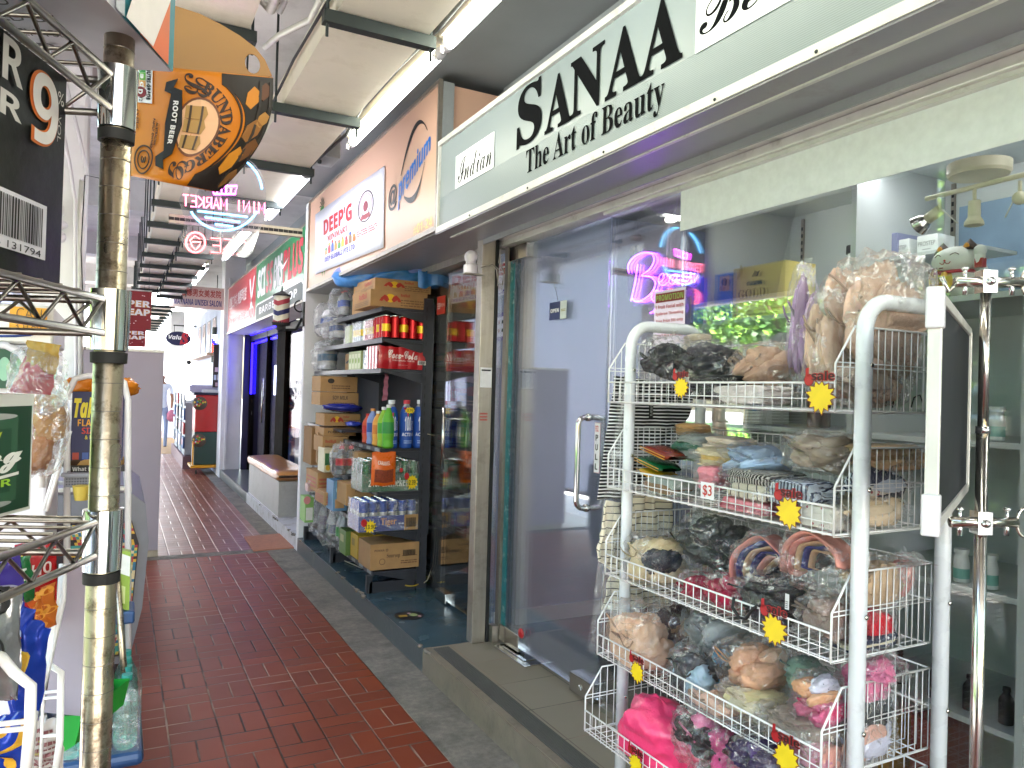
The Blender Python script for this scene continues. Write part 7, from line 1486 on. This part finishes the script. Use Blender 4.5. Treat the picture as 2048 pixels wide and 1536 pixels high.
# neon sign seen from behind
t = thing('neon_sign', 'clear acrylic neon sign seen from behind, pink mini market lettering in a blue ring', 'neon sign', W(450, 430, y=4.0)); YN_ = 4.0
def NB(px, py): return W(px, py, y=YN_)
cx, cy = 448, 385
b = MB(); out = [(cx + 84 * math.cos(a), cy + 82 * math.sin(a)) for a in [math.pi * (1 + i / 12) for i in range(13)]] + [(532, 425), (520, 460), (505, 505), (495, 515), (380, 505), (362, 480), (370, 440), (358, 400)]
q = [NB(*p) for p in out]; n = len(q); b.add(q + [k + V((0, .006, 0)) for k in q], [tuple(range(n))[::-1], tuple(n + i for i in range(n))] + [(i, (i + 1) % n, n + (i + 1) % n, n + i) for i in range(n)], 'acrylic'); b.build('backing', t)
rn = .0052
for a0, a1 in ((200, 250), (285, 355), (30, 150)):
    pts = [NB(cx + 76 * math.cos(math.radians(a0 + (a1 - a0) * i / 16)), cy + 76 * math.sin(math.radians(a0 + (a1 - a0) * i / 16))) for i in range(17)]; MB().tube(pts, rn, 'neon_blue', 8).build('ring', t)
for (a, c_) in (((395, 422), (495, 434)), ((410, 434), (480, 444)), ((430, 448), (466, 453))): MB().tube([NB(*a), NB(*c_)], rn, 'neon_blue', 8).build('bar', t)
STR = {'M': [[(0, 0), (0, 1), (.5, .35), (1, 1), (1, 0)]], 'I': [[(.5, 0), (.5, 1)]], 'N': [[(0, 0), (0, 1), (1, 0), (1, 1)]], 'A': [[(0, 0), (.5, 1), (1, 0)], [(.2, .35), (.8, .35)]], 'R': [[(0, 0), (0, 1), (.8, .95), (.8, .55), (0, .5), (1, 0)]], 'K': [[(0, 0), (0, 1)], [(1, 1), (.05, .5), (1, 0)]], 'E': [[(1, 0), (0, 0), (0, 1), (1, 1)], [(0, .5), (.8, .5)]], 'T': [[(.5, 0), (.5, 1)], [(0, 1), (1, 1)]], 'O': [[(0, .2), (.2, 0), (.8, 0), (1, .2), (1, .8), (.8, 1), (.2, 1), (0, .8), (0, .2)]], 'C': [[(1, 1), (.3, 1), (0, .7), (0, .3), (.3, 0), (1, 0)]], 'S': [[(0, 0), (.7, 0), (1, .25), (.7, .5), (.3, .5), (0, .75), (.3, 1), (1, 1)]], 'P': [[(0, 0), (0, 1), (.9, 1), (.9, .5), (0, .5)]]}
def neon_word(word, x0, y0, x1, y1, slopey, m, mirror=True, h=22):
    w = [(ch) for ch in word]; n = len(w); 
    for i, ch in enumerate(w):
        if ch == ' ': continue
        b = MB(); a0 = (i + .12) / n; a1 = (i + .88) / n
        for s in STR[ch]:
            pts = []
            for (u, v) in s:
                uu = a0 + (a1 - a0) * u; 
                if mirror: uu = 1 - uu
                pts.append(NB(x0 + (x1 - x0) * uu, y0 + slopey * uu + h * (1 - v)))
            b.tube(pts, rn * .8, m, 6)
        b.build('letter', t)
neon_word('MINI MARKET', 364, 389, 531, 412, 17, 'neon_pink'); 
neon_word('CSE', 418, 476, 497, 500, 6, 'neon_red', mirror=True, h=28)
b = MB(); b.tube([NB(391 + 19 * math.cos(a), 485 + 20 * math.sin(a)) for a in [i * math.pi / 10 for i in range(20)]], rn, 'neon_red', 8, True); b.tube([NB(*p) for p in ((400, 478), (390, 472), (380, 480), (384, 492), (391, 500), (398, 492), (402, 484), (384, 484))], rn * .8, 'neon_red', 6); b.build('emblem', t)
b = MB(); b.tube([NB(*p) for p in ((424, 374), (428, 388), (470, 388), (474, 372), (424, 374))], rn, 'neon_magenta', 6)
for px in (434, 443, 452, 462): b.tube([NB(px, 376), NB(px, 386)], rn * .6, 'neon_magenta', 6)
b.build('shopping_basket', t)
b = MB(); b.tube([NB(440, 330), NB(440, 310) + V((0, 0, .5))], .002, 'bracket', 5); b.tube([NB(380, 372), NB(380, 300) + V((0, 0, .4))], .002, 'bracket', 5); b.build('hanging_wire', t)
# hanging banners, dome lamps, round fan lamp
for i, (x0, x1, y0, y1, yy, lb) in enumerate(((250, 304, 654, 583, 9.0, 'front red super cheap banner hanging behind the chrome post'), (250, 292, 691, 652, 11.0, 'rear red super cheap banner hanging lower behind the first'))):
    p0, p1 = W(x0 - 32, y0, y=yy), W(x1, y1, y=yy); t = thing('banner', lb, 'banner', p0, 'red super cheap banners'); b = MB(); p = Panel(b, (p0.x, yy, p0.z), (p1.x - p0.x, 0, 0), (0, 0, p1.z - p0.z), eps=.003); b.box(p0.x, p1.x, yy + .001, yy + .006, p0.z, p1.z, '#8c1420')
    for k in range(12): rr = random.Random(k + i); p.ell(rr.uniform(.1, .95), rr.choice((rr.uniform(.05, .25), rr.uniform(.8, .95))), .02, .012, '#e8b8bc')
    p.poly([(.42, .95), (.50, .95), (.36, .75), (.28, .72)], '#d8a83c'); p.poly([(.32, .30), (.40, .30), (.46, .10), (.40, .02)], '#d8a83c')
    for tx, v in (('SUPER', .56), ('CHEAP', .34)): p.text(bold(tx), .02, v, .98, v + .18, '#d8902c', 2, off=.07); p.text(bold(tx), .03, v + .005, .97, v + .175, '#f0e8e8', 3, off=.02)
    b.build('sheet', t); b = MB(); b.cyl((p0.x, yy, p1.z), (p1.x, yy, p1.z), .008, 'alu_white', 8)
    for x in (p0.x + .03, p1.x - .03): b.cyl((x, yy, p1.z), (x, yy, 3.5), .002, 'bracket', 5)
    b.build('rod', t)
mat('dome_glow', '#ffffff', .4, var=0, emit='#e8f2ff', es=1.2)
for i, (px, py, yy, w) in enumerate(((318, 600, 12.5, 17), (309, 632, 16.5, 10), (307, 650, 20.5, 6))):
    c = W(px, py, y=yy); d = (c - CP).dot(fw) / 1500; t = thing('dome_lamp', ['large glowing dome lamp hanging behind the red banner', 'second glowing dome lamp farther along the walkway', 'farthest small glowing dome lamp'][i], 'hanging lamp', c, 'dome lamps hanging along the walkway'); R = w * d
    b = MB(); b.lathe(c, [(R * 1.05, -R * .5), (R, 0), (R * .75, R * .55), (R * .3, R * .8), (0, R * .85)], 'dome_glow', 24); b.lathe(c, [(0, -R * .52), (R * 1.04, -R * .5)], 'dome_glow', 24); b.build('shade', t); b = MB(); b.lathe(c, [(R * .3, R * .8), (R * .25, R * 1.3), (0, R * 1.35)], 'black_matte', 12); b.cyl(c + V((0, 0, R * 1.3)), (c.x, c.y, 3.55), .006, 'bracket', 6); b.build('cord', t)
# ------------------------------------------------------------ barber shop front
xs = 1.50
t = thing('shop_sign', 'green and red barber sign board with a white scissors and tall lettering', 'sign', (xs, 9.8, 2.3))
MB().box(xs + .01, 1.86, 7.0, 12.75, 2.30, 3.02, 'white_paint').build('box', t)
b = MB()
p = Panel(b, (xs + .008, 9.97, 2.31), (0, -2.92, 0), (0, 0, .70), eps=.002); p.rect(0, 0, 1, 1, K('#18804c', .3), 0)
for s, u0, u1, m in (('SCI', .06, .24, '#e8e8e8'), ('S', .26, .33, '#b82838'), ('S', .34, .41, '#b82838'), ('ORS', .43, .60, '#e8e8e8'), ('PLUS', .62, .95, '#c02c3c')): p.text(bold(s), u0, .38, u1, .88, m, 2, off=.03)
p.poly([(.02, .0), (.98, .0), (.98, .22), (.95, .29), (.06, .29), (.02, .24)], '#e8e8e8', 2); p.poly([(.035, .0), (.965, .0), (.965, .21), (.94, .26), (.065, .26), (.035, .23)], '#3a4644', 3); p.text(bold('BARBER SHOP'), .12, .08, .88, .20, '#e8e8e8', 4)
p.poly([(.44, .62), (.55, .70), (.62, .60), (.72, .72), (.62, .66), (.55, .78)], '#f0f0f0', 4)
p = Panel(b, (xs + .008, 12.7, 2.31), (0, -2.72, 0), (0, 0, .70), eps=.002); p.rect(0, 0, 1, 1, K('#c02438', .3), 0); p.text('剪髮工作坊 美髮理发店', .06, .5, .72, .78, '#ecdcdc', 2, off=.02); p.text(bold('The No.1 Scissors Beauty Salon'), .08, .12, .80, .30, '#ecdcdc', 2); p.poly([(.80, .85), (.84, .85), (.92, .3), (.90, .25)], '#f0e0e0', 2); p.poly([(.97, .85), (.94, .85), (.85, .3), (.87, .25)], '#f0e0e0', 2); p.ring(.84, .2, .03, .1, .3, '#f0e0e0'); p.ring(.93, .2, .03, .1, .3, '#f0e0e0')
b.build('lettering', t)
MB().box(xs - .004, xs + .02, 7.0, 12.75, 2.285, 2.31, 'alu').box(xs - .004, xs + .02, 7.0, 12.75, 3.01, 3.03, 'alu').build('frame', t)
t = thing('barber_shop_front', 'dark framed barber shop glass front with white lettering and blue light strips', 'shop front', (1.9, 9.5, .13))
for i, (y, w) in enumerate(((7.02, .05), (9.8, .55), (11.1, .05), (12.62, .08))): MB().box(1.86, 1.94, y, y + w, .1345, 2.28, 'post_black').build('frame_post', t)
MB().box(1.86, 1.94, 7.0, 12.8, 2.2, 2.285, '#231c18').build('header', t); MB().box(1.895, 1.905, 7.07, 9.79, .1345, 2.2, 'glass_dim').build('pane', t); MB().box(1.895, 1.905, 10.36, 12.61, .1345, 2.2, 'glass_dim').build('pane', t)
b = MB(); p = Panel(b, (1.892, 9.7, .14), (0, -2.6, 0), (0, 0, 2.05), eps=.002); p.text(bold('SCISSORS'), .1, .58, .98, .70, '#e8e4e4'); p.text(bold('PLUS'), .38, .44, .9, .56, '#e8e4e4'); p.text(bold('UNISEX HAIR'), .5, .82, .98, .87, '#d8d4d4'); p.lines(.5, .74, .98, .80, '#c8c0c0', 2); p.ring(.75, .25, .32, .16, .22, '#e8e4e4', a0=20, a1=170); p.rect(.5, .18, .58, .30, '#e8e4e4'); p.rect(.7, .14, .76, .26, '#e8e4e4'); b.build('lettering', t)
zz0 = W(487, 795, x=1.95).z
b = MB(); b.box(1.865, 1.89, 12.56, 12.60, 1.35, 2.17, 'led_blue'); b.box(1.90, 1.93, 10.4, 12.56, 2.15, 2.18, 'led_blue'); b.box(1.84, 1.858, 10.4, 12.6, 2.288, 2.294, 'led_blue'); b.build('light_strip', t)
b = MB(); b.cyl(W(509, 815, x=2.0), W(514, 665, x=2.0), .028, 'led_warm', 10); b.build('lit_tube', t)
b = MB(); b.cyl((1.86, 11.4, .95), (1.86, 11.4, 1.6), .012, 'steel', 10); b.build('door_handle', t)
struct('barber_room', MB().box(3.4, 3.5, 7.0, 12.8, .13, 2.6, 'dark_room').box(1.775, 3.4, 12.68, 12.78, .13, 2.6, K('#1c1640', .5)))  # blue LED light put into the dark end wall's colour
for i, (y, m, h, lb) in enumerate(((12.0, '#28408c', .7, 'blue barber chair cover inside the barber shop'), (11.3, '#a8b4b8', 1.2, 'pale mirror stand inside the barber shop'), (8.7, '#7c4438', 1.0, 'brown cabinet inside the barber shop'))):
    tt = thing('cabinet', lb, 'furniture', (2.5, y, .14)); b = MB(); b.box(2.4, 2.8, y, y + .35, .1345, .135 + h, m); b.box(2.38, 2.82, y - .02, y + .37, .136 + h, .17 + h, '#3a3430'); b.build('body', tt, bevel=.01)
t = thing('lit_panel', 'bright white screen glowing inside the barber shop', 'screen', (2.4, 9.2, 1.2)); b = MB(); q0, q1 = W(547, 790, x=2.1), W(559, 730, x=2.1); b.box(2.1, 2.12, q1.y, q0.y, q0.z, q1.z, 'led_white'); b.build('screen', t)
# bench
t = thing('bench', 'pale box bench with a worn tan leather cushion outside the barber shop', 'bench', (1.62, 9, .13))
b = MB(); b.box(1.50, 1.83, 8.0, 10.0, .131, .50, '#a9a9a6'); b.box(1.4975, 1.4998, 8.0, 10.0, .132, .14, 'white_paint'); b.build('box', t, bevel=.004); dirt('#a9a9a6', .4, '#77736c', 6)
def cush(u, v):
    y = 7.97 + 2.06 * u; a = v * 2 * math.pi; ca, sa = math.cos(a), math.sin(a); k = (abs(ca) ** 5 + abs(sa) ** 5) ** (-.2); e = (1 - (2 * u - 1) ** 20) ** .5
    return V((1.665 + .195 * ca * k * (.9 + .1 * e), y, .555 + .055 * sa * k * (.25 + .75 * e) + .010 * noise.noise(V((u * 6, v * 3, 0)))))
b = MB(); b.grid(cush, 60, 40, 'tan_leather'); b.build('cushion', t)
# mat
t = thing('door_mat', 'flat reddish brown mat lying at the white step', 'mat', (1.2, 7.3, 0)); b = MB(); q = [W(*p, z=.003) for p in ((507, 1103), (592, 1096), (563, 1068), (488, 1075))]; b.prism([(k.x, k.y) for k in q], (0, 0, .012), (1, 0, 0), (0, 1, 0), .010, mat('mat_brown', '#a8705a', .85, var=.12, scale=20, bump=.4, bscale=200)); b.build('mat', t)
# barber pole lamp
xl = 1.25; t = thing('barber_pole', 'striped red, white and blue barber lantern on an ornate black bracket', 'barber pole', W(565, 640, x=xl)); c = W(563, 620, x=xl); d = (c - CP).dot(fw) / 1500; R = 15.5 * d; H = 56 * d
mat('pole_glass', '#d8d2bc', .25, var=.03, coat=.5)
b = MB(); b.lathe(c - V((0, 0, H * .5)), [(R, 0), (R, H)], 'pole_glass', 28)
for k, m in enumerate(('#a03440', '#23285c', '#a03440')):
    b.grid(lambda u, v, k=k: V((c.x + R * 1.01 * math.cos(6.283 * u), c.y + R * 1.01 * math.sin(6.283 * u), c.z - H * .5 + min(H, max(0, H * (.02 + k * .36 - .12 + .17 * v) + H * .30 * (1 - abs(((u + .35) % 1) * 2 - 1)) * 1.0)))), 48, 2, m)
b.build('cylinder', t)
b = MB(); b.lathe(c + V((0, 0, H * .5)), [(R * 1.12, -.005), (R * 1.12, .008), (R * .7, R * .35), (R * .3, R * .55), (R * .12, R * .7), (R * .05, R * 1.3), (0, R * 1.35)], 'black_matte', 24); b.build('cap', t); b = MB(); b.lathe(c - V((0, 0, H * .5)), [(R * 1.12, .008), (R * 1.12, -.01), (R * .6, -R * .3), (R * .55, -R * .8), (R * .3, -R * .9), (0, -R * .9)], 'black_matte', 24)
for k in range(24): b.sphere(c + V((R * 1.12 * math.cos(k * .262), R * 1.12 * math.sin(k * .262), -H * .5 + .012)), .005, 'black_matte', 6, 4)
b.build('cap', t)
b = MB(); w0 = W(608, 625, y=6.94); w0.x = min(w0.x, 1.50); cc = c - V((0, 0, H * .5 + R * .8)); b.box(1.46, 1.475, 6.90, 6.99, c.z - .12, c.z + .10, 'black_matte')
b.tube([cc, cc.lerp(V((1.46, 6.95, c.z - .08)), .3) - V((0, 0, .02)), cc.lerp(V((1.46, 6.95, c.z - .08)), .7) - V((0, 0, .05)), V((1.46, 6.95, c.z - .05))], .012, 'black_matte', 10)
b.tube([V((1.46, 6.95, c.z + .06)) + V((-.02 - .05 * math.sin(a), 0, .05 * math.cos(a))) for a in [i * math.pi / 10 for i in range(16)]], .007, 'black_matte', 8); b.build('bracket', t)
# far pillar details and hanging signs
t = thing('hanging_sign', 'cream hanging salon sign with red Chinese characters over blue letters', 'sign', (1, 12.5, 2.6)); yy = 12.5; q0, q1 = W(340, 612, y=yy), W(449, 580, y=yy); b = MB(); b.box(q0.x, q1.x, yy, yy + .12, q0.z + .0, q1.z + .02, '#efe4d8'); p = Panel(b, (q0.x, yy, q0.z), (q1.x - q0.x, 0, 0), (0, 0, q1.z + .02 - q0.z)); p.text('美娜娜男女美发院', .08, .52, .94, .88, '#c05040', 2, off=.015); p.text(bold('MAYNANA UNISEX SALON'), .07, .12, .95, .40, '#2c3c8c', 2); b.build('box', t, bevel=.004)
b = MB(); b.tube([V((q0.x + .1, yy + .06, q1.z + .02)), V((q0.x + .1, yy + .06, 3.2))], .006, 'bracket', 6); b.tube([V((q1.x - .1, yy + .06, q1.z + .02)), V((q1.x - .1, yy + .06, 3.2))], .006, 'bracket', 6); b.build('rod', t)
t = thing('hanging_sign', 'dark blue oval sign with white and red lettering hanging far down the walkway', 'sign', (1.06, 17, 2.4)); yy = 17; c = W(357, 677, y=yy); d = (c - CP).dot(fw) / 1500; b = MB(); b.lathe(c, [(0, 0), (1, 0), (1, .03), (0, .03)], '#171c4a', 40, axis=(0, 1, 0)); 
for i in range(len(b.v)): v = V(b.v[i]) - c; b.v[i] = (c.x + v.x * 23 * d, c.y + v.y, c.z + v.z * 14 * d)
p = Panel(b, (c.x - 23 * d, yy, c.z - 14 * d), (46 * d, 0, 0), (0, 0, 28 * d), eps=-.002 if 0 else .004); p.text(serifi('S'), .55, .08, .92, .95, '#b8283c', 2, off=.05); p.text(boldi('Valu'), .1, .42, .62, .74, '#e8e8f0', 4, off=.02); b.build('board', t)
b = MB(); q = W(393, 652, y=yy); b.cyl((c.x - 10 * d, yy, c.z + 26 * d), (q.x, yy, c.z + 26 * d), .012, 'black_matte', 8)
for s in (-8, 12): b.cyl((c.x + s * d, yy, c.z + 13 * d), (c.x + s * d, yy, c.z + 26 * d), .006, 'bracket', 6)
b.build('bracket', t)
# second barber: LED pole and oval posters
t = thing('barber_pole', 'LED barber light flashing blue and red on the far shop front', 'barber pole', W(435, 700, y=13.7)); c = W(434, 690, y=13.9); d = (c - CP).dot(fw) / 1500; R = 10 * d; b = MB(); b.lathe(c - V((0, 0, 35 * d)), [(0, 0), (R, 0), (R, 14 * d, '#101014'), (R, 56 * d, '#101014'), (R, 70 * d), (0, 70 * d)], '#101014', 20); b.build('case', t)
for (m, s) in (('led_white', 1), ('led_blue', 2), ('led_red', 3)):
    b = MB()
    for i in range(7):
        for j in range(9):
            z = c.z - 18 * d + j * 4.6 * d; u = -1 + i * .33; cl = z - c.z + u * 8 * d
            mm = 'led_red' if cl < -6 * d else ('led_white' if cl > 2 * d else 'led_blue')
            if mm == m: b.sphere((c.x + u * R * .9, c.y - R * math.sqrt(max(0, 1 - (u * .9) ** 2)) - .003, z), 1.5 * d, m, 6, 4)
    if b.v: b.build('diodes', t)
for i in range(4):
    yy = 14.0 + i * .9; q = W(450 - 0, 620, x=1.47); tt = thing('oval_poster', ['nearest oval portrait poster on the blue-grey far wall', 'second oval portrait poster on the far wall', 'third oval portrait poster on the far wall', 'farthest oval portrait poster on the far wall'][i], 'poster', (1.47, yy, 2.3), 'oval portrait posters on the far shop front'); b = MB(); p = Panel(b, (1.462, yy + .5, 2.05), (0, -.62, 0), (0, 0, .62)); p.rect(0, 0, 1, 1, '#23283c', 0); p.ell(.5, .5, .42, .48, '#c8a8a8'); p.ell(.5, .52, .22, .3, '#d8c0b4', 2.5); p.ell(.5, .75, .28, .18, '#6a4c54', 3); b.build('sheet', tt)
t = thing('shelf', 'wooden shelf board with a small camera on the far wall', 'shelf', (1.4, 15, 2.0)); MB().box(1.30, 1.469, 13.6, 17.2, 1.98, 2.02, '#b89478').build('board', t); b = MB(); b.sphere((1.28, 17.0, 1.93), .05, 'black_matte', 12, 8); b.build('camera', t)
t = thing('poster_board', 'pinboard with small pink price cards beside the far LED light', 'board', (1.46, 13.5, 1.5)); b = MB(); q0, q1 = W(425, 775, y=13.45), W(444, 725, y=13.45); b.box(q0.x, q1.x, 13.45, 13.48, q0.z, q1.z + .3, '#2c2024'); p = Panel(b, (q0.x, 13.45, q0.z), (q1.x - q0.x, 0, 0), (0, 0, q1.z - q0.z)); p.rect(.2, .62, .98, .8, '#d8b8cc'); p.rect(.1, .3, .4, .5, '#b8c0d8'); p.rect(.5, .3, .9, .52, '#d8c8d0'); p.rect(.3, .05, .9, .2, '#c8a4b0'); b.build('panel', t)
# vending machine and magazine racks
x0, x1 = W(389, 945, z=0).x, W(441, 943, z=0).x; ya = 13.3; x0, x1 = W(388, 900, y=ya).x, W(441, 900, y=ya).x; zt = W(410, 790, y=ya).z; zm = W(410, 864, y=ya).z; zb = W(410, 938, y=ya).z + .02
t = thing('capsule_machine', 'stacked red and dark green capsule toy machine on a yellow wheeled base', 'vending machine', ((x0 + x1) / 2, ya, 0))
MB().box(x0, x1, ya, ya + .5, zm + .002, zt, 'red_gloss').build('upper_cabinet', t, bevel=.01); MB().box(x0, x1, ya, ya + .5, zb + .05, zm, 'green_dark').build('lower_cabinet', t, bevel=.01)
b = MB(); b.box(x0 - .05, x1 + .02, ya - .04, ya + .55, zb, zb + .045, 'yellow_gloss'); b.box(x0 - .03, x0 - .005, ya - .02, ya + .02, zb + .05, zm - .15, 'yellow_gloss'); b.build('base', t, bevel=.006)
MB().box(x0 - .03, x1 + .01, ya - .02, ya + .52, zt + .001, zt + .04, '#1a2038').build('top', t, bevel=.01)
for (pz, m) in ((zt - .14, 'lower'), (zm - .14, 'x')):
    b = MB(); b.sphere((x0 + .07, ya + .02, pz), .12, '#54483c', 18, 12, (1, .45, 1)); rr = random.Random(7)
    for k in range(16): a = rr.random() * 3.14; q = rr.random() * .09; b.sphere((x0 + .07 + q * math.cos(a * 2), ya - .035, pz + q * math.sin(a * 2)), .016, rr.choice(['#7cae3c', '#d84c3c', '#e0b83c', '#dcdcdc', '#3c6cae']), 8, 6)
    b.build('window', t)
for x in (x0 + .03, x1 - .05): MB().lathe((x, ya + .02, .04), [(0, 0), (.035, 0), (.035, .02), (0, .02)], 'rubber', 12, axis=(1, 0, 0)).build('wheel', t)
t = thing('box', 'lilac and white boxes lying on top of the capsule machine', 'box', (x0 + .2, ya + .3, zt + .04)); b = MB(); b.box(x0 - .08, x1 - .06, ya + .2, ya + .5, zt + .041, zt + .16, '#b4aecb'); b.box(x0 + .1, x1, ya + .0, ya + .18, zt + .041, zt + .09, '#cfcfd4'); b.build('carton', t, bevel=.004)
t = thing('magazine_rack', 'wire rack with magazines and toys beyond the capsule machine', 'magazine rack', (1.1, 15, 0)); b = MB()
b.box(1.02, 1.4, 14.2, 17.4, 0, .22, '#6c4c54')
for y in (14.3, 15.2, 16.2): b.box(1.05, 1.35, y, y + .7, .23, 1.15, 'grey_wall')
b.build('body', t)
rr = random.Random(5)
for i in range(16):
    zz = .35 + .25 * (i % 4); yy = 14.28 + (i // 4) * .8; tt = thing('magazine', 'small magazine or toy pack in the far rack beside the walkway', 'magazine', (1.04, yy, zz), 'magazines in the far rack'); b = MB(); b.box(1.02, 1.045, yy, yy + .35, zz, zz + .2, rr.choice(['#c8c4cc', '#2c2c34', '#a83c44', '#8c949c', '#3c5c8c'])); Panel(b, (1.02, yy + .35, zz), (0, -.35, 0), (0, 0, .2)).rect(.1, .3, .7, .8, rr.choice(['#e0e0e4', '#c88c8c', '#44444c'])); b.build('cover', tt)
# person far away, half hidden by the fridge
mat('skin', '#9c6a50', .6, var=.05)
t = thing('person', 'person in a white top carrying a pink bag, far away behind the fridge edge', 'person', (.93, 18.2, .0)); PXx, PYy = W(322, 800, y=18.2).x, 18.2
me = bpy.data.meshes.new('body'); J = [(0, 0, .95), (0, 0, 1.15), (0, 0, 1.40), (0, 0, 1.52), (0, -.01, 1.66), (-.10, 0, .90), (-.11, .02, .50), (-.11, 0, .06), (.10, 0, .90), (.11, -.03, .50), (.11, 0, .06), (-.18, 0, 1.42), (-.23, .0, 1.15), (-.21, -.08, .93), (.18, 0, 1.42), (.23, 0, 1.15), (.21, -.08, .93), (-.11, -.14, .04), (.11, -.14, .04)]
E_ = [(0, 1), (1, 2), (2, 3), (3, 4), (0, 5), (5, 6), (6, 7), (0, 8), (8, 9), (9, 10), (2, 11), (11, 12), (12, 13), (2, 14), (14, 15), (15, 16), (7, 17), (10, 18)]; RR = [.13, .13, .14, .055, .095, .09, .06, .045, .09, .06, .045, .055, .042, .032, .055, .042, .032, .035, .035]
me.from_pydata([(PXx + j[0], PYy + j[1], j[2]) for j in J], E_, []); me.skin_vertices or me.attributes
o = bpy.data.objects.new('body_skin', me); COL.objects.link(o); md = o.modifiers.new('s', 'SKIN'); 
for v, r_ in zip(me.skin_vertices[0].data, RR): v.radius = (r_, r_ * .8)
me.skin_vertices[0].data[0].use_root = True; sb = o.modifiers.new('u', 'SUBSURF'); sb.levels = sb.render_levels = 2
dg = bpy.context.evaluated_depsgraph_get(); m2 = bpy.data.meshes.new_from_object(o.evaluated_get(dg)); bpy.data.objects.remove(o)
for m in ('skin', '#dcdce4', '#8c98b4', '#2a2220'): m2.materials.append(MM(m))
for p_ in m2.polygons:
    z = p_.center.z; dx = abs(p_.center.x - PXx); p_.use_smooth = True
    p_.material_index = 3 if z > 1.70 or (z > 1.6 and p_.center.y > PYy + .02) else (0 if z > 1.47 or (dx > .16 and z < 1.25) else (1 if z > .95 else (2 if z > .1 else 3)))
for v in m2.vertices: v.co -= V(t.location)
bo = bpy.data.objects.new('body', m2); COL.objects.link(bo); bo.parent = t
tt = thing('handbag', 'pink shopping bag held by the distant person', 'bag', (PXx + .22, PYy - .1, .7)); b = MB(); blob(b, (PXx + .22, PYy - .1, .76), (.09, .06, .13), '#c8788c', 2, nu=20, nv=12); b.build('bag', tt)
# ------------------------------------------------------------ street side: trees, hedge, parked car, fence
def tree(x, y, h, R, label, seed, n=5200, leafm=('leaf', 'leaf_light')):
    t = thing('tree', label, 'tree', (x, y, -.12), 'trees along the road'); r = random.Random(seed); b = MB(); top = V((x + r.uniform(-.3, .3), y + r.uniform(-.3, .3), h * .62)); b.tube([(x, y, -.15), V((x, y, 0)).lerp(top, .5) + V((.08, .05, 0)), top], [.16, .12, .08], 'bark', 12); tips = []
    for k in range(9):
        a = k * 2.4 + r.random(); s = V((x, y, 0)).lerp(top, r.uniform(.55, 1)); s.z = h * r.uniform(.35, .6); e = V((x + math.cos(a) * R * r.uniform(.4, .85), y + math.sin(a) * R * r.uniform(.4, .85), h * r.uniform(.6, .98))); b.tube([s, s.lerp(e, .5) + V((0, 0, .15)), e], [.06, .04, .015], 'bark', 7); tips.append(e); tips.append(s.lerp(e, .6))
    b.build('trunk', t); b = MB(); vs = [[], []]
    for k in range(n):
        c = r.choice(tips); q = V((r.gauss(0, 1), r.gauss(0, 1), r.gauss(0, .75))) * R * .22; p = c + q; s = r.uniform(.06, .12); a = V((r.gauss(0, 1), r.gauss(0, 1), r.gauss(0, 1))).normalized(); c2 = a.orthogonal().normalized() * s * .5; vs[0 if r.random() < .6 else 1] += [p, p + a * s * .5 + c2, p + a * s, p + a * s * .5 - c2]
    for i in (0, 1): b.add(vs[i], [(j, j + 1, j + 2, j + 3) for j in range(0, len(vs[i]), 4)], leafm[i])
    b.build('crown', t)
tree(-5.2, 1.2, 4.6, 2.0, 'young street tree with bright green leaves opposite the shop window', 1); tree(-6.4, -3.6, 5.2, 2.3, 'street tree reflected in the shop window, behind the camera', 2); tree(-6.8, 6.5, 5.4, 2.3, 'broad street tree beyond the drinks shelf side', 3); tree(-4.6, -.8, 3.6, 1.3, 'slim young tree by the kerb', 4, 3000)
tree(-5.4, 9.6, 3.7, 1.9, 'bushy green tree reflected in the window above the rack', 5, 6500); tree(-5.0, 7.2, 3.3, 1.5, 'low leafy tree by the kerb beside the bushy one', 6, 4500)
t = thing('parked_car', 'dark grey parked car on the road opposite the shop window', 'car', (-3.9, -1.6, -.16)); b = MB()
body = [(-2.1, .3), (-2.05, .75), (-1.2, .95), (-.7, 1.38), (.7, 1.40), (1.35, 1.0), (2.05, .85), (2.15, .5), (2.1, .28)]
b.prism([(p[0], p[1] - .16) for p in body], (-3.1, -1.6, 0), (0, -1, 0), (0, 0, 1), 1.7, K('#4a4e55', .2)); b.build('body', t, bevel=.06)
b = MB(); b.poly([(-3.097, -1.6 - y, z - .16) for y, z in ((-1.05, .98), (-.66, 1.32), (.64, 1.33), (1.2, 1.0))], K('#15181c', .08)); b.build('window', t)
for y in (-1.3, 1.3):
    for x in (-3.2, -4.65): w = MB().lathe((x - .1, -1.6 - y, .17), [(0, 0), (.2, 0, 'steel'), (.21, .0, 'rubber'), (.32, .02), (.32, .2), (.2, .22), (0, .22)], 'steel', 24, axis=(1, 0, 0)).build('wheel', t)
t = thing('hedge', 'low clipped hedge along the grass by the road', 'hedge', (-8, 2, -.1)); r = random.Random(9); b = MB(); b.box(-8.3, -7.9, -10, 14, -.12, .5, 'leaf'); vs = []
for k in range(9000):
    p = V((r.uniform(-8.5, -7.7), r.uniform(-10, 14), r.uniform(-.1, .75))); a = V((r.gauss(0, 1), r.gauss(0, 1), r.gauss(0, 1))).normalized() * .09; c2 = a.orthogonal().normalized() * .045; vs += [p, p + a * .5 + c2, p + a, p + a * .5 - c2]
b.add(vs, [(j, j + 1, j + 2, j + 3) for j in range(0, len(vs), 4)], 'leaf_light'); b.build('leaves', t)
